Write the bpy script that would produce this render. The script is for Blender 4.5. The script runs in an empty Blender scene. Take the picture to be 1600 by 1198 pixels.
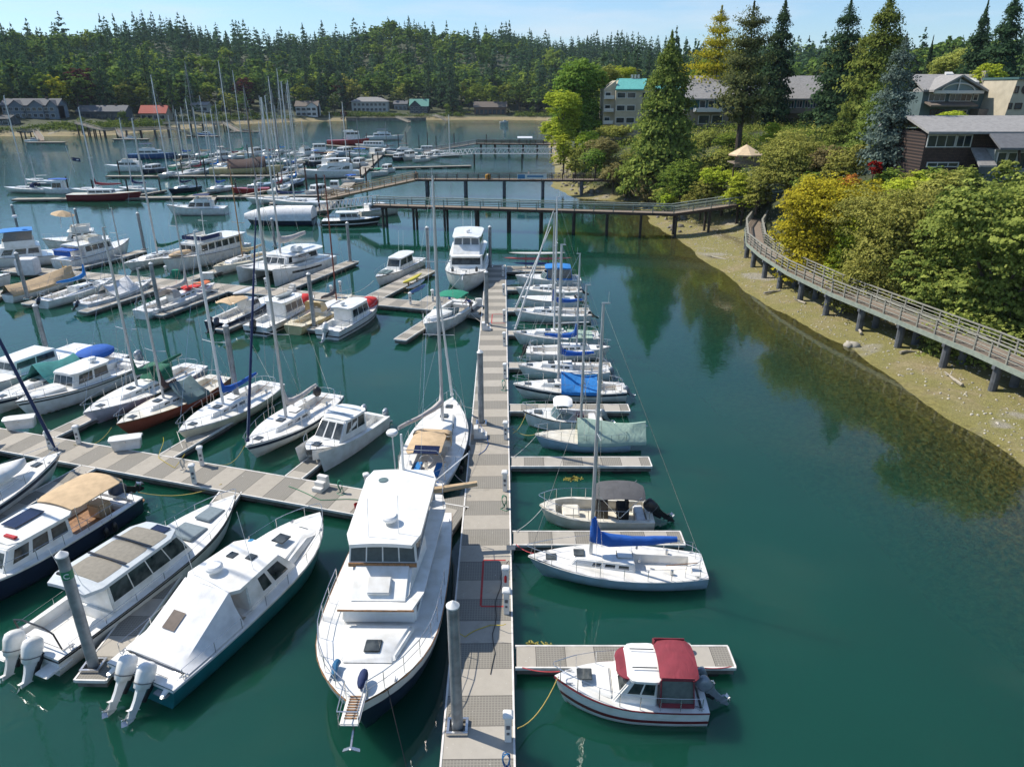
import bpy, bmesh, math, random
import numpy as np
from mathutils import Vector, Matrix
R = math.radians
S = bpy.context.scene
C = S.collection
# ---------------- camera, sky, sun, exposure ----------------
CAMH = 21.0
FPX = 1110.0
PITCH = math.atan(459.0/1110.0)
cd = bpy.data.cameras.new('camera'); cam = bpy.data.objects.new('camera', cd); C.objects.link(cam)
cam.location = (0, 0, CAMH); cam.rotation_euler = (math.pi/2-PITCH, 0, 0)
cd.sensor_width = 36; cd.lens = FPX/1600*36; cd.clip_start = 0.5; cd.clip_end = 9000
S.camera = cam
W = bpy.data.worlds.new('World'); S.world = W; W.use_nodes = True
SUN_EL, SUN_AZ = 50.0, math.degrees(math.atan2(-0.915, 0.40))   # azimuth measured from +Y towards +X
wn = W.node_tree; wn.nodes.clear()
wo = wn.nodes.new('ShaderNodeOutputWorld'); wb = wn.nodes.new('ShaderNodeBackground')
sky = wn.nodes.new('ShaderNodeTexSky'); sky.sky_type = 'NISHITA'; sky.sun_disc = False
sky.sun_elevation = R(SUN_EL); sky.sun_rotation = R(SUN_AZ); sky.altitude = 10
sky.air_density = 1.0; sky.dust_density = 0.15; sky.ozone_density = 5.0
wb.inputs['Strength'].default_value = 0.15
# thin wispy cloud high in the sky
tc = wn.nodes.new('ShaderNodeTexCoord'); mp = wn.nodes.new('ShaderNodeMapping'); mp.inputs['Scale'].default_value = (2.0, 2.0, 14.0)
nz = wn.nodes.new('ShaderNodeTexNoise'); nz.inputs['Scale'].default_value = 2.2; nz.inputs['Detail'].default_value = 6; nz.inputs['Roughness'].default_value = .55
cr = wn.nodes.new('ShaderNodeValToRGB'); cr.color_ramp.elements[0].position = .52; cr.color_ramp.elements[1].position = .78
cr.color_ramp.elements[1].color = (.5, .5, .5, 1)
mx = wn.nodes.new('ShaderNodeMix'); mx.data_type = 'RGBA'; mx.inputs[7].default_value = (4.2, 4.5, 4.9, 1)
L_ = wn.links.new
L_(tc.outputs['Generated'], mp.inputs[0]); L_(mp.outputs[0], nz.inputs[0]); L_(nz.outputs[0], cr.inputs[0])
sx_ = wn.nodes.new('ShaderNodeSeparateXYZ'); L_(tc.outputs['Generated'], sx_.inputs[0]); c2_ = wn.nodes.new('ShaderNodeValToRGB'); L_(sx_.outputs[2], c2_.inputs[0])
c2_.color_ramp.elements[0].color = (.55, .64, .73, 1); c2_.color_ramp.elements[1].position = .45; c2_.color_ramp.elements[1].color = (1, .93, .85, 1)
ml_ = wn.nodes.new('ShaderNodeMix'); ml_.data_type = 'RGBA'; ml_.blend_type = 'MULTIPLY'; ml_.inputs[0].default_value = 1; L_(sky.outputs[0], ml_.inputs[6]); L_(c2_.outputs[0], ml_.inputs[7])
L_(cr.outputs[0], mx.inputs[0]); L_(ml_.outputs[2], mx.inputs[6]); L_(mx.outputs[2], wb.inputs[0]); L_(wb.outputs[0], wo.inputs[0])
sd = bpy.data.lights.new('sun', 'SUN'); so = bpy.data.objects.new('sun', sd); C.objects.link(so)
sd.energy = 4.4; sd.angle = R(.55); sd.color = (1.0, .93, .82)
az = R(SUN_AZ); el = R(SUN_EL)
sv = Vector((math.sin(az)*math.cos(el), math.cos(az)*math.cos(el), math.sin(el)))
so.rotation_euler = sv.to_track_quat('Z', 'Y').to_euler(); so.location = (-60, 40, 90)
S.view_settings.view_transform = 'Standard'; S.view_settings.look = 'None'
S.view_settings.exposure = 0.42; S.view_settings.gamma = 1
S.cycles.max_bounces = 7; S.cycles.transparent_max_bounces = 10; S.cycles.caustics_reflective = False; S.cycles.caustics_refractive = False
S.cycles.sample_clamp_indirect = 6

# ---------------- photo coordinates -> metres (measured positions) ----------------
CP, SP = math.cos(PITCH), math.sin(PITCH)
def ray(u, v): return (u-800.0, FPX*CP+(599-v)*SP, -FPX*SP+(599-v)*CP)
def G(u, v, z=0.0):
    d = ray(u, v); t = (z-CAMH)/d[2]; return (d[0]*t, d[1]*t)
def AT(u, v, Y):
    d = ray(u, v); t = Y/d[1]; return Vector((d[0]*t, Y, CAMH+d[2]*t))
def ZT(v, Y): return AT(800, v, Y).z
def XT(u, v, Y): return AT(u, v, Y).x

# ---------------- materials ----------------
MATS = {}
def nodes(m):
    m.use_nodes = True; t = m.node_tree; return t, t.nodes, t.links, t.nodes['Principled BSDF']
def mat(name, col, rough=.5, metal=0, var=.12, scale=6.0, bump=0, coat=0, dirt=None):
    if name in MATS: return MATS[name]
    m = bpy.data.materials.new(name); t, N, L, B = nodes(m); MATS[name] = m
    B.inputs['Roughness'].default_value = rough; B.inputs['Metallic'].default_value = metal
    if coat: B.inputs['Coat Weight'].default_value = coat; B.inputs['Coat Roughness'].default_value = .12
    c = N.new('ShaderNodeTexCoord'); n = N.new('ShaderNodeTexNoise'); n.inputs['Scale'].default_value = scale; n.inputs['Detail'].default_value = 5
    L.new(c.outputs['Object'], n.inputs[0])
    r = N.new('ShaderNodeValToRGB'); e = r.color_ramp.elements
    d = dirt or tuple(x*(1-var*2) for x in col)
    e[0].position = .30; e[0].color = (*[min(1, x) for x in d], 1); e[1].position = .62; e[1].color = (*col, 1)
    L.new(n.outputs[0], r.inputs[0]); L.new(r.outputs[0], B.inputs['Base Color'])
    if bump:
        b = N.new('ShaderNodeBump'); b.inputs['Strength'].default_value = bump; b.inputs['Distance'].default_value = .03
        L.new(n.outputs[0], b.inputs['Height']); L.new(b.outputs[0], B.inputs['Normal'])
    return m
def cloth(name, col, bump=.6):
    """canvas: soft folds"""
    if name in MATS: return MATS[name]
    m = mat(name, col, .85, 0, .10, 2.2, 0)
    t = m.node_tree; N, L, B = t.nodes, t.links, t.nodes['Principled BSDF']
    c = N.new('ShaderNodeTexCoord'); mp = N.new('ShaderNodeMapping'); mp.inputs['Scale'].default_value = (1.6, .8, 1.2)
    n = N.new('ShaderNodeTexNoise'); n.inputs['Scale'].default_value = 2.0; n.inputs['Detail'].default_value = 3; n.inputs['Distortion'].default_value = 1.2
    b = N.new('ShaderNodeBump'); b.inputs['Strength'].default_value = bump; b.inputs['Distance'].default_value = .06
    L.new(c.outputs['Object'], mp.inputs[0]); L.new(mp.outputs[0], n.inputs[0]); L.new(n.outputs[0], b.inputs['Height']); L.new(b.outputs[0], B.inputs['Normal'])
    return m
PAL = {
 'white': (.80, .80, .78), 'white2': (.76, .75, .72), 'cream': (.72, .66, .50), 'ivory': (.74, .70, .60), 'grey': (.42, .44, .45),
 'lilac': (.60, .58, .66), 'teal': (.012, .16, .18), 'navy': (.015, .025, .055), 'black': (.012, .012, .014), 'rust': (.36, .09, .055),
 'maroon': (.16, .014, .022), 'ltblue': (.38, .50, .62), 'bluehull': (.03, .09, .25), 'green': (.02, .16, .10), 'yellowh': (.62, .52, .28), 'silver': (.5, .52, .54), 'redh': (.4, .03, .03)}
def gel(c): return mat('gelcoat_'+c, PAL[c], .28, 0, .07, 1.8, 0, .25, tuple(x*.80*k for x, k in zip(PAL[c], (1, .98, .93))))
CL = {'blue': (.012, .10, .42), 'brightblue': (.02, .20, .55), 'teal': (.05, .26, .25), 'green': (.01, .12, .07), 'tan': (.55, .40, .24), 'grey': (.20, .20, .20),
 'white': (.74, .74, .74), 'sage': (.34, .46, .38), 'maroon': (.22, .03, .045), 'red': (.60, .03, .03), 'black': (.015, .015, .018), 'navy': (.015, .03, .10), 'pink': (.55, .50, .47),
 'brown': (.08, .05, .045), 'slate': (.10, .16, .17), 'orange': (.55, .14, .05), 'dkgrey': (.09, .09, .095), 'emerald': (.01, .22, .13), 'cream': (.62, .50, .30)}
def cv(c): return cloth('canvas_'+c, CL[c], .22 if c == 'white' else .55)
GLASS = mat('dark_glass', (.075, .085, .085), .05, 0, .1, 2.3, 0, 0, (.008, .012, .015))
STEEL = mat('stainless_steel', (.62, .62, .62), .25, .9, .05)
ALU = mat('mast_aluminium', (.55, .56, .57), .38, .55, .08, 1.5)
ALUW = mat('mast_white', (.74, .74, .73), .35, 0, .08, 1.5)
ALUD = mat('mast_dark', (.20, .20, .21), .4, .3, .08)
WOODM = mat('mast_wood', (.40, .22, .09), .45, 0, .2, 4)
REDM = mat('mast_redbrown', (.22, .05, .03), .45, 0, .15, 4)
TEAK = mat('teak', (.30, .15, .06), .5, 0, .25, 9)
NONSKID = mat('nonskid_deck', (.66, .66, .63), .7, 0, .08, 3)
NONSKIDG = mat('grey_nonskid', (.30, .31, .32), .75, 0, .1, 4)
RUBBER = mat('black_rubber', (.012, .012, .012), .6, 0, .1)
BLACKP = mat('black_plastic', (.02, .02, .022), .3, 0, .1)
WHITEP = mat('white_plastic', (.78, .78, .77), .4, 0, .06)
GALV = mat('galvanised_steel', (.30, .32, .335), .5, .35, .22, 2.4, .15)
ROPE = mat('white_rope', (.62, .60, .54), .8, 0, .1, 20)
ROPEY = mat('yellow_rope', (.50, .38, .10), .8, 0, .1, 20)
ROPER = mat('red_rope', (.45, .06, .07), .8, 0, .1, 20)
SOLAR = mat('solar_cells', (.012, .018, .055), .15, 0, .2, 8)
SKIN = mat('skin', (.42, .25, .18), .55, 0, .08)
def shade(name, colr):
    return mat(name, colr, .8, 0, .12, 5)

# ---------------- mesh helpers ----------------
class MB:
    def __init__(s): s.v = []; s.f = []
    def add(s, vs, fs):
        o = len(s.v); s.v += [tuple(p) for p in vs]; s.f += [[o+i for i in f] for f in fs]; return s
    def box(s, c, d, rz=0, ry=0, rx=0, top=1.0):
        m = Matrix.Rotation(rz, 3, 'Z') @ Matrix.Rotation(ry, 3, 'Y') @ Matrix.Rotation(rx, 3, 'X')
        vs = []
        for z in (-.5, .5):
            k = top if z > 0 else 1
            for x, y in ((-.5, -.5), (.5, -.5), (.5, .5), (-.5, .5)):
                vs.append(Vector(c)+m @ Vector((x*d[0]*k, y*d[1]*k, z*d[2])))
        return s.add(vs, [(3, 2, 1, 0), (4, 5, 6, 7), (0, 1, 5, 4), (1, 2, 6, 5), (2, 3, 7, 6), (3, 0, 4, 7)])
    def bar(s, a, b, w, h=None):
        a, b = Vector(a), Vector(b); h = h or w; d = b-a; l = d.length
        if l < 1e-6: return s
        q = d.to_track_quat('X', 'Z').to_matrix()
        vs = [a+q @ Vector((x*l, y*w, z*h)) for x in (0, 1) for y, z in ((-.5, -.5), (.5, -.5), (.5, .5), (-.5, .5))]
        return s.add(vs, [(0, 1, 2, 3), (7, 6, 5, 4), (0, 4, 5, 1), (1, 5, 6, 2), (2, 6, 7, 3), (3, 7, 4, 0)])
    def tube(s, pts, r, n=6, cap=True, flat=1.0):
        pts = [Vector(p) for p in pts]; k = len(pts)
        rs = r if isinstance(r, (list, tuple)) else [r]*k
        rings = []; up = None
        for i, p in enumerate(pts):
            t = (pts[min(i+1, k-1)]-pts[max(i-1, 0)])
            t = t.normalized() if t.length > 1e-9 else Vector((0, 0, 1))
            if up is None: up = Vector((0, 0, 1)) if abs(t.z) < .9 else Vector((1, 0, 0))
            a = t.cross(up).normalized(); b = a.cross(t).normalized(); up = b
            rings.append([p+a*math.cos(2*math.pi*j/n)*rs[i]*flat+b*math.sin(2*math.pi*j/n)*rs[i] for j in range(n)])
        return s.loft(rings, cap, cap)
    def loft(s, rings, c0=True, c1=True, closed=True):
        n = len(rings[0]); vs = [p for r in rings for p in r]; fs = []
        for i in range(len(rings)-1):
            for j in range(n if closed else n-1):
                a = i*n+j; b = i*n+(j+1) % n; fs.append((a, b, b+n, a+n))
        if c0: fs.append(tuple(range(n-1, -1, -1)))
        if c1: fs.append(tuple(range((len(rings)-1)*n, len(rings)*n)))
        return s.add(vs, fs)
    def lathe(s, prof, c=(0, 0, 0), n=12):
        return s.loft([[(c[0]+r*math.cos(2*math.pi*j/n), c[1]+r*math.sin(2*math.pi*j/n), c[2]+z) for j in range(n)] for r, z in prof])
    def ell(s, c, d, e=1.0, nu=12, nv=7, m=None):
        """superellipsoid; e<1 = boxy"""
        def p(x): return math.copysign(abs(x)**e, x)
        rings = []
        for i in range(nv+1):
            a = -math.pi/2+math.pi*i/nv; a = max(-1.5, min(1.5, a))
            ring = []
            for j in range(nu):
                b = 2*math.pi*j/nu
                q = Vector((d[0]*p(math.cos(a))*p(math.cos(b)), d[1]*p(math.cos(a))*p(math.sin(b)), d[2]*p(math.sin(a))))
                if m: q = m @ q
                ring.append(Vector(c)+q)
            rings.append(ring)
        return s.loft(rings)
    def quad(s, a, b, c, d): return s.add([a, b, c, d], [(0, 1, 2, 3)])
    def slab(s, x0, x1, w0, w1, z, t, cam=.05, rnd=.35, nx=8, ny=8, curve=0.0):
        """hard top / canvas: rounded-corner sheet of thickness t, cambered across; w0 at x0, w1 at x1 (half widths)"""
        top = []; L = x1-x0
        for i in range(nx+1):
            f = i/nx; x = x0+L*f; w = w0+(w1-w0)*f
            e = min(f, 1-f)*L
            if e < rnd: w -= rnd*(1-math.sqrt(max(0, 1-((rnd-e)/rnd)**2)))*.85
            row = []
            for j in range(ny+1):
                g = -1+2*j/ny; y = w*g
                row.append((x, y, z-cam*g*g-curve*(2*f-1)**2))
            top.append(row)
        n = ny+1; vs = [p for r in top for p in r]+[(p[0], p[1], p[2]-t) for r in top for p in r]; o = (nx+1)*n; fs = []
        for i in range(nx):
            for j in range(ny):
                a = i*n+j; fs.append((a, a+n, a+n+1, a+1)); fs.append((o+a, o+a+1, o+a+n+1, o+a+n))
        for i in range(nx):
            a = i*n; fs.append((a, o+a, o+a+n, a+n)); b = a+ny; fs.append((b, b+n, o+b+n, o+b))
        for j in range(ny):
            fs.append((j, j+1, o+j+1, o+j)); b = nx*n+j; fs.append((b, o+b, o+b+1, b+1))
        return s.add(vs, fs)
    def mesh(s, name, m, bevel=0, smooth=True, seg=2, ang=35):
        me = bpy.data.meshes.new(name); me.from_pydata(s.v, [], s.f)
        if bevel:
            bm = bmesh.new(); bm.from_mesh(me); bmesh.ops.recalc_face_normals(bm, faces=bm.faces)
            es = [e for e in bm.edges if len(e.link_faces) == 2 and e.calc_face_angle(0) > .6]
            bmesh.ops.bevel(bm, geom=es, offset=bevel, segments=seg, affect='EDGES', clamp_overlap=True)
            bm.to_mesh(me); bm.free()
        else:
            bm = bmesh.new(); bm.from_mesh(me); bmesh.ops.recalc_face_normals(bm, faces=bm.faces); bm.to_mesh(me); bm.free()
        me.materials.append(m)
        if smooth:
            me.polygons.foreach_set('use_smooth', [True]*len(me.polygons))
            try: me.set_sharp_from_angle(angle=R(ang))
            except Exception: pass
        me.update(); return me
    def build(s, name, m, parent=None, bevel=0, smooth=True, label=None, seg=2, ang=35):
        o = bpy.data.objects.new(name, s.mesh(name, m, bevel, smooth, seg, ang)); C.objects.link(o)
        if parent: o.parent = parent
        if label: o['label'] = label
        return o
def thing(name, label, cat, loc=(0, 0, 0), rz=0, group=None):
    o = bpy.data.objects.new(name, None); C.objects.link(o); o.location = loc; o.rotation_euler = (0, 0, rz)
    o.empty_display_size = .3; o['label'] = label; o['category'] = cat
    if group: o['group'] = group
    return o
def tag(o, label, cat, group=None, loc=None, rz=0):
    o['label'] = label; o['category'] = cat
    if group: o['group'] = group
    if loc is not None: o.location = loc; o.rotation_euler = (0, 0, rz)
    return o
def copy_tree(o, parent=None):
    c = o.copy(); C.objects.link(c)
    if parent: c.parent = parent
    for ch in o.children: copy_tree(ch, c)
    return c
def clone(o, label, loc, rz=0, sc=None, group=None):
    c = copy_tree(o); c.location = loc; c.rotation_euler = (0, 0, rz); c['label'] = label
    if sc is not None: c.scale = sc if hasattr(sc, '__len__') else (sc, sc, sc)
    if group: c['group'] = group
    return c
def structure(o): o['kind'] = 'structure'; return o
def npmesh(name, verts, faces4, m, tint=None, smooth=False):
    """fast quad mesh from arrays"""
    me = bpy.data.meshes.new(name); nv = len(verts); nf = len(faces4)
    me.vertices.add(nv); me.vertices.foreach_set('co', np.asarray(verts, np.float32).ravel())
    me.loops.add(nf*4); me.loops.foreach_set('vertex_index', np.asarray(faces4, np.int32).ravel())
    me.polygons.add(nf); me.polygons.foreach_set('loop_start', np.arange(nf, dtype=np.int32)*4)
    if smooth: me.polygons.foreach_set('use_smooth', np.ones(nf, bool))
    if tint is not None:
        a = me.attributes.new('tint', 'FLOAT', 'POINT'); a.data.foreach_set('value', np.asarray(tint, np.float32))
    me.update(calc_edges=True); me.validate(); me.materials.append(m); return me
rnd = random.Random(5)
# ---------------- water, sea bed and land ----------------
SH_PX = [(862,240),(868,270),(862,291),(898,309),(992,316),(1010,335),(1020,352),(1060,374),(1130,428),(1190,470),(1262,511),(1340,553),(1418,604),(1470,640),(1600,735)]
shore_r = [G(*p) for p in SH_PX]
FAR_PX = [(-120,214),(60,212),(110,213),(170,211),(230,206),(300,199),(370,194),(460,190),(560,188),(640,187),(720,187),(800,187),(852,188)]
shore_f = [G(*p) for p in FAR_PX]
LAND = [(-900, 260)] + shore_f + [(46, 480), (22, 400), (16, 330)] + shore_r + [(34, 18), (40, -60)]
LANDP = LAND + [(1500, -60), (1500, 3000), (-1500, 3000), (-1500, 260)]
def sdist(X, Y):
    """signed distance to the shoreline, positive on land"""
    X = np.asarray(X, float); Y = np.asarray(Y, float); D = np.full(X.shape, 1e9)
    for (x0, y0), (x1, y1) in zip(LAND[:-1], LAND[1:]):
        dx, dy = x1-x0, y1-y0; t = np.clip(((X-x0)*dx+(Y-y0)*dy)/(dx*dx+dy*dy), 0, 1)
        D = np.minimum(D, np.hypot(X-x0-t*dx, Y-y0-t*dy))
    ins = np.zeros(X.shape, bool); P = LANDP; n = len(P)
    for i in range(n):
        x0, y0 = P[i]; x1, y1 = P[(i+1) % n]
        c = ((y0 > Y) != (y1 > Y))
        with np.errstate(divide='ignore', invalid='ignore'):
            xi = (x1-x0)*(Y-y0)/(y1-y0 if y1 != y0 else 1e-9)+x0
        ins ^= c & (X < xi)
    return np.where(ins, D, -D)
def wob(X, Y, s, k=0):
    return (np.sin(X/s+1.3*k)*np.cos(Y/s*1.17+.7*k)+.5*np.sin(X/s*2.3+Y/s*1.9+k)+.25*np.sin(Y/s*4.1-X/s*3.7+2*k))/1.75
def sst(a, b, x): t = np.clip((x-a)/(b-a), 0, 1); return t*t*(3-2*t)
def height(X, Y):
    X = np.asarray(X, float); Y = np.asarray(Y, float); d = sdist(X, Y); d = d+(wob(X, Y, 4.3, 3)*.7+wob(X, Y, 1.7, 5)*.35)*np.clip(1-np.abs(d)/7, 0, 1)
    near = np.interp(d, [0, 9, 11.5, 17, 26, 60, 200], [0, .9, 1.8, 7.0, 11.0, 13.0, 16])
    mid = np.interp(d, [0, 3, 8, 15, 30, 60, 200], [0, .4, 3.2, 8.5, 12.6, 13.5, 17])
    w = sst(112, 140, Y); bank = near*(1-w)+mid*w
    sky_ = np.interp(X, [-700, -330, -200, -60, 60, 200, 420, 700], [46, 50, 54, 60, 48, 32, 20, 16])
    far = 2.4*sst(0, 2.4, d)+.10*np.clip(d-4, 0, 60)+sky_*sst(30, 420, d)
    wf = sst(230, 330, Y); far = far+(7*np.sin(X/47.+Y/90.)+5*np.sin(X/21.+1.7))*sst(120, 420, d); land = bank*(1-wf)+far*wf
    land = land+wob(X, Y, 3.1)*np.clip(d*.02, 0, .22)+wob(X, Y, 40, 2)*np.clip((d-40)*.02, 0, 3)
    sea = np.maximum(np.where(d > -6, d*.065, -.39+(d+6)*.14), -4.0)+wob(X, Y, 2.3)*.06*np.clip(-d/4, 0, 1)
    return np.where(d > 0, land, sea)
def H(x, y): return float(height(np.array([x]), np.array([y]))[0])
def axis(parts):
    out = []
    for a, b, s in parts: out += list(np.arange(a, b, s))
    return np.array(out+[parts[-1][1]])
def grid(name, xs, ys, zf, m):
    X, Y = np.meshgrid(xs, ys); Z = zf(X, Y); n = len(xs)
    V = np.stack([X, Y, Z], -1).reshape(-1, 3)
    i, j = np.meshgrid(np.arange(len(ys)-1), np.arange(n-1), indexing='ij'); a = (i*n+j).ravel()
    F = np.stack([a, a+1, a+n+1, a+n], -1)
    me = npmesh(name, V, F, m, smooth=True); o = bpy.data.objects.new(name, me); C.objects.link(o); return o, X, Y
# terrain material: tidal mud, algae, gravel, then earth and dry grass
m = bpy.data.materials.new('shore_ground'); t, N, L, B = nodes(m); B.inputs['Roughness'].default_value = .9
geo = N.new('ShaderNodeNewGeometry'); sep = N.new('ShaderNodeSeparateXYZ'); L.new(geo.outputs['Position'], sep.inputs[0])
def noise(sc, det=6, rough=.6, dist=0):
    n = N.new('ShaderNodeTexNoise'); n.inputs['Scale'].default_value = sc; n.inputs['Detail'].default_value = det; n.inputs['Roughness'].default_value = rough; n.inputs['Distortion'].default_value = dist
    L.new(geo.outputs['Position'], n.inputs[0]); return n.outputs[0]
def ramp(inp, stops):
    r = N.new('ShaderNodeValToRGB'); cr = r.color_ramp
    while len(cr.elements) < len(stops): cr.elements.new(.5)
    for e, (p, c) in zip(cr.elements, stops): e.position = p; e.color = (*c, 1) if len(c) == 3 else c
    L.new(inp, r.inputs[0]); return r.outputs[0]
def mixc(f, a, b):
    x = N.new('ShaderNodeMix'); x.data_type = 'RGBA'
    for s, v in ((0, f), (6, a), (7, b)):
        if isinstance(v, (tuple, float, int)): x.inputs[s].default_value = (*v, 1) if isinstance(v, tuple) else v
        else: L.new(v, x.inputs[s])
    return x.outputs[2]
def maprange(inp, a, b, c=0, d=1):
    x = N.new('ShaderNodeMapRange'); L.new(inp, x.inputs[0])
    for i, v in enumerate((a, b, c, d)): x.inputs[i+1].default_value = v
    return x.outputs[0]
mud = ramp(noise(1.6, 9, .72), [(.3, (.12, .095, .045)), (.48, (.22, .175, .09)), (.6, (.31, .255, .14)), (.74, (.46, .40, .27))])
peb = ramp(noise(7, 4, .85), [(.38, (.07, .052, .02)), (.55, (.33, .27, .13)), (.70, (.62, .56, .42))])
mud = mixc(.45, mud, peb)
alg = ramp(noise(.22, 6, .65, .6), [(.34, (0, 0, 0)), (.54, (.9, .9, .9))])
fine = ramp(noise(13, 3, .8), [(.36, (.35, .33, .28)), (.5, (.85, .85, .85)), (.64, (1.35, 1.3, 1.25))])
algc = N.new('ShaderNodeMix'); algc.data_type = 'RGBA'; algc.blend_type = 'MULTIPLY'; algc.inputs[0].default_value = 1; L.new(mixc(noise(1.1, 6), (.15, .15, .045), (.29, .265, .08)), algc.inputs[6]); L.new(fine, algc.inputs[7])
yf = maprange(sep.outputs[1], 260, 200); af = N.new('ShaderNodeMath'); af.operation = 'MULTIPLY'; L.new(alg, af.inputs[0]); L.new(yf, af.inputs[1])
mud = mixc(af.outputs[0], mud, algc.outputs[2])
grav = ramp(noise(14, 2, .9), [(.38, (.12, .11, .09)), (.55, (.33, .30, .25)), (.7, (.55, .52, .46))])
mud = mixc(ramp(noise(.13, 3, .5, .4), [(.60, (0, 0, 0)), (.66, (.8, .8, .8))]), mud, grav)
earth = ramp(noise(.7, 6), [(.35, (.022, .034, .012)), (.55, (.045, .055, .02)), (.7, (.035, .055, .015))])
weed = ramp(noise(2.6, 8, .7, .5), [(.40, (.13, .11, .028)), (.55, (.25, .215, .055)), (.7, (.34, .295, .10))])
z = sep.outputs[2]
zn = N.new('ShaderNodeMath'); zn.operation = 'MULTIPLY_ADD'; zn.inputs[1].default_value = .55; L.new(noise(.8, 7, .7), zn.inputs[0]); L.new(z, zn.inputs[2])
c1 = mixc(maprange(zn.outputs[0], .16, .42), weed, mud)
wk = ramp(maprange(zn.outputs[0], .85, 1.15), [(.0, (0, 0, 0)), (.5, (.75, .75, .75)), (1, (0, 0, 0))])
c1 = mixc(wk, c1, (.055, .042, .02))
c2 = mixc(maprange(z, 1.3, 2.2), c1, earth)
L.new(c2, B.inputs['Base Color'])
bp = N.new('ShaderNodeBump'); bp.inputs['Strength'].default_value = .9; bp.inputs['Distance'].default_value = .12; L.new(noise(5, 8, .75), bp.inputs['Height']); L.new(bp.outputs[0], B.inputs['Normal'])
MATS['ground'] = m
xs = axis([(-1100, -420, 40), (-420, 0, 14), (0, 8, 4), (8, 62, .9), (62, 130, 4), (130, 420, 16), (420, 1500, 60)])
ys = axis([(-40, 24, 8), (24, 130, .9), (130, 240, 3), (240, 620, 9), (620, 1400, 30), (1400, 3000, 200)])
o, _, _ = grid('ground', xs, ys, height, m); structure(o)

# water: murk thickens with depth over the bed, surface reflects by Fresnel
m = bpy.data.materials.new('harbour_water'); m.use_nodes = True; t = m.node_tree; N, L = t.nodes, t.links; N.clear()
geo = N.new('ShaderNodeNewGeometry')
out = N.new('ShaderNodeOutputMaterial')
at = N.new('ShaderNodeAttribute'); at.attribute_name = 'tint'
murk = N.new('ShaderNodeMath'); murk.operation = 'MULTIPLY'; murk.inputs[1].default_value = -1.25; L.new(at.outputs['Fac'], murk.inputs[0])
ex = N.new('ShaderNodeMath'); ex.operation = 'EXPONENT'; L.new(murk.outputs[0], ex.inputs[0])
body = N.new('ShaderNodeSubsurfaceScattering'); body.falloff = 'BURLEY'; body.inputs['Scale'].default_value = 1.0; body.inputs['Radius'].default_value = (1.6, 2.2, 2.0)
body.inputs['Color'].default_value = (.0035, .052, .045, 1)
bc = mixc(ramp(noise(.035, 3, .5), [(.35, (0, 0, 0)), (.65, (1, 1, 1))]), (.0052, .045, .028), (.0066, .055, .038)); L.new(bc, body.inputs['Color'])
tr = N.new('ShaderNodeBsdfTransparent'); tr.inputs['Color'].default_value = (.96, .98, .88, 1)
m1 = N.new('ShaderNodeMixShader'); L.new(ex.outputs[0], m1.inputs[0]); L.new(body.outputs[0], m1.inputs[1]); L.new(tr.outputs[0], m1.inputs[2])
gl = N.new('ShaderNodeBsdfGlossy'); gl.inputs['Roughness'].default_value = .02
# ripples: small near, patches of breeze further out
bp = N.new('ShaderNodeBump'); bp.inputs['Strength'].default_value = 1.0; bp.inputs['Distance'].default_value = .0045
bp2 = N.new('ShaderNodeBump'); bp2.inputs['Strength'].default_value = 1.0; bp2.inputs['Distance'].default_value = .028
L.new(noise(2.2, 3, .5, .3), bp.inputs['Height'])
sep = N.new('ShaderNodeSeparateXYZ'); L.new(geo.outputs['Position'], sep.inputs[0])
ml = N.new('ShaderNodeMath'); ml.operation = 'MULTIPLY'; L.new(noise(.9, 4, .6, .2), ml.inputs[0])
wx = maprange(sep.outputs[0], -25, -95, 0, 1.6); wy = maprange(sep.outputs[1], 130, 300, 0, 6.5)
ad = N.new('ShaderNodeMath'); ad.operation = 'MAXIMUM'; L.new(wx, ad.inputs[0]); L.new(wy, ad.inputs[1])
ad2 = N.new('ShaderNodeMath'); ad2.operation = 'MULTIPLY_ADD'; ad2.inputs[1].default_value = .95; ad2.inputs[2].default_value = .05; L.new(ad.outputs[0], ad2.inputs[0])
L.new(ad2.outputs[0], ml.inputs[1]); L.new(ml.outputs[0], bp2.inputs['Height']); L.new(bp.outputs[0], bp2.inputs['Normal'])
L.new(bp2.outputs[0], gl.inputs['Normal'])
fr = N.new('ShaderNodeFresnel'); fr.inputs['IOR'].default_value = 1.55; L.new(bp2.outputs[0], fr.inputs['Normal'])
m2 = N.new('ShaderNodeMixShader'); L.new(fr.outputs[0], m2.inputs[0]); L.new(m1.outputs[0], m2.inputs[1]); L.new(gl.outputs[0], m2.inputs[2])
L.new(m2.outputs[0], out.inputs[0])
xs = axis([(-1100, -300, 60), (-300, 4, 12), (4, 50, 1.2), (50, 90, 8)]); ys = axis([(-60, 24, 8), (24, 130, 1.2), (130, 240, 4), (240, 640, 8)])
o, X, Y = grid('water', xs, ys, lambda X, Y: np.zeros_like(X), m); structure(o)
a = o.data.attributes.new('tint', 'FLOAT', 'POINT'); a.data.foreach_set('value', np.clip(-height(X, Y), 0, 9).astype(np.float32).ravel())
MATS['water'] = m
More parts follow.
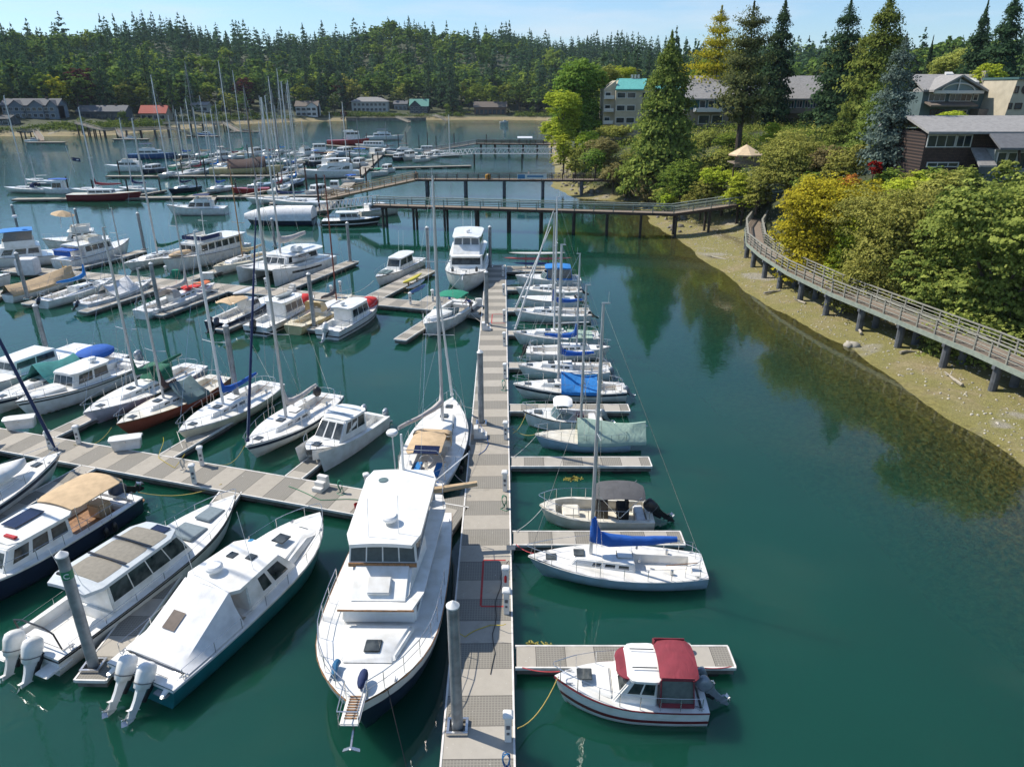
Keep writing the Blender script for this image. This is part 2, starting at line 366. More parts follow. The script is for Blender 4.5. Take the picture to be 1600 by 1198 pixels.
# ---------------- boat kit (boat frame: x forward, y to port, z = 0 at the waterline) ----------------
class Hull:
    """lofted hull; kind sail or power"""
    def __init__(s, Lh, B, fb, fs, kind='power', rake=None, stern=None, entry=2.2, mid=.42, boxy=False, treverse=0.0):
        s.L, s.B, s.fb, s.fs, s.kind = Lh, B, fb, fs, kind
        s.rake = rake if rake is not None else (.10*Lh if kind == 'power' else .12*Lh)
        s.stern = stern if stern is not None else (.93 if kind == 'power' else .66)
        s.entry = entry; s.mid = mid; s.tr = treverse
        s.q = [0, .22, .34, .5, .75, 1]
        s.sh = [0, .78, .88, .93, .97, 1] if kind == 'power' else [0, .50, .70, .86, .96, 1]
        if boxy: s.sh = [0, .9, .95, .97, .99, 1]
    def b(s, x):
        t = x/s.L+.5; t = max(0, min(1, t))
        if t > s.mid: f = 1-((t-s.mid)/(1-s.mid))**s.entry
        else: f = 1-(1-s.stern)*((s.mid-t)/s.mid)**2
        return max(.0, s.B/2*f)
    def z(s, x):
        t = max(0, min(1, x/s.L+.5)); return s.fs+(s.fb-s.fs)*(t**2 if s.kind == 'power' else t**1.7)
    def P(s, t, q, side, off=0):
        x = -s.L/2+s.L*t; zs = s.z(x); zk = -.4
        sh = float(np.interp(q, s.q, s.sh))
        y = s.b(x)*(sh**(1+1.6*t**3))+off
        xx = x-s.rake*(1-q)**1.1*t**5 + s.tr*(1-q)*(1-t)**12
        return (xx+off*.6*t**4, side*y, zk+(zs-zk)*q)
    def mesh(s, n=20):
        mb = MB(); rings = []
        for i in range(n+1):
            t = i/n
            r = [s.P(t, q, 1) for q in reversed(s.q)]+[s.P(t, q, -1) for q in s.q[1:]]
            rings.append(r)
        mb.loft(rings, True, False, closed=False); return mb
    def strip(s, q0, q1, t0=0, t1=1, off=.012, n=20, mb=None):
        mb = mb or MB()
        for side in (1, -1):
            v = []; f = []
            for i in range(n+1):
                t = t0+(t1-t0)*i/n
                v.append(s.P(t, q0, side, off)); v.append(s.P(t, (q0+q1)/2, side, off)); v.append(s.P(t, q1, side, off))
            for i in range(n):
                a = 3*i
                for k in (0, 1): f.append((a+k, a+k+1, a+k+4, a+k+3))
            mb.add(v, f)
        if t0 == 0:
            a, b = s.P(0, q0, 1, off), s.P(0, q1, 1, off)
            mb.quad((a[0]-off, a[1], a[2]), (b[0]-off, b[1], b[2]), (b[0]-off, -b[1], b[2]), (a[0]-off, -a[1], a[2]))
        return mb
    def deck(s, cock=None, drop=0.0, n=20, inset=.0, z0=0):
        """cock=(x0,x1,halfwidth,depth)"""
        mb = MB(); X = [-s.L/2+s.L*i/n for i in range(n+1)]
        if cock:
            X = sorted([x for x in X if min(abs(x-cock[0]), abs(x-cock[1])) > .12]+[cock[0], cock[1]])
        cw = lambda x: min(cock[2], max(.05, s.b(x)-.16)) if cock else s.b(x)*.5
        for a, b in zip(X[:-1], X[1:]):
            def pt(x, y, dz=0): return (x, y, s.z(x)-drop+dz+.05*(1-(abs(y)/max(s.B/2, .1))**2)+z0)
            inside = cock and a >= cock[0]-1e-6 and b <= cock[1]+1e-6
            ba, bb = s.b(a)-inset, s.b(b)-inset; ca, cb = min(cw(a), ba), min(cw(b), bb)
            for sg in (1, -1):
                mb.quad(pt(a, sg*ba), pt(b, sg*bb), pt(b, sg*cb), pt(a, sg*ca))
                if inside:
                    d = -cock[3]; fz = min(s.z(cock[0]), s.z(cock[1]))+d
                    mb.quad(pt(a, sg*ca), pt(b, sg*cb), (b, sg*cb, fz), (a, sg*ca, fz))
            if inside:
                mb.quad((a, ca, fz), (b, cb, fz), (b, -cb, fz), (a, -ca, fz))
                for x in (a, b):
                    if abs(x-cock[0]) < 1e-6 or abs(x-cock[1]) < 1e-6:
                        c = cw(x); c = min(c, s.b(x)); mb.quad(pt(x, c), pt(x, -c), (x, -c, fz), (x, c, fz))
            else: mb.quad(pt(a, ca), pt(b, cb), pt(b, -cb), pt(a, -ca))
        return mb
    def rail(s, r=.03, t0=0, t1=1, dz=0, inset=0, n=16, mb=None, seg=5):
        mb = mb or MB()
        for sg in (1, -1):
            P = []
            for i in range(n+1):
                t = t0+(t1-t0)*i/n; x = -s.L/2+s.L*t; P.append((x, sg*max(0, s.b(x)-inset), s.z(x)+dz))
            mb.tube(P, r, seg)
        return mb
def facequad(mb, F, u0, u1, v0, v1, off, nrm):
    """F = 4 corners (bl, br, tr, tl); inset quad, extruded a little along the normal"""
    bl, br, tr, tl = [Vector(p) for p in F]
    def p(u, v): a = bl.lerp(br, u); b = tl.lerp(tr, u); return a.lerp(b, v)
    n = (br-bl).cross(tl-bl).normalized()
    if n.dot(Vector(nrm)) < 0: n = -n
    q = [p(u0, v0), p(u1, v0), p(u1, v1), p(u0, v1)]
    f = [a+n*off for a in q]; bk = [a-n*.02 for a in q]
    mb.loft([bk, f]); return mb
class House:
    """cabin block: footprint x0..x1, half width wa (aft) wf (front) at base z0, height h, raked front/back, tumblehome"""
    def __init__(s, x0, x1, wa, wf, z0, h, rf=.3, rb=0.0, tum=.1, z1=None, crown=.05):
        s.x0, s.x1, s.wa, s.wf, s.h = x0, x1, wa, wf, h; z1 = z0 if z1 is None else z1
        s.b = [Vector((x0, -wa, z0)), Vector((x1, -wf, z1)), Vector((x1, wf, z1)), Vector((x0, wa, z0))]
        zt = z0+h
        s.t = [Vector((x0+rb, -wa+tum, zt)), Vector((x1-rf, -wf+tum, zt)), Vector((x1-rf, wf-tum, zt)), Vector((x0+rb, wa-tum, zt))]
        s.zt = zt; s.crown = crown
    def mb(s, mb=None):
        mb = mb or MB(); mb.add(s.b+s.t, [(3, 2, 1, 0), (4, 5, 6, 7), (0, 1, 5, 4), (1, 2, 6, 5), (2, 3, 7, 6), (3, 0, 4, 7)]); return mb
    def face(s, side):
        b, t = s.b, s.t
        return {'stbd': ([b[0], b[1], t[1], t[0]], (0, -1, .1)), 'port': ([b[3], b[2], t[2], t[3]], (0, 1, .1)),
                'front': ([b[1], b[2], t[2], t[1]], (1, 0, .2)), 'back': ([b[3], b[0], t[0], t[3]], (-1, 0, .2))}[side]
    def win(s, side, ranges, v0=.35, v1=.85, off=.012):
        out = []
        F, n = s.face(side)
        for u0, u1 in ranges:
            m_ = MB(); facequad(m_, F, u0, u1, v0, v1, off, n); out.append(m_)
        return out
def even(n, a=.06, b=.94, gap=.03):
    w = (b-a-gap*(n-1))/n; return [(a+i*(w+gap), a+i*(w+gap)+w) for i in range(n)]
def windows(h, root, sides=None, front=0, back=0, v0=.35, v1=.85, ms=GLASS, fv=None, merge=False):
    M_ = MB() if merge else None
    def put(l):
        for w in l:
            if merge: M_.add(w.v, w.f)
            else: w.build('window', ms, root, smooth=False)
    if sides:
        for s_ in ('port', 'stbd'): put(h.win(s_, sides, v0, v1))
    if front: put(h.win('front', even(front), *(fv or (v0, v1))))
    if back: put(h.win('back', even(back), v0, v1))
    if merge and M_.v: M_.build('windows', ms, root, smooth=False)
def outboard(root, x, y, z, size=1.0, col='black', tilt=0.0, simple=False, ang=0):
    """outboard motor clamped at the transom; tilt lifts the leg aft and up"""
    cm = {'black': BLACKP, 'white': gel('white'), 'grey': mat('outboard_grey', (.28, .32, .36), .3, .2), 'silver': mat('outboard_silver', (.42, .46, .50), .3, .3), 'navy': mat('outboard_navy', (.03, .045, .08), .35)}[col]
    m_ = Matrix.Rotation(ang, 3, 'Z') @ Matrix.Rotation(tilt, 3, 'Y'); k = size; o = Vector((x, y, z))
    def T(p): return o+m_ @ (Vector(p)*k)
    a = MB()
    prof = [(-.40, .18, .06, -.02), (-.34, .27, .17, 0), (-.1, .31, .20, 0), (.18, .33, .205, -.02), (.36, .29, .18, -.03), (.44, .18, .10, -.03)]
    rings = []
    for zz, rx, ry, dx in prof:
        rings.append([T((-.30+dx+rx*math.copysign(abs(math.cos(t))**.7, math.cos(t)), ry*math.copysign(abs(math.sin(t))**.7, math.sin(t)), zz+.35)) for t in [2*math.pi*j/12 for j in range(12)]])
    a.loft(rings)
    if simple:
        a.loft([[T((-.36+dx, dy, zz)) for dx, dy in ((-.1, -.05), (.1, -.05), (.1, .05), (-.1, .05))] for zz in (0, -.9)]); a.build('outboard_motor', cm, root); return
    c = a.build('outboard_motor', cm, root, ang=50)
    l = MB()
    l.loft([[T((-.32+sx*w+dx, sy*.075, zz)) for sx, sy in ((-1, -.7), (1, -1), (1, 1), (-1, .7))] for zz, w, dx in ((0, .17, 0), (-.35, .13, 0), (-.62, .12, -.02), (-.66, .24, -.05))])
    l.loft([[T((-.36+sx*w+dx, sy*.05, zz)) for sx, sy in ((-1, -.5), (1, -1), (1, 1), (-1, .5))] for zz, w, dx in ((-.665, .15, 0), (-1.0, .10, 0), (-1.18, .05, -.02))])
    l.ell(T((-.38, 0, -.92)), (.24*k, .065*k, .065*k), 1, 8, 6, m_)
    l.build('lower_unit', {'white': cm, 'silver': cm, 'grey': cm}.get(col, BLACKP), c)
    bk = MB()
    for sg in (1, -1): bk.bar(T((-.02, sg*.14, .22)), T((-.16, sg*.12, -.42)), .05*k, .13*k)
    bk.bar(T((-.06, -.17, .16)), T((-.06, .17, .16)), .16*k, .14*k); bk.build('mount_bracket', BLACKP, c)
    rg_ = MB(); rg_.loft([[T((-.30+rx*math.copysign(abs(math.cos(q))**.7, math.cos(q))-.01, ry*math.copysign(abs(math.sin(q))**.7, math.sin(q)), zz)) for q in [2*math.pi*j/12 for j in range(12)]] for zz, rx, ry in ((.17, .322, .206), (.205, .326, .208))], False, False); rg_.build('cowling_band', mat('band_grey', (.16, .17, .18), .4), c)
    p = MB()
    for i in range(3):
        an = 2*math.pi*i/3; d1 = Vector((0, math.cos(an), math.sin(an))); d2 = Vector((0, -math.sin(an), math.cos(an)))
        q = [Vector((-.62, 0, -.92))+d1*r_+d2*w+Vector((dx, 0, 0)) for r_, w, dx in ((.04, -.04, .04), (.19, -.09, .05), (.21, .06, -.05), (.04, .05, -.05))]
        p.loft([[T(v) for v in q], [T(v+Vector((.012, 0, 0))) for v in q]])
    p.tube([T((-.55, 0, -.92)), T((-.70, 0, -.92))], [.05*k, .02*k], 8)
    p.build('propeller', STEEL, c)
def pulpit(mb, h, hgt=.6, r=.014, n=6, span=.86, stan=True, aft=True, line=True):
    L_, B_ = h.L, h.B; xs = L_/2; t0 = span
    P = []
    for i in range(13):
        a = -1+2*i/12; x = xs*(1-(1-t0)*2*abs(a)**1.7)+.05; y = math.copysign(min(h.b(min(x, xs-.01))+.0+.12*(1-abs(a)), 9), a) if abs(a) > .08 else 0
        P.append((x, y, h.z(x)+hgt))
    mb.tube(P, r, n)
    for i in (0, 3, 9, 12): mb.tube([P[i], (P[i][0], P[i][1], h.z(P[i][0]))], r, n)
    if line:
        for sg in (1, -1):
            Q = [P[0 if sg < 0 else 12]]; X = [L_*(t0-.5)-L_*.13*k for k in range(1, 7)]; X = [x for x in X if x > -L_/2+.08*L_]+[-L_/2+.05*L_]
            for x in X:
                y = sg*(h.b(x)-.06); Q.append((x, y, h.z(x)+hgt)); mb.tube([(x, y, h.z(x)), (x, y, h.z(x)+hgt)], r, 5)
            mb.tube(Q, r*.7, 4)
    if aft:
        x = -L_/2+.04*L_; Q = []
        for i in range(9):
            a = -1+2*i/8; Q.append((-L_/2+.03*L_+.10*L_*abs(a)**3, a*(h.b(x)-.05), h.z(x)+hgt))
        mb.tube(Q, r, n)
        for i in (0, 2, 6, 8): mb.tube([Q[i], (Q[i][0], Q[i][1], h.z(x))], r, n)
    return mb
def fender(root, h, x, side, col=BLACKP, r=.12, l=.55):
    y = side*(h.b(x)+r*.9); z = h.z(x)
    m_ = MB(); m_.lathe([(.02, -l), (r*.7, -l+.04), (r, -l+.14), (r, -.14), (r*.7, -.05), (.02, 0)], (x, y, z-.25), 10); m_.tube([(x, y, z-.26), (x, side*(h.b(x)-.05), z+.03)], .012, 4)
    m_.build('fender', col, root)
def sailcover(mb, a, b, r=.16, stack=1.1):
    """boom cover: deep at the mast, slim at the boom end"""
    a, b = Vector(a), Vector(b); P = [a+Vector((.05, 0, stack)), a+Vector((.0, 0, stack*.6)), a+Vector((-.06, 0, stack*.18))]; rr = [r*.45, r*.7, r*1.35]
    for i in range(1, 8):
        f = i/7; P.append(a.lerp(b, .06+f*.94)+Vector((0, 0, -.05*math.sin(math.pi*f)+.02*math.sin(9*f)))); rr.append(r*(1.35-.75*f+.06*math.sin(11*f)))
    mb.tube(P, rr, 8, flat=.72); return mb
def boat_root(name, label, cat, pos, ang, group):
    return thing(name, label, cat, (pos[0], pos[1], 0), ang, group)
def placed(bow, stern):
    """bow and stern points on the water -> centre, heading, length"""
    b, s = Vector(bow), Vector(stern); d = b-s; return ((b+s)/2, math.atan2(d.y, d.x), d.length)
def hull_parts(h, root, hullc, deckc, cock=None, stripe=None, boot=None, rub=RUBBER, rubr=.028, n=20, low=False):
    hm = h.mesh(n)
    if low and not stripe:
        dk = h.deck(cock, n=12); hm.add(dk.v, dk.f); hm.build('hull', hullc, root); return
    hm.build('hull', hullc, root, ang=40)
    h.deck(cock, n=n).build('deck', deckc, root, ang=30)
    if stripe: h.strip(stripe[0], stripe[1], 0, .995, n=24).build('hull_stripe', stripe[2], root)
    zb = .42/(.4+.5*(h.fb+h.fs))
    if boot: h.strip(.16, zb*.93, 0, .97, off=.008, n=20).build('waterline_paint', boot, root)
    if not low:
        if not boot: h.strip(.16, (.42+.03)/(.4+.5*(h.fb+h.fs)), 0, .97, off=.006, n=18).build('waterline_stain', mat('waterline_scum', (.33, .31, .20), .7, 0, .35, 3.0, 0, 0, (.13, .14, .08)), root)
        for x, sg in ((.40*h.L, 1), (.40*h.L, -1), (-.44*h.L, 1), (-.44*h.L, -1)):
            y = sg*(h.b(x)-.10); z = h.z(x)+.05; cl = MB(); cl.tube([(x-.13, y, z+.05), (x+.13, y, z+.05)], .018, 5); cl.box((x, y, z+.02), (.09, .04, .06)); cl.build('cleat', STEEL, root)
    if rub and not low: h.rail(rubr, 0, 1, -.02, -.012).build('rub_rail', rub, root)
def sailboat(label, bow, stern, B, top, group=None, mx=.10, hull='white', stripe=None, cover='blue', boot=None, dodger=None, tarp=None, ob=None, obside=1, jib=None,
             fb=1.15, fs=.85, mast='alu', low=False, cab=True, rev_top=None, decks=None, name='sailboat', boomang=0.0, mr=.085, arch=False, solar=False, wheel=False, fend=0, jibtop=.93, boomz=1.0, cabw=.56, boomlen=.40, spr=2, cabx=(-.10, .27), boomh=None, coverr=None):
    c, a, Lh = placed(bow, stern)
    root = boat_root(name, label, 'sailboat', c, a, group)
    h = Hull(Lh, B, fb, fs, 'sail')
    ck = None if low else (-.42*Lh, cabx[0]*Lh-.02, B*.23, .42)
    dk = gel(decks) if decks else gel('white2')
    st = (.80, .93, gel(stripe)) if stripe else None
    hull_parts(h, root, gel(hull), dk, ck, st, gel(boot) if boot and not low else None, rub=(TEAK if hull in ('rust', 'yellowh') else gel('white')), rubr=.022, low=low)
    Mx = mx*Lh
    # cabin trunk
    if cab:
        zc = h.z(cabx[0]*Lh)-.03; hs = House(cabx[0]*Lh, cabx[1]*Lh, B*cabw/2, B*cabw*.30, zc, .46, rf=.32*Lh/8, rb=.05, tum=.07, z1=h.z(cabx[1]*Lh)-.05)
        hb = hs.mb()
        if not low: hb.box((cabx[0]*Lh+.45, 0, hs.zt+.03), (.75, .62, .07))
        cb_ = hb.build('cabin', gel('white'), root, bevel=.05 if not low else 0)
        if low: windows(hs, root, sides=[(.12, .7)], v0=.35, v1=.7, merge=True)
        else:
            windows(hs, root, sides=[(.10, .26), (.32, .48), (.55, .68)], v0=.36, v1=.74)
            hm_ = MB(); hm_.box((Mx+.55, 0, (hs.zt+h.z(Mx))/2+.24), (.5, .5, .05)); hm_.box((.37*Lh, 0, h.z(.37*Lh)+.07), (.48, .46, .05)); hm_.build('deck_hatch', GLASS, root, bevel=.015)
            for sg in (1, -1):
                ns = MB(); ns.tube([(-.3*Lh, sg*(B*.23+.14), h.z(-.3*Lh)+.06), (-.3*Lh, sg*(B*.23+.14), h.z(-.3*Lh)+.26)], [.09, .07], 8)
                ns.build('winch', STEEL, root); ns = MB(); ns.tube([(-.12*Lh, sg*B*.18, hs.zt), (-.12*Lh, sg*B*.18, hs.zt+.15)], [.06, .05], 8); ns.build('winch', STEEL, root)
            if wheel:
                w_ = MB(); cx, cz = -.33*Lh, h.z(-.3*Lh)+.45; w_.tube([(cx, .42*math.cos(t), cz+.42*math.sin(t)) for t in [2*math.pi*i/14 for i in range(15)]], .018, 5)
                w_.bar((cx, 0, cz-.9), (cx, 0, cz), .16); w_.bar((cx, -.4, cz), (cx, .4, cz), .015); w_.build('steering_wheel', STEEL, root)
            else: MB().tube([(-.46*Lh, 0, h.z(-.4*Lh)+.15), (-.28*Lh, .1, h.z(-.4*Lh)+.02)], .02, 6).build('tiller', TEAK, root)
    zdk = h.z(Mx)+.38 if cab else h.z(Mx)
    mm = {'alu': ALU, 'white': ALUW, 'dark': ALUD, 'wood': WOODM, 'red': REDM}[mast]
    if top:
        mb = MB(); mb.tube([(Mx, 0, h.z(Mx)-.05), (Mx, 0, zdk+(top-zdk)*.7), (Mx, 0, top)], [mr, mr*.95, mr*.62], 8, flat=.75)
        mb.box((Mx-.1, 0, top+.03), (.34, .05, .06)); mb.tube([(Mx-.2, 0, top), (Mx-.2, 0, top+.5)], .008, 4)
        mo = mb.build('mast', mm, root)
        sp = MB(); hts = [.52] if spr == 1 else [.38, .68]; sw = min(.95, B*.30)
        for f in hts:
            zs = zdk+(top-zdk)*f; sp.tube([(Mx-.12, -sw, zs+.05), (Mx, 0, zs), (Mx-.12, sw, zs+.05)], .022, 5)
        sp.build('spreaders', mm, mo)
        rg = MB(); r_ = .009 if not low else .011
        for sg in (1, -1):
            ch = (Mx-.15, sg*(h.b(Mx-.15)-.05), h.z(Mx))
            pts = [ch]+[(Mx-.12, sg*sw, zdk+(top-zdk)*f+.05) for f in hts]+[(Mx, 0, top-.05)]
            rg.tube(pts, r_, 3)
            rg.tube([(Mx-.5, sg*(h.b(Mx-.5)-.05), h.z(Mx)), (Mx, 0, zdk+(top-zdk)*hts[0])], r_, 3)
        rg.tube([(Lh/2-.08, 0, h.z(Lh/2)+.05), (Mx, 0, zdk+(top-zdk)*jibtop)], r_, 3)
        rg.tube([(-Lh/2+.08, 0, h.z(-Lh/2)+.05), (Mx, 0, top)], r_, 3)
        rg.build('rigging', STEEL, root, smooth=False)
        if jib:
            A = Vector((Lh/2-.25, 0, h.z(Lh/2)+.25)); Bq = Vector((Mx+.05, 0, zdk+(top-zdk)*jibtop)); J = MB()
            J.tube([A, A.lerp(Bq, .03), A.lerp(Bq, .25), A.lerp(Bq, .6), A.lerp(Bq, .93)], [.04, .10, .085, .065, .035], 8)
            J.tube([A, A+Vector((0, 0, .12))], .12, 10)
            J.build('furled_jib', cv(jib), root)
        zb = zdk+boomz-.35; be = Vector((Mx-boomlen*Lh*math.cos(boomang), boomlen*Lh*math.sin(boomang), zb+.12+(boomh or 0)))
        bm_ = MB(); bm_.tube([(Mx-.08, 0, zb), be], .05, 8); bo = bm_.build('boom', mm, root)
        if cover:
            sm = MB(); sailcover(sm, (Mx-.10, 0, zb+.12), be+Vector((.12, 0, .08)), r=coverr or (.19 if not low else .22), stack=min(1.3, .15*Lh)); sm.build('sail_cover', cv(cover), root, ang=80)
    if not low:
        pm = MB(); pulpit(pm, h); pm.build('railing', STEEL, root)
    if dodger:
        x1 = cabx[0]*Lh+.55; x0 = cabx[0]*Lh-.75; w = B*.30; zd = h.z(x0)+.35; D = MB(); rings = []
        for fx, zz, ww in ((x1, .12, w*.82), (x1-.45, .80, w*.95), (x1-.9, .98, w), (x0, .98, w)):
            rings.append([(fx, ww*math.copysign(min(1, abs(math.cos(t))*1.25), math.cos(t)), zd+zz*min(1, math.sin(t)*1.5)) for t in [math.pi*i/10 for i in range(11)]])
        D.loft(rings, False, False, closed=False); D.build('dodger', cv(dodger), root, ang=70)
    if tarp:
        # tent over the boom: (x0,x1) fractions, colour
        x0, x1, tc_, hh = tarp; D = MB(); rings = []
        for i in range(9):
            f = i/8; x = (x0+(x1-x0)*f)*Lh; w = h.b(x)+.06; zr = h.z(x)+hh*(1-.12*math.sin(5*f)); sag = .10*math.sin(3.1*i)
            rings.append([(x, -w, h.z(x)-.12), (x, -w*.98, h.z(x)+.12), (x, -w*.5, h.z(x)*.5+zr*.5-.12+sag), (x, -.06, zr), (x, .06, zr), (x, w*.5, h.z(x)*.5+zr*.5-.12-sag), (x, w*.98, h.z(x)+.12), (x, w, h.z(x)-.12)])
        D.loft(rings, False, False, closed=False); D.build('boom_tent', cv(tc_), root, ang=60)
    if ob: outboard(root, -Lh/2-.02, obside*.35, h.z(-Lh/2)-.25, .62, ob[0], ob[1])
    if fend:
        for i in range(abs(fend)): fender(root, h, (-.25+.22*i)*Lh, 1 if fend > 0 else -1, r=.11)
    if arch:
        A = MB(); x = -.44*Lh; w = h.b(x)-.1; z0 = h.z(x); A.tube([(x, -w, z0), (x-.1, -w*.95, z0+1.5), (x-.1, -w*.7, z0+1.9), (x-.1, w*.7, z0+1.9), (x-.1, w*.95, z0+1.5), (x, w, z0)], .025, 6); A.build('stern_arch', STEEL, root)
    root['L_'] = Lh; del root['L_']
    return root, h
def fly_top(root, x0, x1, w, z, tz, col, legs=True, t=.06, thick=False, cam=.10, curve=.05):
    """canvas or hard top on a tube frame"""
    m_ = MB(); m_.slab(x0, x1, w, w*.94, tz, .16 if thick else t*.6, cam, .3, curve=curve)
    o = m_.build('hardtop' if thick else 'bimini_top', gel('white') if thick else cv(col), root, ang=50)
    if legs:
        f = MB()
        for sg in (1, -1):
            for xa, xb in ((x0+.25, x0+(x1-x0)*.5), (x1-.25, x0+(x1-x0)*.5)): f.tube([(xb, sg*w*.96, z), (xa, sg*w*.93, tz-.16)], .018, 6)
        f.build('top_frame', STEEL, root)
    return o
def radar(root, x, y, z, r=.3, mb=None):
    m_ = MB(); m_.lathe([(.08, 0), (.08, .12), (r*.9, .15), (r, .2), (r, .30), (r*.8, .38), (.02, .4)], (x, y, z), 14); m_.build('radar_dome', WHITEP, root)
def antennas(root, pts, z, l=2.2):
    for x, y in pts: m_ = MB(); m_.tube([(x, y, z), (x-.35, y, z+l)], .012, 4); m_.build('antenna', WHITEP, root)
def motorboat(label, bow, stern, B, group=None, hull='white', fb=1.3, fs=.9, stripe=None, boot=None, cab=None, fly=None, hard=None, bim=None, ob=None, cock=None, low=False,
              name='motor_boat', cat='motor boat', seats=True, console=None, rail=True, railh=.6, radar_at=None, ant=None, deckc='white', rake=None, entry=2.3, hatch=True, fend=0, fendcol=None, shield=None, stern_=None, rub=RUBBER, cushions=None, platform=False, boatroof='white', wm=None, hull_kw=None, fwdpad=None):
    c, a, Lh = placed(bow, stern); root = boat_root(name, label, cat, c, a, group)
    h = Hull(Lh, B, fb, fs, 'power', rake=rake, entry=entry, stern=stern_, **(hull_kw or {}))
    ck = None if (cock is None or low) else (cock[0]*Lh, cock[1]*Lh, B/2*cock[2], cock[3])
    st = (stripe[1], stripe[2], gel(stripe[0])) if stripe else None
    hull_parts(h, root, gel(hull), gel(deckc), ck, st, gel(boot) if boot else None, rub=rub, low=low)
    glass = wm or GLASS
    hs = None
    if cab:
        # cab: x0,x1 fractions, width frac, height, rake, fronts, side windows, (v0,v1)
        x0, x1, wf_, hh, rk = cab[:5]; nf, sw = cab[5], cab[6]; vv = cab[7] if len(cab) > 7 else (.42, .86)
        X0, X1 = x0*Lh, x1*Lh; z0 = min(h.z(X0), h.z(X1))-.02; hh_ = hh
        w0 = min(h.b(X0)*.98, B/2*wf_); w1 = min(h.b(X1)*.9, B/2*wf_*.92)
        hs = House(X0, X1, w0, w1, z0, hh_, rf=rk, rb=.0, tum=.10)
        hs.mb().build('cabin', gel(boatroof), root, bevel=.05 if not low else 0)
        windows(hs, root, sides=sw, front=nf, v0=vv[0], v1=vv[1], ms=glass, merge=low)
        if hard:
            m_ = MB(); o0, o1 = hard; m_.slab(X0-o0, X1-rk+o1, w0+.06, w1+.02, hs.zt+.14, .12, .07, .28); m_.build('cabin_roof', gel('white'), root, ang=50)
    if cab and fb and not low and len(cab) > 8 and cab[8]:
        # raised foredeck trunk in front of the cabin
        f0, f1, fw, fh = cab[8]; X0, X1 = f0*Lh, f1*Lh
        t_ = House(X0, X1, min(h.b(X0)*.8, B/2*fw), h.b(X1)*.62, h.z(X0)-.02, fh, rf=fh*1.6, tum=.12, z1=h.z(X1)-.03); t_.mb().build('cabin_trunk', gel('white'), root, bevel=.07)
    if hatch and not low:
        x = (cab[1] if cab else .15)*Lh+.16*Lh; zt = h.z(x)+.08+(cab[8][3] if cab and len(cab) > 8 and cab[8] else 0)
        MB().box((x, 0, zt), (.55, .55, .06)).build('deck_hatch', GLASS, root, bevel=.02)
    if fly:
        # fly: x0,x1,width frac, coaming height, top colour or None, top height, hard?
        x0, x1, wf_, ch, tcol, th = fly[:6]; X0, X1 = x0*Lh, x1*Lh; z0 = (hs.zt if hs else h.z(0))+(.08 if hard else 0); w = B/2*wf_
        f = MB(); f.slab(X0-.25, X1+.15, w+.1, w*.9, z0+.08, .08, .02, .3)
        rings = []
        for zz, k in ((0, 1.0), (ch, .96)):
            rings.append([(X0, -w*k, z0+zz), (X1-.5, -w*.92*k, z0+zz), (X1-.1-.25*(zz/ch), -w*.6*k, z0+zz), (X1-.1-.25*(zz/ch), w*.6*k, z0+zz), (X1-.5, w*.92*k, z0+zz), (X0, w*k, z0+zz)])
        f.loft(rings, False, False, closed=False); f.loft([[(p[0]-.07*(1 if p[0] > X0+.01 else 0), p[1]*.93, p[2]) for p in r] for r in rings], False, False, closed=False)
        f.build('flybridge', gel('white'), root, ang=40)
        s_ = MB(); s_.box((X0+.45*(X1-X0), w*.4, z0+.35), (.5, .5, .5)); s_.box((X0+.3*(X1-X0), -w*.4, z0+.3), (.8, .6, .35)); s_.box((X1-.8, 0, z0+.45), (.4, w*1.1, .6)); s_.build('flybridge_seats', gel('ivory'), root, bevel=.04)
        if tcol:
            fly_top(root, X0-.1, X1-.35, w*.95, z0+ch*.9, z0+th, tcol if isinstance(tcol, str) else 'white', thick=(len(fly) > 6 and fly[6]))
            if len(fly) > 7 and fly[7]:
                e = MB(); e.loft([[(X1-.45, -w*.85, z0+ch), (X0+.2, -w*.93, z0+ch), (X0+.2, w*.93, z0+ch), (X1-.45, w*.85, z0+ch)], [(X1-.8, -w*.86, z0+th-.18), (X0, -w*.93, z0+th-.18), (X0, w*.93, z0+th-.18), (X1-.8, w*.86, z0+th-.18)]], False, False)
                e.build('flybridge_enclosure', fly[7], root, smooth=False)
    if shield:
        # open-boat windscreen: x, width frac, height, rake
        x, wf_, hh, rk = shield; X = x*Lh; w = min(B/2*wf_, h.b(X)-.1); z0 = h.z(X)+.04; P0 = [(X-.9, -w, z0), (X-.1, -w*.9, z0), (X+.25, -w*.4, z0), (X+.25, w*.4, z0), (X-.1, w*.9, z0), (X-.9, w, z0)]
        P1 = [(p[0]-rk, p[1]*.92, p[2]+hh*(.75 if i in (0, 5) else 1)) for i, p in enumerate(P0)]
        m_ = MB(); m_.loft([P0, P1], False, False, closed=False); m_.build('windscreen', mat('clear_glass', (.10, .16, .17), .05), root, smooth=False)
        fr_ = MB(); fr_.tube(P1, .022, 5)
        for p, q in zip(P0, P1): fr_.tube([p, q], .02, 5)
        fr_.build('windscreen_frame', ALUW, root)
    if bim:
        x0, x1, wf_, zt, col = bim[:5]; fly_top(root, x0*Lh, x1*Lh, B/2*wf_, h.z(x0*Lh)+.05, zt, col, cam=.16, curve=.12)
    if console:
        x, col = console; X = x*Lh; zf = h.z(X)-(ck[3] if ck else .3); k = MB(); k.box((X, 0, zf+.6), (.7, .75, 1.2), top=.85); k.build('console', gel(col) if col in PAL else cv(col), root, bevel=.05)
        k2 = MB(); k2.box((X-1.1, 0, zf+.45), (.6, .9, .7)); k2.box((X-1.3, 0, zf+1.0), (.12, .9, .5)); k2.build('helm_seat', gel('ivory') if col == 'white' else cv('black'), root, bevel=.05)
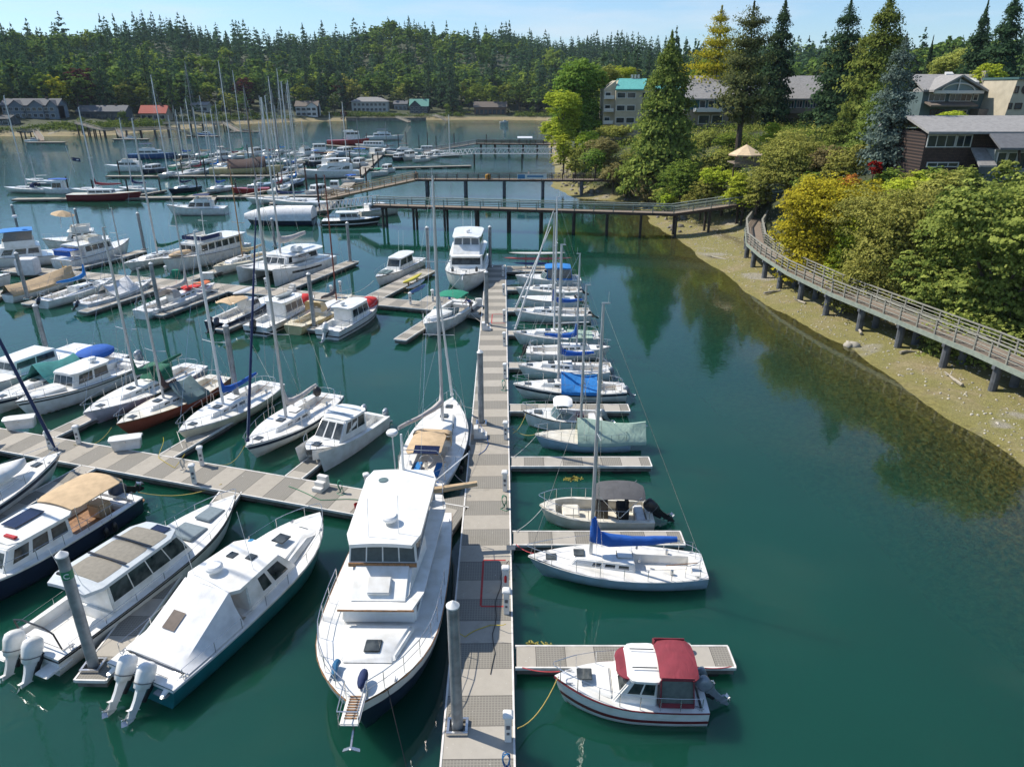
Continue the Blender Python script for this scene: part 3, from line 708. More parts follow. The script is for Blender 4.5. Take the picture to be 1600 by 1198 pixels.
    if ck and seats:
        s_ = MB(); zf = h.z(ck[0])-ck[3]; wb_ = min(ck[2], h.b(ck[0])-.2)
        s_.box((ck[0]+.3, 0, zf+.22), (.5, wb_*1.7, .42)); s_.build('cockpit_seat', cv('white') if not cushions else cv(cushions), root, bevel=.05)
    if rail and not low:
        m_ = MB(); pulpit(m_, h, railh, .016, aft=False, line=True, span=.84); m_.build('railing', STEEL, root)
    if platform:
        m_ = MB(); w = h.b(-Lh/2); m_.slab(-Lh/2-platform, -Lh/2+.02, w*.86, w*.92, .38, .10, 0, .25); m_.build('swim_platform', TEAK if platform > .55 else gel('white'), root)
    if fwdpad:
        m_ = MB(); x0, x1, wf_ = fwdpad
        for sg in (-1, 1): m_.box(((x0+x1)/2*Lh, sg*B/2*wf_*.5, h.z(x1*Lh)+.09), ((x1-x0)*Lh, B/2*wf_*.92, .1))
        m_.build('sun_pad', cv('slate'), root, bevel=.04)
    if ob:
        n_, size, col, tilt = ob
        for i in range(n_): outboard(root, -Lh/2-.05, (i-(n_-1)/2)*.85*size, fs*.75 if not low else fs*.7, size, col, tilt, simple=low)
    if radar_at: radar(root, radar_at[0]*Lh, radar_at[1], radar_at[2])
    if ant: antennas(root, [(p[0]*Lh, p[1]) for p in ant[0]], ant[1], ant[2] if len(ant) > 2 else 2.2)
    for i in range(abs(fend)): fender(root, h, (-.3+.25*i)*Lh, 1 if fend > 0 else -1, fendcol or BLACKP)
    return root, h, hs
# ---------------- floating docks ----------------
def dock_mat(name, period=1.33, off=0.0, tan=(.355, .32, .265), grey=(.225, .21, .18)):
    m = bpy.data.materials.new(name); t, N, L, B = nodes(m); B.inputs['Roughness'].default_value = .85
    c = N.new('ShaderNodeTexCoord'); s = N.new('ShaderNodeSeparateXYZ'); L.new(c.outputs['Object'], s.inputs[0])
    def math_(op, a, b=None):
        x = N.new('ShaderNodeMath'); x.operation = op
        for i, v in enumerate((a, b)):
            if v is None: continue
            if isinstance(v, (int, float)): x.inputs[i].default_value = v
            else: L.new(v, x.inputs[i])
        return x.outputs[0]
    def mix(f, a, b):
        x = N.new('ShaderNodeMix'); x.data_type = 'RGBA'
        for k, v in ((0, f), (6, a), (7, b)):
            if isinstance(v, tuple): x.inputs[k].default_value = (*v, 1)
            elif isinstance(v, float): x.inputs[k].default_value = v
            else: L.new(v, x.inputs[k])
        return x.outputs[2]
    def noi(sc, d=5, r=.6):
        n = N.new('ShaderNodeTexNoise'); n.inputs['Scale'].default_value = sc; n.inputs['Detail'].default_value = d; n.inputs['Roughness'].default_value = r; L.new(c.outputs['Object'], n.inputs[0]); return n.outputs[0]
    X, Y = s.outputs[0], s.outputs[1]
    k = math_('FLOOR', math_('DIVIDE', math_('ADD', X, off), period)); par = math_('MODULO', math_('ABSOLUTE', k), 2.0)
    wn_ = N.new('ShaderNodeTexWhiteNoise'); wn_.noise_dimensions = '1D'; L.new(k, wn_.inputs['W'])
    lx = math_('LESS_THAN', math_('FRACT', math_('MULTIPLY', X, 9.0)), .30); ly = math_('LESS_THAN', math_('FRACT', math_('MULTIPLY', Y, 9.0)), .30)
    ln = math_('MAXIMUM', lx, ly)
    g = mix(ln, tuple(x*.80 for x in grey), tuple(x*1.12 for x in grey))
    tn = mix(noi(3.0), tuple(x*.80 for x in tan), tuple(x*1.12 for x in tan))
    tn = mix(math_('MULTIPLY', wn_.outputs[0], .30), tn, (.48, .465, .43))
    col = mix(par, tn, g)
    jt = math_('LESS_THAN', math_('FRACT', math_('DIVIDE', math_('ADD', X, off), period)), .022)
    col = mix(jt, col, (.06, .055, .05))
    st = N.new('ShaderNodeValToRGB'); st.color_ramp.elements[0].position = .56; st.color_ramp.elements[1].position = .74; L.new(noi(.9, 7, .7), st.inputs[0])
    col = mix(math_('MULTIPLY', st.outputs[0], .35), col, (.13, .12, .09))
    sp = N.new('ShaderNodeValToRGB'); sp.color_ramp.elements[0].position = .72; sp.color_ramp.elements[1].position = .76; L.new(noi(11.0, 2, .5), sp.inputs[0]); col = mix(math_('MULTIPLY', sp.outputs[0], .6), col, (.6, .59, .55))
    L.new(col, B.inputs['Base Color']); return m
DK = dock_mat('dock_panels'); DKF = dock_mat('finger_panels', 1.15, .4)
KERB = mat('white_kerb', (.72, .70, .66), .7, 0, .12, 3); FLOAT = mat('float_black', (.018, .02, .018), .7, 0, .3, 2)
SIDE = mat('dock_side', (.16, .15, .13), .8, 0, .25, 3)
DZ = .52
def dock(label, a, b, w, name='floating_dock', cat='dock', m=None, group=None, kerb=True, nf=None, ends=(1, 1), poly=None):
    """deck strip from a to b (centre line)"""
    a = Vector((a[0], a[1])); b = Vector((b[0], b[1])); d = b-a; L_ = d.length
    root = thing(name, label, cat, (a.x, a.y, 0), math.atan2(d.y, d.x), group)
    m_ = MB(); m_.box((L_/2, 0, DZ-.05), (L_, w, .1)); m_.build('deck', m or DK, root, smooth=False)
    s_ = MB(); s_.box((L_/2, 0, DZ-.24), (L_-.02, w-.02, .26)); s_.build('side_beam', SIDE, root, smooth=False)
    if kerb:
        k = MB()
        for sg in (1, -1): k.box((L_/2, sg*(w/2+.035), DZ-.045), (L_+.1, .07, .13))
        if ends[0]: k.box((-.035, 0, DZ-.047), (.07, w, .13))
        if ends[1]: k.box((L_+.035, 0, DZ-.047), (.07, w, .13))
        k.build('kerb', KERB, root, smooth=False)
    n = nf or max(1, int(L_/2.7)); n = min(n, 24)
    for i in range(n):
        f = MB(); f.box((L_*(i+.5)/n, 0, -.05), (L_/n*.62, w*.92, .5)); f.build('float', FLOAT, root, bevel=.05)
    return root
def tri(label, pts, name='dock_gusset', m=None):
    """triangular fillet plate in a dock corner"""
    c = pts[0]; r = MB(); r.loft([[(p[0]-c[0], p[1]-c[1], z) for p in pts] for z in (DZ-.25, DZ+.004)]); o = r.build(name, m or DK, None, smooth=False); tag(o, label, 'dock gusset', None, (c[0], c[1], 0)); return o
Ex = lambda y: .15-.0127*(y-16.7)          # east edge of the main dock
main = dock('long main walkway dock of tan and grey panels running up the middle of the marina', (-1.03, 9), (-1.95-.1, 88.6), 2.36, name='main_dock')
# fingers east of the main dock
FY = [21.6, 29.55, 37.35, 45.1, 53.35, 61.6, 69.0, 77.2]; FX = [8.55, 8.4, 8.2, 8.1, 7.9, 7.8, 7.7, 7.7]
FN = ['nearest finger pier on the right, beside the small boat with the maroon canopy', 'finger pier behind the blue hulled sloop, second from the camera on the right', 'finger pier just beyond the skiff with the grey bimini, mostly empty',
      'finger pier between the blue tarped sailboat and the small white cuddy boat', 'finger pier on the right, fifth from the camera', 'finger pier on the right, sixth from the camera, hidden between white sailboats', 'finger pier on the right, seventh from the camera', 'finger pier on the right, eighth from the camera, near the blue canopy cruiser']
for y, x, l in zip(FY, FX, FN): dock(l, (Ex(y)+.09, y), (x, y), 1.08, name='finger_dock', cat='finger pier', m=DKF, group='finger piers right of the main dock', ends=(0, 1))
dock('wide float with the kayak rack at the far right end of the main dock', (Ex(86.5)+.09, 86.6), (6.4, 86.6), 2.6, name='rack_float', m=DKF, ends=(0, 1))
# west dock
wd = Vector((.9565, -.2917)); wn2 = Vector((.2917, .9565)); fdir = Vector((math.cos(R(70.7)), math.sin(R(70.7))))
WA = Vector((-2.35, 31.1)); WB = WA-wd*50
def WP(s, o=0): return WA-wd*s+wn2*o
dock('west dock walkway crossing the lower left of the marina with white pedestals and bins', WP(50), WP(.35), 2.3, name='west_dock', ends=(1, 0))
tri('triangular dock fillet where the west dock meets the main dock by the sloop stern', [(-2.45, 33.6), (-2.45, 31.9), (-4.6, 32.85)])
MA = Vector((-2.75, 68.6))
def MP(s, o=0): return MA-wd*s+wn2*o
dock('middle dock walkway leading left from the main dock behind the red canopy cruisers', MP(62), MP(.3), 2.5, name='middle_dock', ends=(1, 0))
tri('triangular dock fillet by the piling where the middle dock meets the main dock', [(-2.8, 66.0), (-2.8, 67.2), (-5.6, 68.0)])
def fing(label, base, d, L_, w=1.1, grp=None, nm='finger_dock'):
    b = Vector(base); dock(label, b, b+d*L_, w, name=nm, cat='finger pier', m=DKF, group=grp, ends=(0, 1))
gw = 'finger piers of the west dock'
e = Vector(G(147, 1046, .5)); s = Vector((e.x+.15, e.y-.5)); fl = (WP(13.4, -1.2)-s).length
fing('finger pier holding the piling between the white grey cruiser and the teal hulled boat', s+(WP(13.4, -1.2)-s), (s-WP(13.4, -1.2)).normalized(), fl, 1.15, gw)
for sx, ln, lb in ((11.0, 7.5, 'finger pier between the white power catamaran and the navy striped sloop'), (19.8, 8.5, 'finger pier left of the cream sailboat with the blue sail cover'), (28.9, 9, 'finger pier between the lilac hulled sailboat and the white pilothouse boat')):
    fing(lb, WP(sx, 1.2), fdir, ln, 1.0, gw)
fing('finger pier between the navy hulled cruiser and the sailboat carrying a dinghy', WP(23.2, -1.2), -fdir, 8.5, 1.0, gw)
gm = 'finger piers of the middle dock'
for (u, v), sx, lb in (((625, 531), None, 'short finger pier left of the cruiser with the green bimini'), ((489, 515), None, 'finger pier with the piling between the cream sloop and the red canopy cruiser'), ((247, 492), None, 'finger pier with the piling right of the white sailboat with red deck gear'), ((345, 515), None, 'finger pier right of the navy centre console boat'), ((130, 487), None, 'finger pier right of the white sailboat under a grey white tarp'), ((40, 475), None, 'finger pier with the piling in front of the beige tarp boat')):
    p = Vector(G(u, v, .5)); # walk along fdir until the dock edge
    k = ((MA-p).dot(wn2)-1.25)/fdir.dot(wn2); b = p+fdir*k
    fing(lb, b, -fdir, k, 1.1, gm)
for (u, v), w, lb in (((668, 422), 2.0, 'wide finger pier with the yellow kayak rack beyond the middle dock'), ((552, 408), 1.5, 'finger pier along the white catamaran ending at a piling'), ((222, 392), 1.5, 'finger pier between the white trawler and the sailboat with the dark green cover'), ((372, 412), 1.2, 'finger pier left of the big catamaran')):
    p = Vector(G(u, v, .5)); k = ((p-MA).dot(wn2)-1.25)/fdir.dot(wn2); b = p-fdir*k
    fing(lb, b, fdir, k, w, gm)
dock('broad platform float with dock carts at the corner of the middle dock and main dock', MP(7.6, 2.3), MP(2.4, 2.3), 2.0, name='platform_float', m=DK)
dock('low float jutting toward the lower left edge from the middle dock', G(-40, 470, .5), G(70, 440, .5), 2.0, name='side_float')

# red no-storage rectangle painted on the dock, with fire cabinet beside it
def painted(label, u0, v0, u1, v1, w=.09):
    a = G(u0, v1, DZ); b = G(u1, v0, DZ); c = Vector(((a[0]+b[0])/2, (a[1]+b[1])/2)); hx, hy = (b[0]-a[0])/2, (b[1]-a[1])/2; m_ = MB()
    m_.box((0, hy, 0), (2*hx, w, .004)); m_.box((0, -hy, 0), (2*hx, w, .004)); m_.box((-hx, 0, 0), (w, 2*hy-w, .004))
    o = m_.build('painted_marking', mat('red_paint', (.45, .03, .03), .7, 0, .2, 6), None, smooth=False); tag(o, label, 'painted marking', None, (c.x, c.y, DZ+.006))
painted('red rectangle painted on the near dock panels beside the white pedestals', 751, 875, 790, 947)
painted('small red rectangle painted on the far part of the main dock', 768, 491, 789, 505)

# ---------------- pilings ----------------
CAP = mat('white_cap', (.74, .74, .72), .5, 0, .08)
GREENB = mat('green_band', (.02, .20, .09), .5, 0, .05)
def piling(label, ub, vb, vt, r=.19, z0=DZ, group='steel mooring pilings with white conical caps', col=None, collar=True, cap=True, name='piling'):
    x, y = G(ub, vb, z0); zt = ZT(vt, y); hc = r*1.15
    root = thing(name, label, 'piling', (x, y, 0), 0, group)
    m_ = MB(); m_.tube([(0, 0, -3), (0, 0, .45), (0, 0, zt-hc)], r, 16, cap=False); m_.build('shaft', col or GALV, root)
    w_ = MB(); w_.tube([(0, 0, -1), (0, 0, .42+.2*rnd.random())], r+.012, 16, cap=False); w_.build('algae_band', mat('pile_algae', (.10, .12, .05), .9, 0, .4, 5), root)
    if cap: m_ = MB(); m_.lathe([(r*1.08, 0), (r*1.1, .05), (.02, hc)], (0, 0, zt-hc), 16); m_.build('cap', CAP, root)
    if collar:
        c = MB(); 
        for dx, dy, sx, sy in ((0, r+.10, r*2+.34, .09), (0, -r-.10, r*2+.34, .09), (r+.12, 0, .09, r*2+.12), (-r-.12, 0, .09, r*2+.12)): c.box((dx, dy, DZ+.07), (sx, sy, .16))
        c.build('pile_hoop', STEEL, root, bevel=.01)
    return root, zt
piling('near steel piling with white cone cap standing on the main dock beside the trawler', 715, 1137, 938, .2)
rt, zt = piling('steel piling with a green lettered band between the two near cruisers at lower left', 147, 1041, 860, .2)
b_ = MB(); b_.tube([(0, 0, zt-1.15), (0, 0, zt-.8)], .206, 16, cap=False); b_.build('green_band', GREENB, rt)
cu = bpy.data.curves.new('letter', 'FONT'); cu.body = 'C'; cu.size = .3; cu.extrude = .008; cu.align_x = 'CENTER'
to = bpy.data.objects.new('tmp', cu); C.objects.link(to); dg = bpy.context.evaluated_depsgraph_get(); lm = bpy.data.meshes.new_from_object(to.evaluated_get(dg)); bpy.data.objects.remove(to)
lm.materials.clear(); lm.materials.append(WHITEP); lo = bpy.data.objects.new('letter', lm); C.objects.link(lo); lo.parent = rt; lo.rotation_euler = (math.pi/2, 0, .35); lo.location = (.09, -.2, zt-1.08)
for args in (('steel piling on the left edge of the main dock beside the ketch bow', 752, 662, 546), ('steel piling on the main dock next to the small red painted rectangle', 760.5, 508, 422), ('steel piling at the far end of the main dock beside the white motor yacht', 766, 418, 352),
             ('steel piling left of the white motor yacht on the kayak finger', 670, 420, 353), ('steel piling at the end of the catamaran finger pier', 547.5, 409, 346), ('steel piling between the cream sloop and the red canopy cruiser', 491, 511, 425),
             ('steel piling right of the white sailboat with the red deck gear', 250, 487, 409), ('steel piling before the beige tarped boat at the left', 44, 467, 393), ('steel piling on the finger pier left of the green covered mast', 226, 390, 331),
             ('steel piling behind the left sportfisher, second from the left edge', 125, 362, 325), ('leftmost steel piling behind the blue canopy yacht', 28, 358, 319), ('steel piling left of the white catamaran mast', 430, 385, 340)):
    piling(*args)
for l, u, v, vt in (('steel piling rising from the west dock behind the navy striped sloop', 371, 625, 505), ('steel piling behind the teal tarped boat at the left', 75, 555, 474)): piling(l, u, v, vt, collar=False)

# ---------------- pedestals, bins and gear on the docks ----------------
def pedestal():
    r = thing('power_pedestal', '', 'power pedestal', (0, 0, 0), 0, 'white power pedestals on the docks')
    m_ = MB(); m_.box((0, 0, .55), (.24, .24, 1.1)); m_.build('post', gel('white'), r, bevel=.02)
    m_ = MB(); m_.loft([[(sx*w, sy*w, z) for sx, sy in ((-1, -1), (1, -1), (1, 1), (-1, 1))] for z, w in ((1.1, .17), (1.19, .18), (1.27, .10))]); m_.build('cap', gel('white'), r, bevel=.02)
    m_ = MB(); m_.box((0, -.125, .7), (.13, .02, .16)); m_.box((0, -.125, .42), (.1, .02, .1)); m_.build('socket', mat('socket_grey', (.12, .13, .15), .5), r)
    return r
ped = pedestal(); first = [True]
PED = [(794, 1160, 'white power pedestal at the near end of the main dock, nearest the camera'), (791.5, 960, 'white power pedestal by the lower corner of the red painted rectangle'), (789, 768, 'white power pedestal with the green hose opposite the empty slip'),
       (790, 687, 'white power pedestal on the main dock beside the sage tarped sailboat'), (789, 592, 'white power pedestal with the teal hose near the blue striped sailboat'), (788, 541, 'white power pedestal on the main dock below the green trimmed sailboat'), (788, 504, 'white power pedestal right of the small red painted rectangle'), (787, 462, 'white power pedestal on the far main dock by the covered skiff'), (786, 432, 'farthest white power pedestal on the main dock'),
       (122, 694, 'white power pedestal behind the rust red sailboat bow'), (78, 702, 'white power pedestal beside the upturned dinghy bow'), (315, 728, 'white power pedestal with yellow cord near the navy striped sloop bow'), (303, 757, 'white power pedestal on the near edge of the west dock'), (574, 772, 'white power pedestal beside the man on the west dock'),
       (641, 476, 'white power pedestal on the middle dock left of the dock carts'), (676, 471, 'white power pedestal behind the cruiser with the green bimini'), (532, 457, 'white power pedestal with a coiled hose left of the white day cruiser'), (518, 464, 'white power pedestal behind the red canopy cruiser'), (416, 452, 'white power pedestal between the catamaran bows'), (399, 446, 'white power pedestal left of the catamaran'), (260, 432, 'white power pedestal beside the green bin on the middle dock')]
for u, v, l in PED:
    x, y = G(u, v, DZ); y += .12; rz = -.05 if abs(x+.5) < 2 else .3
    if first[0]: ped.location = (x, y, DZ); ped['label'] = l; first[0] = False
    else: clone(ped, l, (x, y, DZ), rz)
# fire cabinet with red extinguisher
x, y = G(790, 925, DZ); fc = thing('fire_cabinet', 'white fire extinguisher cabinet with a red extinguisher in its window', 'fire cabinet', (x, y+.1, DZ)); m_ = MB(); m_.box((0, 0, .6), (.3, .26, 1.2)); m_.build('cabinet', gel('white'), fc, bevel=.03)
m_ = MB(); m_.box((0, 0, 1.26), (.38, .34, .12), top=.8); m_.build('lid', gel('white'), fc, bevel=.03); m_ = MB(); m_.lathe([(.01, -.2), (.055, -.17), (.055, .12), (.02, .18)], (0, -.14, .75), 10); m_.build('extinguisher', mat('red_plastic', (.5, .02, .02), .35), fc)
def bin_(l, u, v, rz=.3, sc=1):
    x, y = G(u, v, DZ); r = thing('dock_box', l, 'dock box', (x, y, DZ), rz, 'white dock storage boxes'); m_ = MB()
    rings = []
    for z, k in ((0, .86), (.05, .9), (.7, 1)): rings.append([(.85*k*sc, -.36*k*sc, z), (.85*k*sc, .36*k*sc, z), (-.85*k*sc, .36*k*sc, z), (-.85*k*sc, -.36*k*sc, z)][::1])
    m_.loft(rings); m_.build('box', gel('white'), r, bevel=.05)
    m_ = MB(); m_.slab(-.92*sc, .92*sc, .43*sc, .43*sc, .84, .12, .07, .12); m_.build('lid', gel('white'), r, ang=50)
    m_ = MB(); m_.box((0, -.385*sc, .62), (.07, .03, .1)); m_.build('latch', STEEL, r)
bin_('big white lidded dock box at the far left of the west dock', 35, 668); bin_('big white lidded dock box beside the rust red sailboat', 200, 700)
bin_('white dock box in front of the white double ender on the middle dock', 325, 436, .1, .8)
def shrink(l, u, v, w, d, h_, m_, nm, cat, rz=.1):
    x, y = G(u, v, DZ); k = MB(); k.loft([[(sx*w/2*q, sy*d/2*q, z) for sx, sy in ((-1, -1), (1, -1), (1, 1), (-1, 1))] for z, q in ((0, .95), (h_*.9, 1.0), (h_, .9))]); o = k.build(nm, m_, None, bevel=.05); tag(o, l, cat, None, (x, y, DZ), rz)
shrink('tall white shrink wrapped cube standing on the middle dock at left', 47, 428, 2.1, 1.7, 1.9, cv('white'), 'wrapped_box', 'covered box')
shrink('emerald green bin beside the pedestal on the middle dock', 276, 433, .8, .6, .9, cv('emerald'), 'green_bin', 'bin')
shrink('small white dock cart near the bow of the motor yacht', 748, 478, .7, .5, .8, gel('white'), 'dock_cart', 'dock cart')
x, y = G(102, 422, DZ); r = thing('chair', 'mustard yellow plastic chair on the middle dock', 'chair', (x, y, DZ), .6); m_ = MB(); m_.box((0, 0, .42), (.5, .5, .05)); m_.build('seat', mat('mustard', (.5, .28, .03), .5), r, bevel=.02); m_ = MB(); m_.box((-.22, 0, .75), (.06, .5, .65), ry=-.15); m_.build('backrest', mat('mustard', (.5, .28, .03), .5), r, bevel=.02)
for sx in (-.2, .2):
    for sy in (-.2, .2): MB().box((sx, sy, .2), (.04, .04, .4)).build('leg', mat('mustard', (.5, .28, .03), .5), r)
# coiled hoses
def coil(l, u, v, col, nm='hose', n=4, r_=.2, hz=.75, cat='hose'):
    x, y = G(u, v, DZ); m_ = MB(); P = []
    for i in range(n*14+1):
        a = 2*math.pi*i/14; P.append((r_*.55*math.cos(a)+.03*math.sin(i*.9), -.04*(i/14), hz-.30+(.30+.05*math.sin(i*1.7))*math.sin(a)))
    P += [(.15, -.1, .05), (.3, -.25, .02), (.1, -.4, .02), (-.2, -.2, .02), (0, 0, .02)]
    m_.tube(P, .018, 5); o = m_.build(nm, mat('hose_'+l.split()[0], col, .5), None); tag(o, l, cat, 'coiled water hoses on the docks', (x, y, DZ))
coil('green hose coiled below the pedestal opposite the empty slip', 788, 792, (.02, .25, .14)); coil('teal hose hanging by the pedestal near the blue striped sailboat bow', 787, 608, (.01, .30, .22)); coil('emerald hose coiled on the west dock beside the power catamaran', 533, 768, (.02, .28, .16))
coil('white rope coil hanging beside the pedestal on the west dock', 288, 733, (.55, .55, .52)); coil('blue hose on the main dock at the bottom edge of the photo', 791, 1200, (.02, .15, .35))
# kayak rack on the wide finger
def kayak(l, x, y, z, rz, L_=4.2, col=(.6, .5, .03), w=.32):
    m_ = MB(); rings = []
    for i in range(13):
        t = -1+2*i/12; k = max(.03, (1-t*t)**.6); zz = .12*t*t
        rings.append([(t*L_/2, w*k*math.cos(a), zz+.16*k*math.sin(a)) for a in [2*math.pi*j/10 for j in range(10)]])
    m_.loft(rings); o = m_.build('kayak', mat('kayak_%02d%02d%02d' % tuple(int(c*99) for c in col), col, .35, 0, .05), None); tag(o, l, 'kayak', 'kayaks on the dock racks', (x, y, z), rz); return o
def rack(l, x, y, rz, Lr=3.4, lev=3, wood=True):
    r = thing('kayak_rack', l, 'kayak rack', (x, y, DZ), rz); mt = mat('rack_wood', (.22, .13, .07), .8, 0, .2) if wood else mat('rack_brown', (.16, .05, .035), .7)
    for sx in (-1, 1):
        k = MB(); k.box((sx*Lr*.3, 0, .8), (.12, .12, 1.6)); k.build('upright', mt, r); k = MB()
        for i in range(lev): k.box((sx*Lr*.3, -.0, .25+i*.55), (.08, 1.2, .08))
        k.build('arm', mt, r)
p = Vector(G(640, 458, DZ)); ra = math.atan2(fdir.y, fdir.x); rack('wooden kayak rack on the wide finger holding a yellow kayak', p.x+.4, p.y, ra)
kayak('bright yellow kayak on top of the wooden rack', p.x+.4, p.y, DZ+1.6, ra, 4.6); kayak('white kayak on the lower arm of the wooden rack', p.x+.75, p.y-.2, DZ+1.0, ra, 4.4, (.65, .65, .62)); kayak('blue grey kayak at the bottom of the wooden rack', p.x+.9, p.y-.35, DZ+.5, ra, 4.4, (.10, .2, .42))
x, y = 3.1, 87.3; rack('red brown rack with long rowing shells at the end of the main dock', x, y, 0, 4.6, 3, False)
kayak('white rowing shell on top of the red brown rack', x, y, DZ+1.75, 0, 7, (.7, .7, .66), .3); kayak('long pale shell with red tips on the middle arm of the red brown rack', x, y-.2, DZ+1.15, 0, 8.6, (.5, .12, .12), .22); kayak('dark blue shell on the lowest arm of the red brown rack', x, y-.3, DZ+.55, 0, 6.0, (.03, .06, .2), .3)
# ---------------- boats right of the main dock (bow toward the dock on the left) ----------------
gr = 'boats in the slips right of the main dock'
r1, h1, s1 = motorboat('small white trailer cruiser with maroon canvas and stripe in the nearest right slip', (1.55, 19.95), (7.0, 19.75), 2.35, gr, fb=1.15, fs=.75, stripe=('maroon', .50, .62), cab=(-.16, .14, .80, 1.15, .75, 2, [(.08, .42), (.47, .8)], (.45, .88), (.12, .36, .7, .22)),
    cock=(-.46, -.17, .78, .5), ob=(1, .85, 'grey', .75), ant=None, radar_at=None, rail=True, hatch=True, rub=gel('maroon'))
Lh = h1.L; t = MB(); t.slab(-.19*Lh, .035*Lh, .98, .92, s1.zt+.12, .10, .10, .30); t.build('cabin_roof', gel('white'), r1, ang=50)
t = MB(); t.slab(.0, .10*Lh, .9, .6, s1.zt+.06, .06, .08, .3); t.build('roof_visor', cv('maroon'), r1, ang=50)
t = MB()
for sg in (1, -1): t.tube([(-.16*Lh, sg*.45, s1.zt+.2), (.0, sg*.45, s1.zt+.2)], .02, 6)
t.build('roof_rail', BLACKP, r1)
t = MB(); t.slab(-.42*Lh, -.17*Lh, 1.0, .98, 2.30, .05, .16, .25, curve=.1); t.build('canopy', cv('maroon'), r1, ang=50)
def curtain(root, x0, x1, w, z0, z1, col, clear=True):
    f = MB()
    for sg in (1, -1):
        for a, b in (((x0, z0), (x0+.12, z1)), ((x1-.06, z0), (x1, z1))): f.bar((a[0], sg*w, a[1]), (b[0], sg*w*.97, b[1]), .14, .03)
        f.bar((x0, sg*w, z0), (x1, sg*w, z0), .03, .2); f.bar((x0+.1, sg*w*.97, z1), (x1, sg*w*.97, z1), .03, .14)
    f.build('canvas_panel', cv(col), root, smooth=False)
    if clear:
        g = MB()
        for sg in (1, -1): g.quad((x0, sg*w*.985, z0), (x1, sg*w*.985, z0), (x1, sg*w*.96, z1), (x0+.1, sg*w*.96, z1))
        g.quad((x0, -w*.98, z0), (x0, w*.98, z0), (x0+.1, w*.95, z1), (x0+.1, -w*.95, z1)); g.build('clear_curtain', mat('clear_vinyl', (.16, .17, .17), .12), root, smooth=False)
curtain(r1, -.40*Lh, -.175*Lh, 1.0, .95, 2.12, 'maroon')
outboard(r1, -Lh/2-.05, -.75, .55, .55, 'grey', .55)
MB().tube([(-.02*Lh, -1.2, 1.08), (.1*Lh-.25, -1.2, 1.12)], [.09, .09], 10).build('fender', mat('red_fender', (.5, .03, .03), .4), r1)

sailboat('pale blue hulled racing sloop with a royal blue sail cover, moored by the near finger', (.75, 27.35), (8.85, 26.95), 2.75, ZT(475, 27.2), gr, mx=.145, hull='ltblue', cover='blue', fb=1.05, fs=.8, mast='alu', mr=.085, boomh=.1, cabw=.58, boomz=.95, boomlen=.49, spr=1, jibtop=.86, coverr=.27)
rk, hk, _ = motorboat('cream open skiff with a charcoal bimini and tilted black outboard', (1.45, 31.9), (7.3, 31.75), 2.25, gr, fb=.95, fs=.65, cock=(-.44, .36, .80, .48), ob=(1, 1.0, 'black', .9), console=(-.05, 'black'), hull='ivory', deckc='ivory', hatch=False, entry=2.8, rub=gel('ivory'), hull_kw=dict(mid=.55))
fly_top(rk, -.42*5.8, .02*5.8, .95, .8, 2.15, 'dkgrey', cam=.2, curve=.16)
MB().box((1.3, 0, .52), (.9, 1.1, .36)).build('bow_locker', gel('ivory'), rk, bevel=.06)
sailboat('small white double ended sloop under a long sage green boom tent', (1.45, 40.15), (7.4, 40.1), 2.1, ZT(447, 40), gr, mx=.02, hull='ltblue', decks='ivory', tarp=(-.66, .06, 'sage', 1.15), cover=None, fb=.95, fs=.7, mast='alu', cab=False, boomlen=.7, name='sailboat', boomh=.0, spr=1)
rc, hc_, _ = motorboat('small white cuddy runabout with a raised white canvas top and dark outboard', (.75, 43.3), (6.0, 43.2), 2.2, gr, fb=1.1, fs=.75, cock=(-.44, -.02, .76, .5), shield=(.1, .9, .55, .35), bim=(-.12, .12, .8, 2.05, 'white'), ob=(1, .8, 'grey', .7), hatch=True, rub=RUBBER, fend=-1, fendcol=WHITEP, hull_kw=dict(mid=.4))
MB().box((-1.2, -.2, .62), (.5, .7, .4)).build('cooler', mat('dark_red', (.16, .02, .03), .5), rc, bevel=.05)
sailboat('white sailboat with a navy stripe and a crumpled bright blue tarp over its cabin', (.1, 48.0), (8.3, 47.9), 2.6, ZT(383, 48), gr, mx=.10, stripe='navy', cover=None, tarp=(-.24, .08, 'brightblue', 1.0), ob=('grey', .7), mast='alu', fb=1.15, fs=.85, mr=.09)
sailboat('white sloop with a royal blue boom cover, second beyond the blue tarp boat finger', (.45, 51.9), (7.6, 51.7), 2.4, ZT(382, 52), gr, mx=.06, cover='blue', ob=('grey', .4), mast='alu', spr=1)
sailboat('white sloop moored stern to the dock, outboard at the dock side, blue boom cover', (8.2, 56.0), (1.2, 56.1), 2.4, ZT(397, 56), gr, mx=.10, cover='blue', ob=('black', .3), mast='alu', spr=1)
sailboat('white sloop with a pale green cockpit cover and a long white furled headsail', (.05, 60.0), (7.7, 59.8), 2.5, ZT(308, 60), gr, mx=.02, cover=None, tarp=(-.42, -.14, 'sage', .35), ob=('grey', .4), jib='white', mast='white', jibtop=.97)
sailboat('white sloop with a blue boom cover and dark bottom paint near the sixth finger', (.15, 66.8), (7.7, 66.7), 2.5, ZT(333, 67), gr, mx=.0, cover='blue', boot='bluehull', ob=('black', 1.0), jib='white', mast='alu')
motorboat('white covered skiff with a small centre hood between sloops', (.7, 72.0), (6.8, 72.0), 2.2, gr, fb=1.0, fs=.8, ob=(1, .8, 'black', .8), rail=False, cab=(-.28, -.04, .6, .9, .3, 1, [(.2, .8)]), hatch=False)
sailboat('white open sailing dory with dark outboard, ninth boat up the right side', (.4, 75.3), (7.6, 75.3), 2.3, None, gr, cover=None, ob=('navy', 1.0), cab=True)
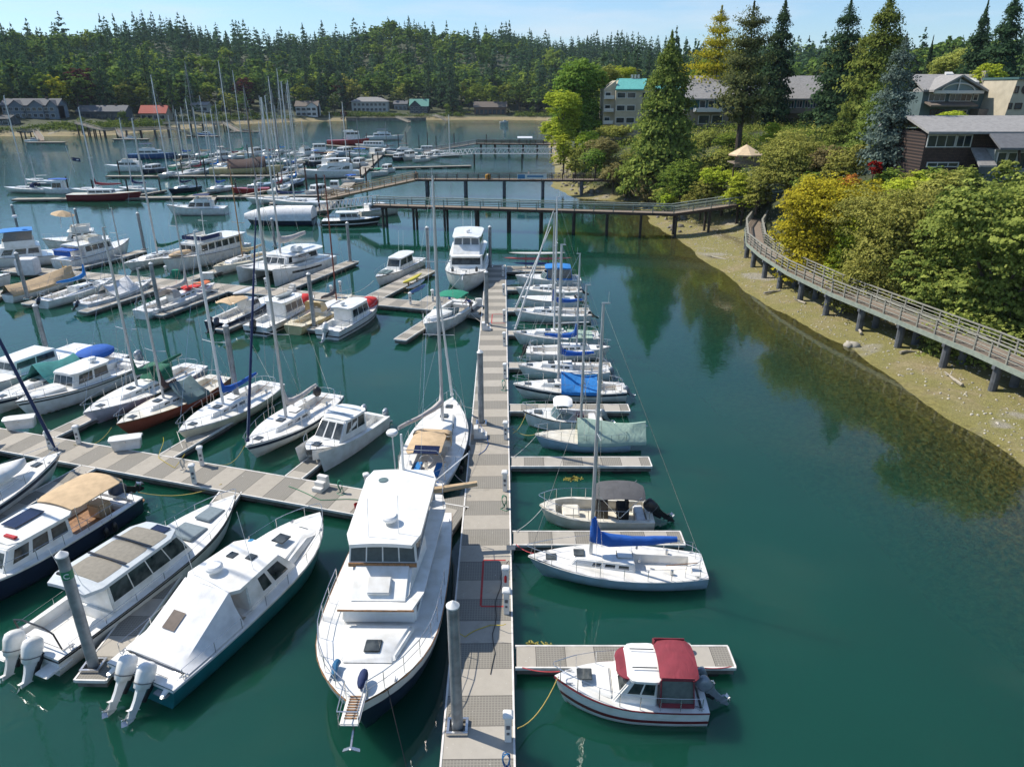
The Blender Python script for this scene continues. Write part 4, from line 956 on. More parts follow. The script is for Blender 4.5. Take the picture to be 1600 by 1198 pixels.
rb, hb_, _ = motorboat('white cabin cruiser with bright blue canvas enclosure at the far right slips', (.4, 80.6), (7.9, 80.6), 2.7, gr, fb=1.2, fs=.9, cock=(-.44, -.0, .78, .5), shield=(.08, .9, .6, .4), bim=(-.34, .05, .92, 2.5, 'brightblue'), hatch=True, rub=gel('white'))
curtain(rb, -.36*7.5, .02*7.5, 1.22, 1.0, 2.2, 'brightblue', True)

# ---------------- trawler beside the main dock, bow toward the camera ----------------
gt = None
rt, ht, st_ = motorboat('large white and black hulled trawler yacht with wood trim, bow toward the camera', (-5.2, 17.6), (-5.05, 30.2), 4.75, gt, hull='navy', fb=2.15, fs=1.55, boot='redh', rake=1.3, entry=3.3, hull_kw=dict(mid=.5), rub=TEAK,
    stripe=('white', .985, 1.0), name='trawler_yacht', cat='trawler yacht', hatch=False, rail=False, stern_=.86)
Lh = ht.L
ht.strip(.80, .995, .02, .995, off=.03).build('bulwark', gel('white'), rt)
t = House(-.42*Lh, .16*Lh, 1.75, 1.45, 1.75, 1.05, rf=.35, tum=.06, z1=1.9); t.mb().build('main_cabin', gel('white'), rt, bevel=.08)
for s in t.win('port', even(5, .04, .96), .3, .85)+t.win('stbd', even(5, .04, .96), .3, .85): s.build('window', GLASS, rt, smooth=False)
t2 = MB(); t2.slab(-.47*Lh, .19*Lh, 2.0, 1.65, 2.88, .09, .04, .35); t2.build('boat_deck', gel('white'), rt, ang=50)
t2 = MB(); t2.tube([(.19*Lh, y, 2.83+.0*y) for y in (-1.45, -.8, 0, .8, 1.45)], .04, 6); t2.build('deck_trim', TEAK, rt)
# flying bridge: coaming sloping forward, with seats recess
t2 = MB(); t2.loft([[(-.12*Lh, -1.5, 2.86), (.16*Lh, -1.15, 2.86), (.16*Lh, 1.15, 2.86), (-.12*Lh, 1.5, 2.86)], [(-.12*Lh, -1.42, 3.7), (.045*Lh, -1.15, 3.62), (.045*Lh, 1.15, 3.62), (-.12*Lh, 1.42, 3.7)]]); t2.build('flybridge', gel('white'), rt, bevel=.10)
t2 = MB(); t2.box((.115*Lh, .0, 3.23), (.7, .9, .2), ry=.45); t2.build('bridge_hatch', gel('white2'), rt, bevel=.03)
en = House(-.385*Lh, .045*Lh, 1.42, 1.38, 3.55, .95, rf=.28, rb=.1, tum=.08); em = en.mb(); em.build('bridge_enclosure', gel('white'), rt, bevel=.04)
for s in en.win('port', even(5, .02, .98, .02), .12, .9)+en.win('stbd', even(5, .02, .98, .02), .12, .9)+en.win('front', even(4, .03, .97, .02), .15, .82)+en.win('back', even(3), .12, .9): s.build('window', mat('tinted_vinyl', (.06, .08, .09), .08), rt, smooth=False)
t2 = MB(); t2.bar((.047*Lh+.03, -1.36, 3.60), (.047*Lh+.03, 1.36, 3.60), .06, .16); t2.build('window_sill', TEAK, rt)
t2 = MB(); t2.slab(-.41*Lh, .055*Lh, 1.62, 1.46, 4.66, .16, .07, .28); t2.build('hardtop', gel('white'), rt, ang=50)
radar(rt, -.06*Lh, .15, 4.66, .33); antennas(rt, [(0, .6), (.02*Lh, -.55)], 4.6, 1.6)
MB().lathe([(.22, 0), (.22, .02), (.02, .03)], (-.33*Lh, -.75, 4.66), 14).build('roof_vent', cv('slate'), rt)
# foredeck: trunk, hatch, windlass pulpit, anchor, rails
t2 = House(.19*Lh, .34*Lh, 1.5, 1.0, 1.93, .28, rf=.3, tum=.12, z1=2.0); t2.mb().build('trunk_cabin', gel('white'), rt, bevel=.09)
MB().box((.285*Lh, .1, 2.25), (.62, .6, .08)).build('deck_hatch', GLASS, rt, bevel=.03)
t2 = MB(); t2.tube([(.345*Lh, -1.0, 2.24), (.36*Lh, -1.05, 2.24), (.40*Lh, -.98, 2.22)], .12, 10); t2.build('fender', mat('blue_fender', (.02, .12, .25), .4), rt)
t2 = MB(); t2.box((.505*Lh, .0, 2.24), (1.5, .62, .09)); t2.build('bow_sprit', gel('white2'), rt, bevel=.03)
t2 = MB()
for i in range(9): t2.box((.475*Lh+i*.11, 0, 2.30), (.05, .4, .03))
t2.build('sprit_grate', TEAK, rt)
t2 = MB(); t2.ell((.425*Lh, .1, 2.45), (.42, .17, .2), .9); t2.build('windlass_cover', cv('navy'), rt)
t2 = MB(); t2.bar((.52*Lh, .1, 2.2), (.60*Lh, .12, 1.75), .06, .09); t2.bar((.60*Lh-.05, .38, 1.62), (.60*Lh, .12, 1.78), .12, .05); t2.bar((.60*Lh-.05, -.14, 1.62), (.60*Lh, .12, 1.78), .12, .05); t2.build('anchor', STEEL, rt)
t2 = MB()
for sg in (1, -1):
    P = [(x*Lh, sg*(ht.b(x*Lh)-.10) if x < .47 else sg*.36, ht.z(x*Lh)+.78) for x in (-.05, .05, .14, .22, .30, .37, .43, .47)]+[(.565*Lh, sg*.33, 2.85)]
    t2.tube(P, .02, 6); t2.tube([(p[0], p[1], p[2]-.35) for p in P], .012, 5)
    for p in P[::1]: t2.tube([p, (p[0], p[1], min(ht.z(min(p[0], Lh/2)), 2.2))], .016, 5)
t2.tube([(.565*Lh, .33, 2.85), (.565*Lh, -.33, 2.85)], .02, 6); t2.build('railing', STEEL, rt)
# aft boat deck: rail, mast, boom, tender stays a thing of its own
t2 = MB(); x0, x1, w, z = -.46*Lh, -.40*Lh, 1.85, 2.88
x1 = -.37*Lh
P = [(-.37*Lh, -w, z+.8), (x0, -w*.93, z+.8), (x0-.1, 0, z+.8), (x0, w*.93, z+.8), (-.37*Lh, w, z+.8)]; t2.tube(P, .02, 6)
for p in P: t2.tube([p, (p[0], p[1], z)], .016, 5)
t2.build('aft_railing', STEEL, rt)
t2 = MB(); t2.tube([(-.405*Lh, .0, z), (-.41*Lh, 0, z+3.6)], [.07, .05], 8); t2.build('mast', ALUW, rt)
t2 = MB(); t2.tube([(-.41*Lh, .1, z+.55), (-.44*Lh, -.9, z+1.0), (-.46*Lh, -2.9, z+1.75)][0:1]+[(-.43*Lh, 1.6, z+.55), (-.45*Lh, 3.4, z+.75)], [.09, .17, .13], 8); t2.build('covered_boom', cv('tan'), rt)
t2 = MB(); t2.tube([(-.40*Lh, .6, z+.4), (-.46*Lh, 3.0, z+2.3)], .03, 6); t2.build('derrick', ALUW, rt)
# rowing tender on the aft deck
def tender(label, pos, rz, L_=2.8, col='grey', z=0):
    r = thing('dinghy', label, 'dinghy', (pos[0], pos[1], z), rz); m_ = MB(); rings = []
    for i in range(11):
        t = i/10; b = .62*(1-max(0, (t-.45)/.55)**2.4)*(1 if t > .3 else .92+.08*t/.3); b = max(b, .02); x = -L_/2+L_*t
        rings.append([(x, b, .42+.14*t*t), (x, b*.9, .15), (x, b*.4, 0), (x, 0, -.02), (x, -b*.4, 0), (x, -b*.9, .15), (x, -b, .42+.14*t*t)])
    m_.loft(rings, True, False, closed=False); m_.loft([[(p[0], p[1]*.9, p[2]+.03) for p in rr] for rr in rings], False, False, closed=False); m_.build('hull', gel(col), r)
    for x in (-.6, .2): MB().box((x, 0, .32), (.25, 1.05, .04)).build('thwart', TEAK, r)
    return r
cw = Vector((-4.75, 30.2)); tender('grey rowing tender stowed across the aft deck of the trawler', (-5.0, 29.1), math.radians(4), 2.7, 'grey', 2.93)

# ---------------- other boats by the main dock ----------------
rs, hs_ = sailboat('white cruising sloop with beige dodger, solar panel and flaked sails beside the main dock', (-4.1, 45.0), (-5.05, 33.7), 3.7, ZT(277, 41), None, mx=.15, cover='pink', boomang=.42, jib='white', dodger='tan', wheel=True, arch=True, fb=1.35, fs=1.0, mast='alu', boot='navy', mr=.14, jibtop=.62, boomz=1.3, boomh=.15, name='sailboat', fend=-2)
Lh = hs_.L
t = MB(); t.slab(-.40*Lh, -.17*Lh, 1.0, .95, 2.55, .05, .12, .2, curve=.06); t.build('bimini_top', cv('tan'), rs, ang=50)
t = MB(); t.box((-.40*Lh, -.25, 2.66), (.62, 1.4, .04), ry=-.3); t.build('solar_panel', SOLAR, rs)
t = MB()
for sg in (1, -1): t.box((-.31*Lh, sg*.62, .86), (1.5, .42, .1))
t.box((-.455*Lh, 0, .98), (.35, 2.0, .12)); t.build('cockpit_cushions', cv('brightblue'), rs, bevel=.03)
t = MB(); t.tube([(-.44*Lh, 1.45, 1.0), (-.44*Lh, 1.5, 3.6)], .035, 6); t.build('radar_pole', ALUW, rs); radar(rs, -.44*Lh, 1.5, 3.6, .32)
c_ = 'boats around the middle dock'
re, he, _ = motorboat('white express cruiser with an emerald green bimini beside a short finger pier', G(664, 530), G(728, 484), 2.95, c_, fb=1.45, fs=1.0, cock=(-.44, .0, .8, .55), shield=(.10, .92, .6, .5), bim=(-.30, -.04, .9, 2.75, 'emerald'), hatch=True, fend=1, rub=gel('white'), cab=None, hull_kw=dict(mid=.45))
fender(re, he, .1*he.L, -1); fender(re, he, -.3*he.L, -1)
MB().slab(.06*he.L, .40*he.L, 1.1, .35, 1.72, .25, .15, .2).build('foredeck_trunk', gel('white'), re, ang=60)
# big motor yacht, bow toward the camera
bow = Vector((-5.35, 75.6)); ry, hy, sy = motorboat('tall white motor yacht with enclosed flybridge moored bow toward the camera', bow, bow+Vector((.1, 15.2)), 4.9, c_, fb=2.4, fs=1.5, rake=1.7, cab=(-.40, .16, .86, 1.75, .9, 1, even(5), (.45, .85)), hatch=True, boot='navy', name='motor_yacht', cat='motor yacht', entry=3.2, hull_kw=dict(mid=.5), cock=None)
Lh = hy.L
t = MB(); t.slab(-.47*Lh, .15*Lh, 2.2, 1.95, sy.zt+.1, .12, .03, .4); t.build('bridge_deck', gel('white'), ry, ang=50)
e2 = House(-.36*Lh, .10*Lh, 1.75, 1.65, sy.zt, .95, rf=.9, rb=.0, tum=.05); e2.mb().build('flybridge', gel('white'), ry, bevel=.1)
e3 = House(-.36*Lh, .02*Lh, 1.68, 1.55, sy.zt+.9, .95, rf=.25, rb=.1, tum=.08); e3.mb().build('bridge_enclosure', gel('white'), ry, bevel=.05)
for s in e3.win('front', even(3, .04, .96, .05), .12, .85)+e3.win('port', even(4), .12, .85)+e3.win('stbd', even(4), .12, .85): s.build('window', mat('clear_vinyl', (.16, .17, .17), .12), ry, smooth=False)
t = MB(); t.slab(-.40*Lh, .04*Lh, 1.85, 1.65, sy.zt+2.02, .14, .10, .35); t.build('hardtop', gel('white'), ry, ang=50)
radar(ry, -.12*Lh, 0, sy.zt+2.0, .3); antennas(ry, [(-.1*Lh/1, .5), (-.1*Lh, -.5)], sy.zt+2, 2.5)
for sg in (1, -1): t = MB(); t.box((.30*Lh, sg*1.35, 2.35), (.5, .28, .55)); t.build('fender_basket', BLACKP, ry, bevel=.08)
t = MB(); t.box((.47*Lh, 0, 2.55), (1.4, .5, .12)); t.bar((.5*Lh, 0, 2.5), (.545*Lh, 0, 2.0), .1, .2); t.build('anchor_roller', WHITEP, ry, bevel=.02)
motorboat('white day cruiser with a light hardtop and blue bow cushions beside the kayak finger', G(588, 450), G(652, 413), 2.7, c_, fb=1.25, fs=.9, rub=RUBBER, cab=(-.22, .12, .72, 1.35, .7, 1, [(.05, .45), (.5, .95)], (.35, .9)), hard=(.7, .25), cock=(-.46, -.23, .8, .5), fwdpad=(.2, .36, .5), ant=([(-.1, .3), (-.1, -.3)], 2.6, 2.6), hatch=False)

# boats on the near side of the middle dock, bows up to the dock
def mrow(u, v, L_): 
    s = Vector(G(u, v)); return s+fdir*L_, s
b, s = mrow(512, 530, 9.4); rr, hr, s_ = motorboat('white and black striped cruiser with red bow canopy at the row\'s right end', b, s, 2.8, c_, fb=1.3, fs=.85, stripe=('black', .52, .62), cab=(-.20, .16, .76, 1.35, .35, 3, even(3), (.3, .82)), hard=(.5, .2), cock=(-.44, -.21, .82, .45), ob=(1, 1.1, 'white', .5), hatch=False, entry=2.8, rub=BLACKP)
t = MB(); t.ell((.30*9.4, 0, 1.42), (1.25, .85, .55), .9, 14, 7); t.build('bow_canopy', cv('red'), rr)
radar(rr, -.19*9.4, 0, s_.zt+.1, .24)
b, s = mrow(459, 523, 10.4); sailboat('cream hulled sloop with a dark grey mast boot cover and red brown mast', b, s, 3.0, ZT(272, 71), c_, mx=.22, hull='yellowh', decks='cream', cover='dkgrey', mast='red', dodger='cream', ob=None, boomlen=.25)
b, s = mrow(400, 524, 9.6); rr, hr, s_ = motorboat('white and black cruiser with a grey panelled cabin and red bow canopy', b, s, 2.9, c_, fb=1.3, fs=.85, stripe=('black', .45, .62), cab=(-.16, .17, .78, 1.4, .25, 2, even(3), (.3, .82)), hard=(.3, .3), cock=(-.44, -.17, .82, .45), ob=(1, 1.1, 'black', .4), hatch=False, wm=mat('grey_panel', (.16, .14, .13), .5), entry=2.8, rub=BLACKP)
t = MB(); t.ell((.30*9.6, 0, 1.42), (1.2, .8, .5), .9, 14, 7); t.build('bow_canopy', cv('red'), rr)
kayak('pile of grey kayak gear on the roof of the grey panelled cruiser', *(Vector(((b+s)/2)[:])[:]), s_.zt+.3, 1.2, 2.6, (.3, .32, .3), .4)
b, s = mrow(338, 517, 8.6); rr, hr, s_ = motorboat('navy hulled fishing boat with a beige folding top and twin dark outboards', b, s, 2.7, c_, hull='navy', fb=1.25, fs=.85, cock=(-.44, .05, .82, .45), ob=(2, .9, 'navy', .35), cab=(.0, .18, .7, 1.0, .4, 2, even(2)), bim=(-.34, -.02, .8, 2.5, 'tan'), hatch=False)
kayak('white inflatable lying on the bow roof of the navy fishing boat', b.x-1.6, b.y-3.4, 2.55, 1.25, 3.0, (.6, .6, .6), .45)
b, s = mrow(222, 499, 10.6); rr, hr = sailboat('white sailboat with red deck cushions and orange awning strips on the middle dock', b, s, 3.2, ZT(300, 76), c_, mx=.12, cover='pink', dodger='pink', boot=None, mast='alu', boomlen=.36, fend=-2)
t = MB()
for i, (x, y) in enumerate(((.14, .5), (.20, .1), (.20, -.4), (.10, -.2))): t.ell((x*10.6, y, 1.55), (.55, .35, .12), .8, 10, 5)
t.build('deck_cushions', cv('red'), rr)
t = MB(); t.slab(.26*10.6, .40*10.6, .8, .5, 1.7, .1, .1, .1); t.build('bow_awning', cv('orange'), rr)
b, s = mrow(128, 487, 9.6); sailboat('white sailboat with a pale grey tarp over the cabin and a dark outboard', b, s, 2.9, ZT(325, 76), c_, mx=.14, cover=None, tarp=(-.18, .17, 'white', 1.1), ob=('navy', .8), stripe='ltblue', mast='alu')
b, s = mrow(68, 482, 9.2); sailboat('cluttered white sailboat with a square bright blue boom cover', b, s, 2.8, ZT(330, 77), c_, mx=.12, cover='brightblue', ob=('navy', .6), mast='alu')
b, s = mrow(14, 473, 8.6); sailboat('small sailboat entirely under a tan tent at the left end of the middle dock', b, s, 2.6, None, c_, cover=None, tarp=(-.5, .45, 'tan', 1.0), cab=False)

# boats beyond the middle dock, bows down to the dock
def brow(u, v, L_, d=None):
    s = Vector(G(u, v)); return s, s+(d or fdir)*L_
# catamaran
bo, stn = Vector((-29.7, 80.6)), Vector((-29.7, 80.6))+fdir*12.2
cc, ca, Lh = placed(bo, stn); rcat = boat_root('catamaran', 'large white sailing catamaran with dark side window bands', 'catamaran', cc, ca, c_)
hm = MB(); st2 = MB()
for sg in (1, -1):
    hh = Hull(Lh, 1.7, 2.0, 1.15, 'power', rake=.15, stern=.8, entry=1.9, boxy=False); q = hh.mesh(18); hm.add([(p[0], p[1]+sg*2.5, p[2]) for p in q.v], q.f); q = hh.deck(); hm.add([(p[0], p[1]+sg*2.5, p[2]) for p in q.v], q.f)
    w = MB(); pts = [hh.P(t_, .66, sg, .02) for t_ in (.30, .42, .54, .66, .76)]; pu = [hh.P(t_, .80, sg, .02) for t_ in (.30, .42, .54, .66, .76)]
    w.loft([[(p[0], p[1]+sg*2.5, p[2]) for p in pts], [(p[0], p[1]+sg*2.5, p[2]) for p in pu]], False, False, closed=False); w.build('hull_window', GLASS, rcat)
hm.build('hull', gel('white'), rcat, ang=40)
t = MB(); t.loft([[(-.46*Lh, -2.6, 1.1), (.22*Lh, -2.6, 1.45), (.22*Lh, 2.6, 1.45), (-.46*Lh, 2.6, 1.1)], [(-.46*Lh, -2.6, 1.35), (.22*Lh, -2.6, 1.75), (.22*Lh, 2.6, 1.75), (-.46*Lh, 2.6, 1.35)]]); t.build('bridge_deck', gel('white'), rcat, bevel=.05)
t = MB(); t.slab(.22*Lh, .44*Lh, 1.9, 1.7, 1.62, .05, -.12, .05); t.tube([(.44*Lh, -2.4, 1.75), (.44*Lh, 2.4, 1.75)], .09, 8); t.build('trampoline', gel('white2'), rcat)
t = House(-.30*Lh, .22*Lh, 2.25, 1.7, 1.6, .95, rf=.7, rb=0, tum=.25); t.mb().build('saloon', gel('white'), rcat, bevel=.1)
for s in t.win('port', [(.05, .9)], .2, .85)+t.win('stbd', [(.05, .9)], .2, .85)+t.win('front', even(3), .2, .85): s.build('window', GLASS, rcat, smooth=False)
t = MB(); t.slab(-.42*Lh, .16*Lh, 2.5, 1.9, 2.72, .14, .12, .7); t.build('saloon_roof', gel('white'), rcat, ang=50)
t = MB(); t.box((-.05*Lh, 1.2, 3.05), (1.1, 1.3, .6), top=.8); t.build('helm_station', gel('white'), rcat, bevel=.1)
zt_ = 20.2; t = MB(); t.tube([(.08*Lh, 0, 2.7), (.08*Lh, 0, zt_)], [.13, .09], 8); mo = t.build('mast', ALU, rcat)
t = MB()
for z_ in (8.3, 14.0): t.tube([(.05*Lh, -1.1, z_), (.08*Lh, 0, z_-.05), (.05*Lh, 1.1, z_)], .03, 5)
t.build('spreaders', ALU, mo)
t = MB()
for sg in (1, -1): t.tube([(.02*Lh, sg*3.1, 1.5), (.05*Lh, sg*1.1, 14.0), (.08*Lh, 0, zt_)], .014, 4)
t.tube([(.44*Lh, 0, 1.8), (.08*Lh, 0, zt_*.93)], .03, 4); t.build('rigging', STEEL, rcat)
t = MB(); sailcover(t, (.07*Lh, 0, 4.1), (-.36*Lh, 0, 4.3), r=.33, stack=1.2); t.build('sail_cover', cv('pink'), rcat, ang=80)
t = MB(); t.tube([(.07*Lh, 0, 3.9), (-.36*Lh, 0, 4.1)], .1, 6); t.build('boom', ALU, rcat)
tender('light grey tender stowed on the side deck of the catamaran', (cc.x+2.0, cc.y-1.2), ca, 3.0, 'silver', 1.9)
b, s = brow(335, 432, 10.5); sailboat('white double ended wooden masted sailboat with tan deck covers', b, s, 3.1, ZT(258, 90), c_, mx=-.02, mast='wood', cover='cream', decks='cream', boomlen=.42, boomz=.9)
b, s = brow(258, 430, 14.0); rg, hg, sg_ = motorboat('grey white pilothouse motor yacht with navy flybridge screens and a tan deck boat cover', b, s, 4.2, c_, fb=2.0, fs=1.4, rake=1.0, cab=(-.42, .18, .84, 1.6, .15, 3, even(6), (.38, .85)), fly=(-.16, .12, .7, .75, None, 0), hatch=False, name='motor_yacht', cat='motor yacht', entry=2.7, hull='white2', boatroof='white2', boot='navy')
t = MB(); t.slab(-.46*hg.L, .1*hg.L, 2.0, 1.8, sg_.zt+.08, .08, .03, .3); t.build('cabin_roof', gel('white'), rg, ang=50)
t = MB()
for sg in (1, -1): t.box((.0, sg*1.5, sg_.zt+.55), (3.4, .05, .5))
t.box((1.75, 0, sg_.zt+.6), (.05, 2.6, .5)); t.build('screen', cv('navy'), rg)
t = MB(); t.ell((.30*hg.L, .2, 2.15), (1.9, .55, .3), .9); t.build('boat_cover', cv('tan'), rg)
t = MB(); t.tube([(-.5, 0, sg_.zt), (-.8, 0, sg_.zt+3.6)], .05, 6); t.tube([(-.7, -.7, sg_.zt+2.4), (-.7, .7, sg_.zt+2.4)], .03, 5); t.build('signal_mast', ALUW, rg)
b, s = brow(196, 426, 11.5); sailboat('white sailboat with a dark green boom cover left of the pilothouse yacht', b, s, 3.3, ZT(186, 91), c_, mx=.02, cover='green', mast='alu', mr=.14, boot='navy')
s = Vector(G(98, 421)); rn, hn, sn = motorboat('white trawler cruiser with blue awnings, stern toward the dock', s+fdir*11, s, 3.7, c_, fb=1.9, fs=1.2, cab=(-.28, .14, .82, 1.45, .3, 3, even(4), (.4, .85)), fly=(-.18, .06, .72, .65, None, 0), hard=(.9, .2), hatch=False, name='trawler_yacht', cat='trawler yacht', boot='navy')
t = MB(); t.box((-.40*11, 0, 2.3), (1.6, 2.9, .08)); t.box((-.46*11, 0, 1.9), (.06, 2.8, .6)); t.build('aft_awning', cv('blue'), rn)
m1 = motorboat('big white sportfisher with a bright blue flybridge canopy at the left edge', G(-62, 424), G(108, 406), 4.6, c_, fb=2.0, fs=1.2, cab=(-.26, .18, .85, 1.3, 1.0, 2, [(.05, .3), (.35, .62), (.67, .9)], (.35, .85)), fly=(-.22, .10, .80, .8, 'brightblue', 2.1, False, mat('clear_vinyl', (.16, .17, .17), .12)), hatch=False, name='motor_yacht', cat='motor yacht', radar_at=(-.1, 0, 5.9), boot='navy')
m2 = motorboat('white motor yacht half hidden behind the sportfisher with a striped sun umbrella on deck', G(70, 392), G(172, 384), 3.8, c_, fb=1.7, fs=1.2, cab=(-.3, .15, .85, 1.3, .8, 2, [(.1, .4), (.5, .85)], (.35, .85)), fly=(-.25, .08, .8, .7, None, 0), hatch=False, name='motor_yacht', cat='motor yacht')
x, y = G(98, 392); um = thing('umbrella', 'tan striped sun umbrella standing on the half hidden motor yacht', 'umbrella', (x+.6, y, 3.2)); MB().tube([(0, 0, 0), (.25, 0, 2.4)], .03, 6).build('pole', ALUW, um); t = MB(); t.lathe([(1.5, -.5), (.8, -.15), (.03, .1)], (.25, 0, 2.4), 8); o = t.build('canopy', cv('tan'), um, ang=10); o.rotation_euler = (0, .18, 0)
motorboat('small white speedboat bow under a cover at the left edge by the middle dock', G(22, 446), G(-70, 452), 2.6, c_, fb=1.4, fs=1.0, hatch=False, cab=(-.2, .1, .7, .7, .5, 1, [(.1, .8)]))

# ---------------- boats on the far side of the west dock, bows down to the dock ----------------
gwb = 'boats on the far side of the west dock'
# power catamaran
bo, stn = Vector((-12.05, 37.0)), Vector((-9.35, 43.5)); cc, ca, Lh = placed(bo, stn); rp = boat_root('power_catamaran', 'white power catamaran with three dark windscreen panes and twin grey outboards', 'power catamaran', cc, ca, gwb)
hm = MB()
for sg in (1, -1):
    hh = Hull(Lh, 1.0, 1.45, .85, 'power', rake=.45, stern=.9, entry=2.2); q = hh.mesh(16); hm.add([(p[0], p[1]+sg*.82, p[2]) for p in q.v], q.f)
hm.loft([[(-Lh*.46, -1.25, .35), (.40*Lh, -.95, .6), (.40*Lh, .95, .6), (-Lh*.46, 1.25, .35)], [(-Lh*.46, -1.25, .45), (.40*Lh, -.95, .75), (.40*Lh, .95, .75), (-Lh*.46, 1.25, .45)]])
hm.build('hull', gel('white'), rp, ang=40)
t = MB(); hd = Hull(Lh, 2.68, 1.45, .85, 'power', rake=0, stern=.97, entry=3.4); q = hd.deck((-.46*Lh, -.16*Lh, 1.05, .42)); q.build('deck', gel('white'), rp)
t = MB(); t.loft([[(-.5*Lh, s_*hd.b(-.5*Lh), .55) for s_ in (1, -1)]+[(-.5*Lh, s_*hd.b(-.5*Lh), .86) for s_ in (-1, 1)], [(-.49*Lh, s_*hd.b(-.5*Lh), .55) for s_ in (1, -1)]+[(-.49*Lh, s_*hd.b(-.5*Lh), .86) for s_ in (-1, 1)]]); t.build('transom', gel('white'), rp)
t = hd.strip(.62, 1.0, .02, .97, off=.0); t.build('topside', gel('white'), rp)
cb = House(-.16*Lh, .24*Lh, 1.12, 1.0, .95, 1.3, rf=.95, rb=-.1, tum=.16, z1=1.15); cb.mb().build('cabin', gel('white'), rp, bevel=.06)
for s in cb.win('front', even(3, .04, .96, .06), .18, .88)+cb.win('port', [(.08, .36), (.40, .62), (.66, .84)], .35, .85)+cb.win('stbd', [(.08, .36), (.40, .62), (.66, .84)], .35, .85): s.build('window', GLASS, rp, smooth=False)
t = MB(); t.slab(-.2*Lh, .10*Lh, 1.08, .94, 2.33, .08, .06, .25); t.build('cabin_roof', gel('white'), rp, ang=50)
for x in (-.12, .0): MB().bar((x*Lh, -.95, 2.38), (x*Lh, .95, 2.38), .07, .05).build('roof_rack', gel('ltblue'), rp)
MB().box((.36*Lh, 0, 1.42), (.5, .5, .06)).build('deck_hatch', GLASS, rp, bevel=.02)
t = MB(); pulpit(t, hd, .55, .016, aft=False, line=False, span=.8); t.build('railing', STEEL, rp)
for sg in (1, -1): outboard(rp, -Lh/2-.05, sg*.85, .6, .75, 'silver', .35)
def wrow(u, v, L_, k=1):
    b = Vector(G(u, v)); return b, b+fdir*L_
b, s = wrow(388, 724, 9.2); r_, h_ = sailboat('white sloop with a navy stripe and dark cabin windows next to the power catamaran', b, s, 3.25, ZT(283, 42), gwb, mx=.06, stripe='navy', cover='pink', jib='navy', mast='alu', mr=.12, boomlen=.40, fend=-1)
MB().ell((-.36*h_.L, -.2, 1.55), (.3, .3, .38), 1, 12, 8).build('barbecue', BLACKP, r_)
b, s = wrow(284, 700, 9.4); sailboat('cream sailboat with a bright blue boom cover and black fender', b, s, 3.25, ZT(362, 44), gwb, mx=.06, hull='cream', decks='white2', cover='blue', mast='white', mr=.11, fend=-1, boomlen=.40)
b, s = wrow(188, 688, 9.6); sailboat('rust red hulled sloop with a slate green dodger tarp', b, s, 3.0, ZT(420, 45), gwb, mx=.08, hull='rust', decks='ivory', cover='brown', tarp=(-.20, .03, 'slate', 1.15), mast='alu', mr=.10, boomlen=.15)
b, s = wrow(136, 670, 10.4); r_, h_ = sailboat('lilac hulled sailboat with a dark green boom cover and a dinghy cradle on deck', b, s, 3.4, ZT(355, 47.5), gwb, mx=.06, hull='lilac', cover='green', dodger='green', mast='alu', boomlen=.44, mr=.11)
b, s = wrow(33, 660, 10.2); r_, h_, s_ = motorboat('white pilothouse cruiser with a black stripe and a covered grey outboard', b, s, 3.0, gwb, fb=1.5, fs=.95, stripe=('black', .84, .90), cab=(-.16, .16, .74, 1.15, .45, 3, [(.05, .42), (.48, .85)], (.32, .86)), hard=(.3, .2), cock=(-.45, -.17, .8, .5), ob=(1, 1.1, 'grey', .3), hatch=True)
t = MB(); t.slab(.18*h_.L, .42*h_.L, .9, .35, 1.62, .2, .12, .2); t.build('trunk_cabin', gel('white'), r_, ang=60); radar(r_, -.1*h_.L, .3, s_.zt+.12, .3)
b = Vector(G(-22, 655)); r_, h_ = sailboat('white sailboat with a navy stripe under crumpled teal and royal blue covers', b, b+fdir*11.5, 3.3, None, gwb, mx=.10, stripe='navy', cover=None, tarp=(-.16, .14, 'teal', 1.35), mast='alu')
t = MB(); t.ell((-.30*h_.L, .2, 1.75), (1.5, 1.1, .45), .8, 14, 7); t.build('cockpit_cover', cv('blue'), r_)
b = Vector(G(-95, 650)); motorboat('white boat with stern rails at the left edge behind the teal covered sailboat', b, b+fdir*12.5, 3.4, gwb, fb=1.5, fs=1.1, cab=(-.2, .1, .7, 1.1, .4, 2, even(2)), hatch=False)

# ---------------- boats on the near side of the west dock ----------------
gn = 'boats on the near side of the west dock'
# teal hulled boat with white canvas enclosure
bo, stn = Vector((-9.45, 29.9)), Vector((-13.75, 20.1))
rw, hw, sw = motorboat('teal hulled cruiser under a white canvas enclosure with twin white outboards', bo, stn, 3.6, gn, hull='teal', fb=1.75, fs=1.0, cab=(-.10, .20, .80, 1.35, 1.05, 1, [(.30, .48), (.56, .86)], (.34, .88)), hatch=True, cock=(-.47, -.13, .8, .5), rail=True, railh=.5, entry=3.4, boot='black', ob=(2, 1.15, 'white', .62), stripe=('white', .90, .99), platform=False, rub=gel('white'), hull_kw=dict(mid=.5))
Lh = hw.L
t = MB(); t.slab(-.17*Lh, .13*Lh, 1.42, 1.2, sw.zt+.16, .16, .10, .45); t.build('cabin_roof', gel('white'), rw, ang=50)
t = House(.14*Lh, .41*Lh, 1.30, .85, hw.z(.14*Lh)-.02, .50, rf=1.0, tum=.20, z1=hw.z(.41*Lh)-.02); t.mb().build('cabin_trunk', gel('white'), rw, bevel=.12)
MB().box((.24*Lh, .0, hw.z(.24*Lh)+.60), (.65, .65, .06)).build('deck_hatch', GLASS, rw, bevel=.02)
radar(rw, -.10*Lh, .25, sw.zt+.16, .36); antennas(rw, [(-.02*Lh, -1.0), (-.14*Lh, .95)], sw.zt+.1, 3.0)
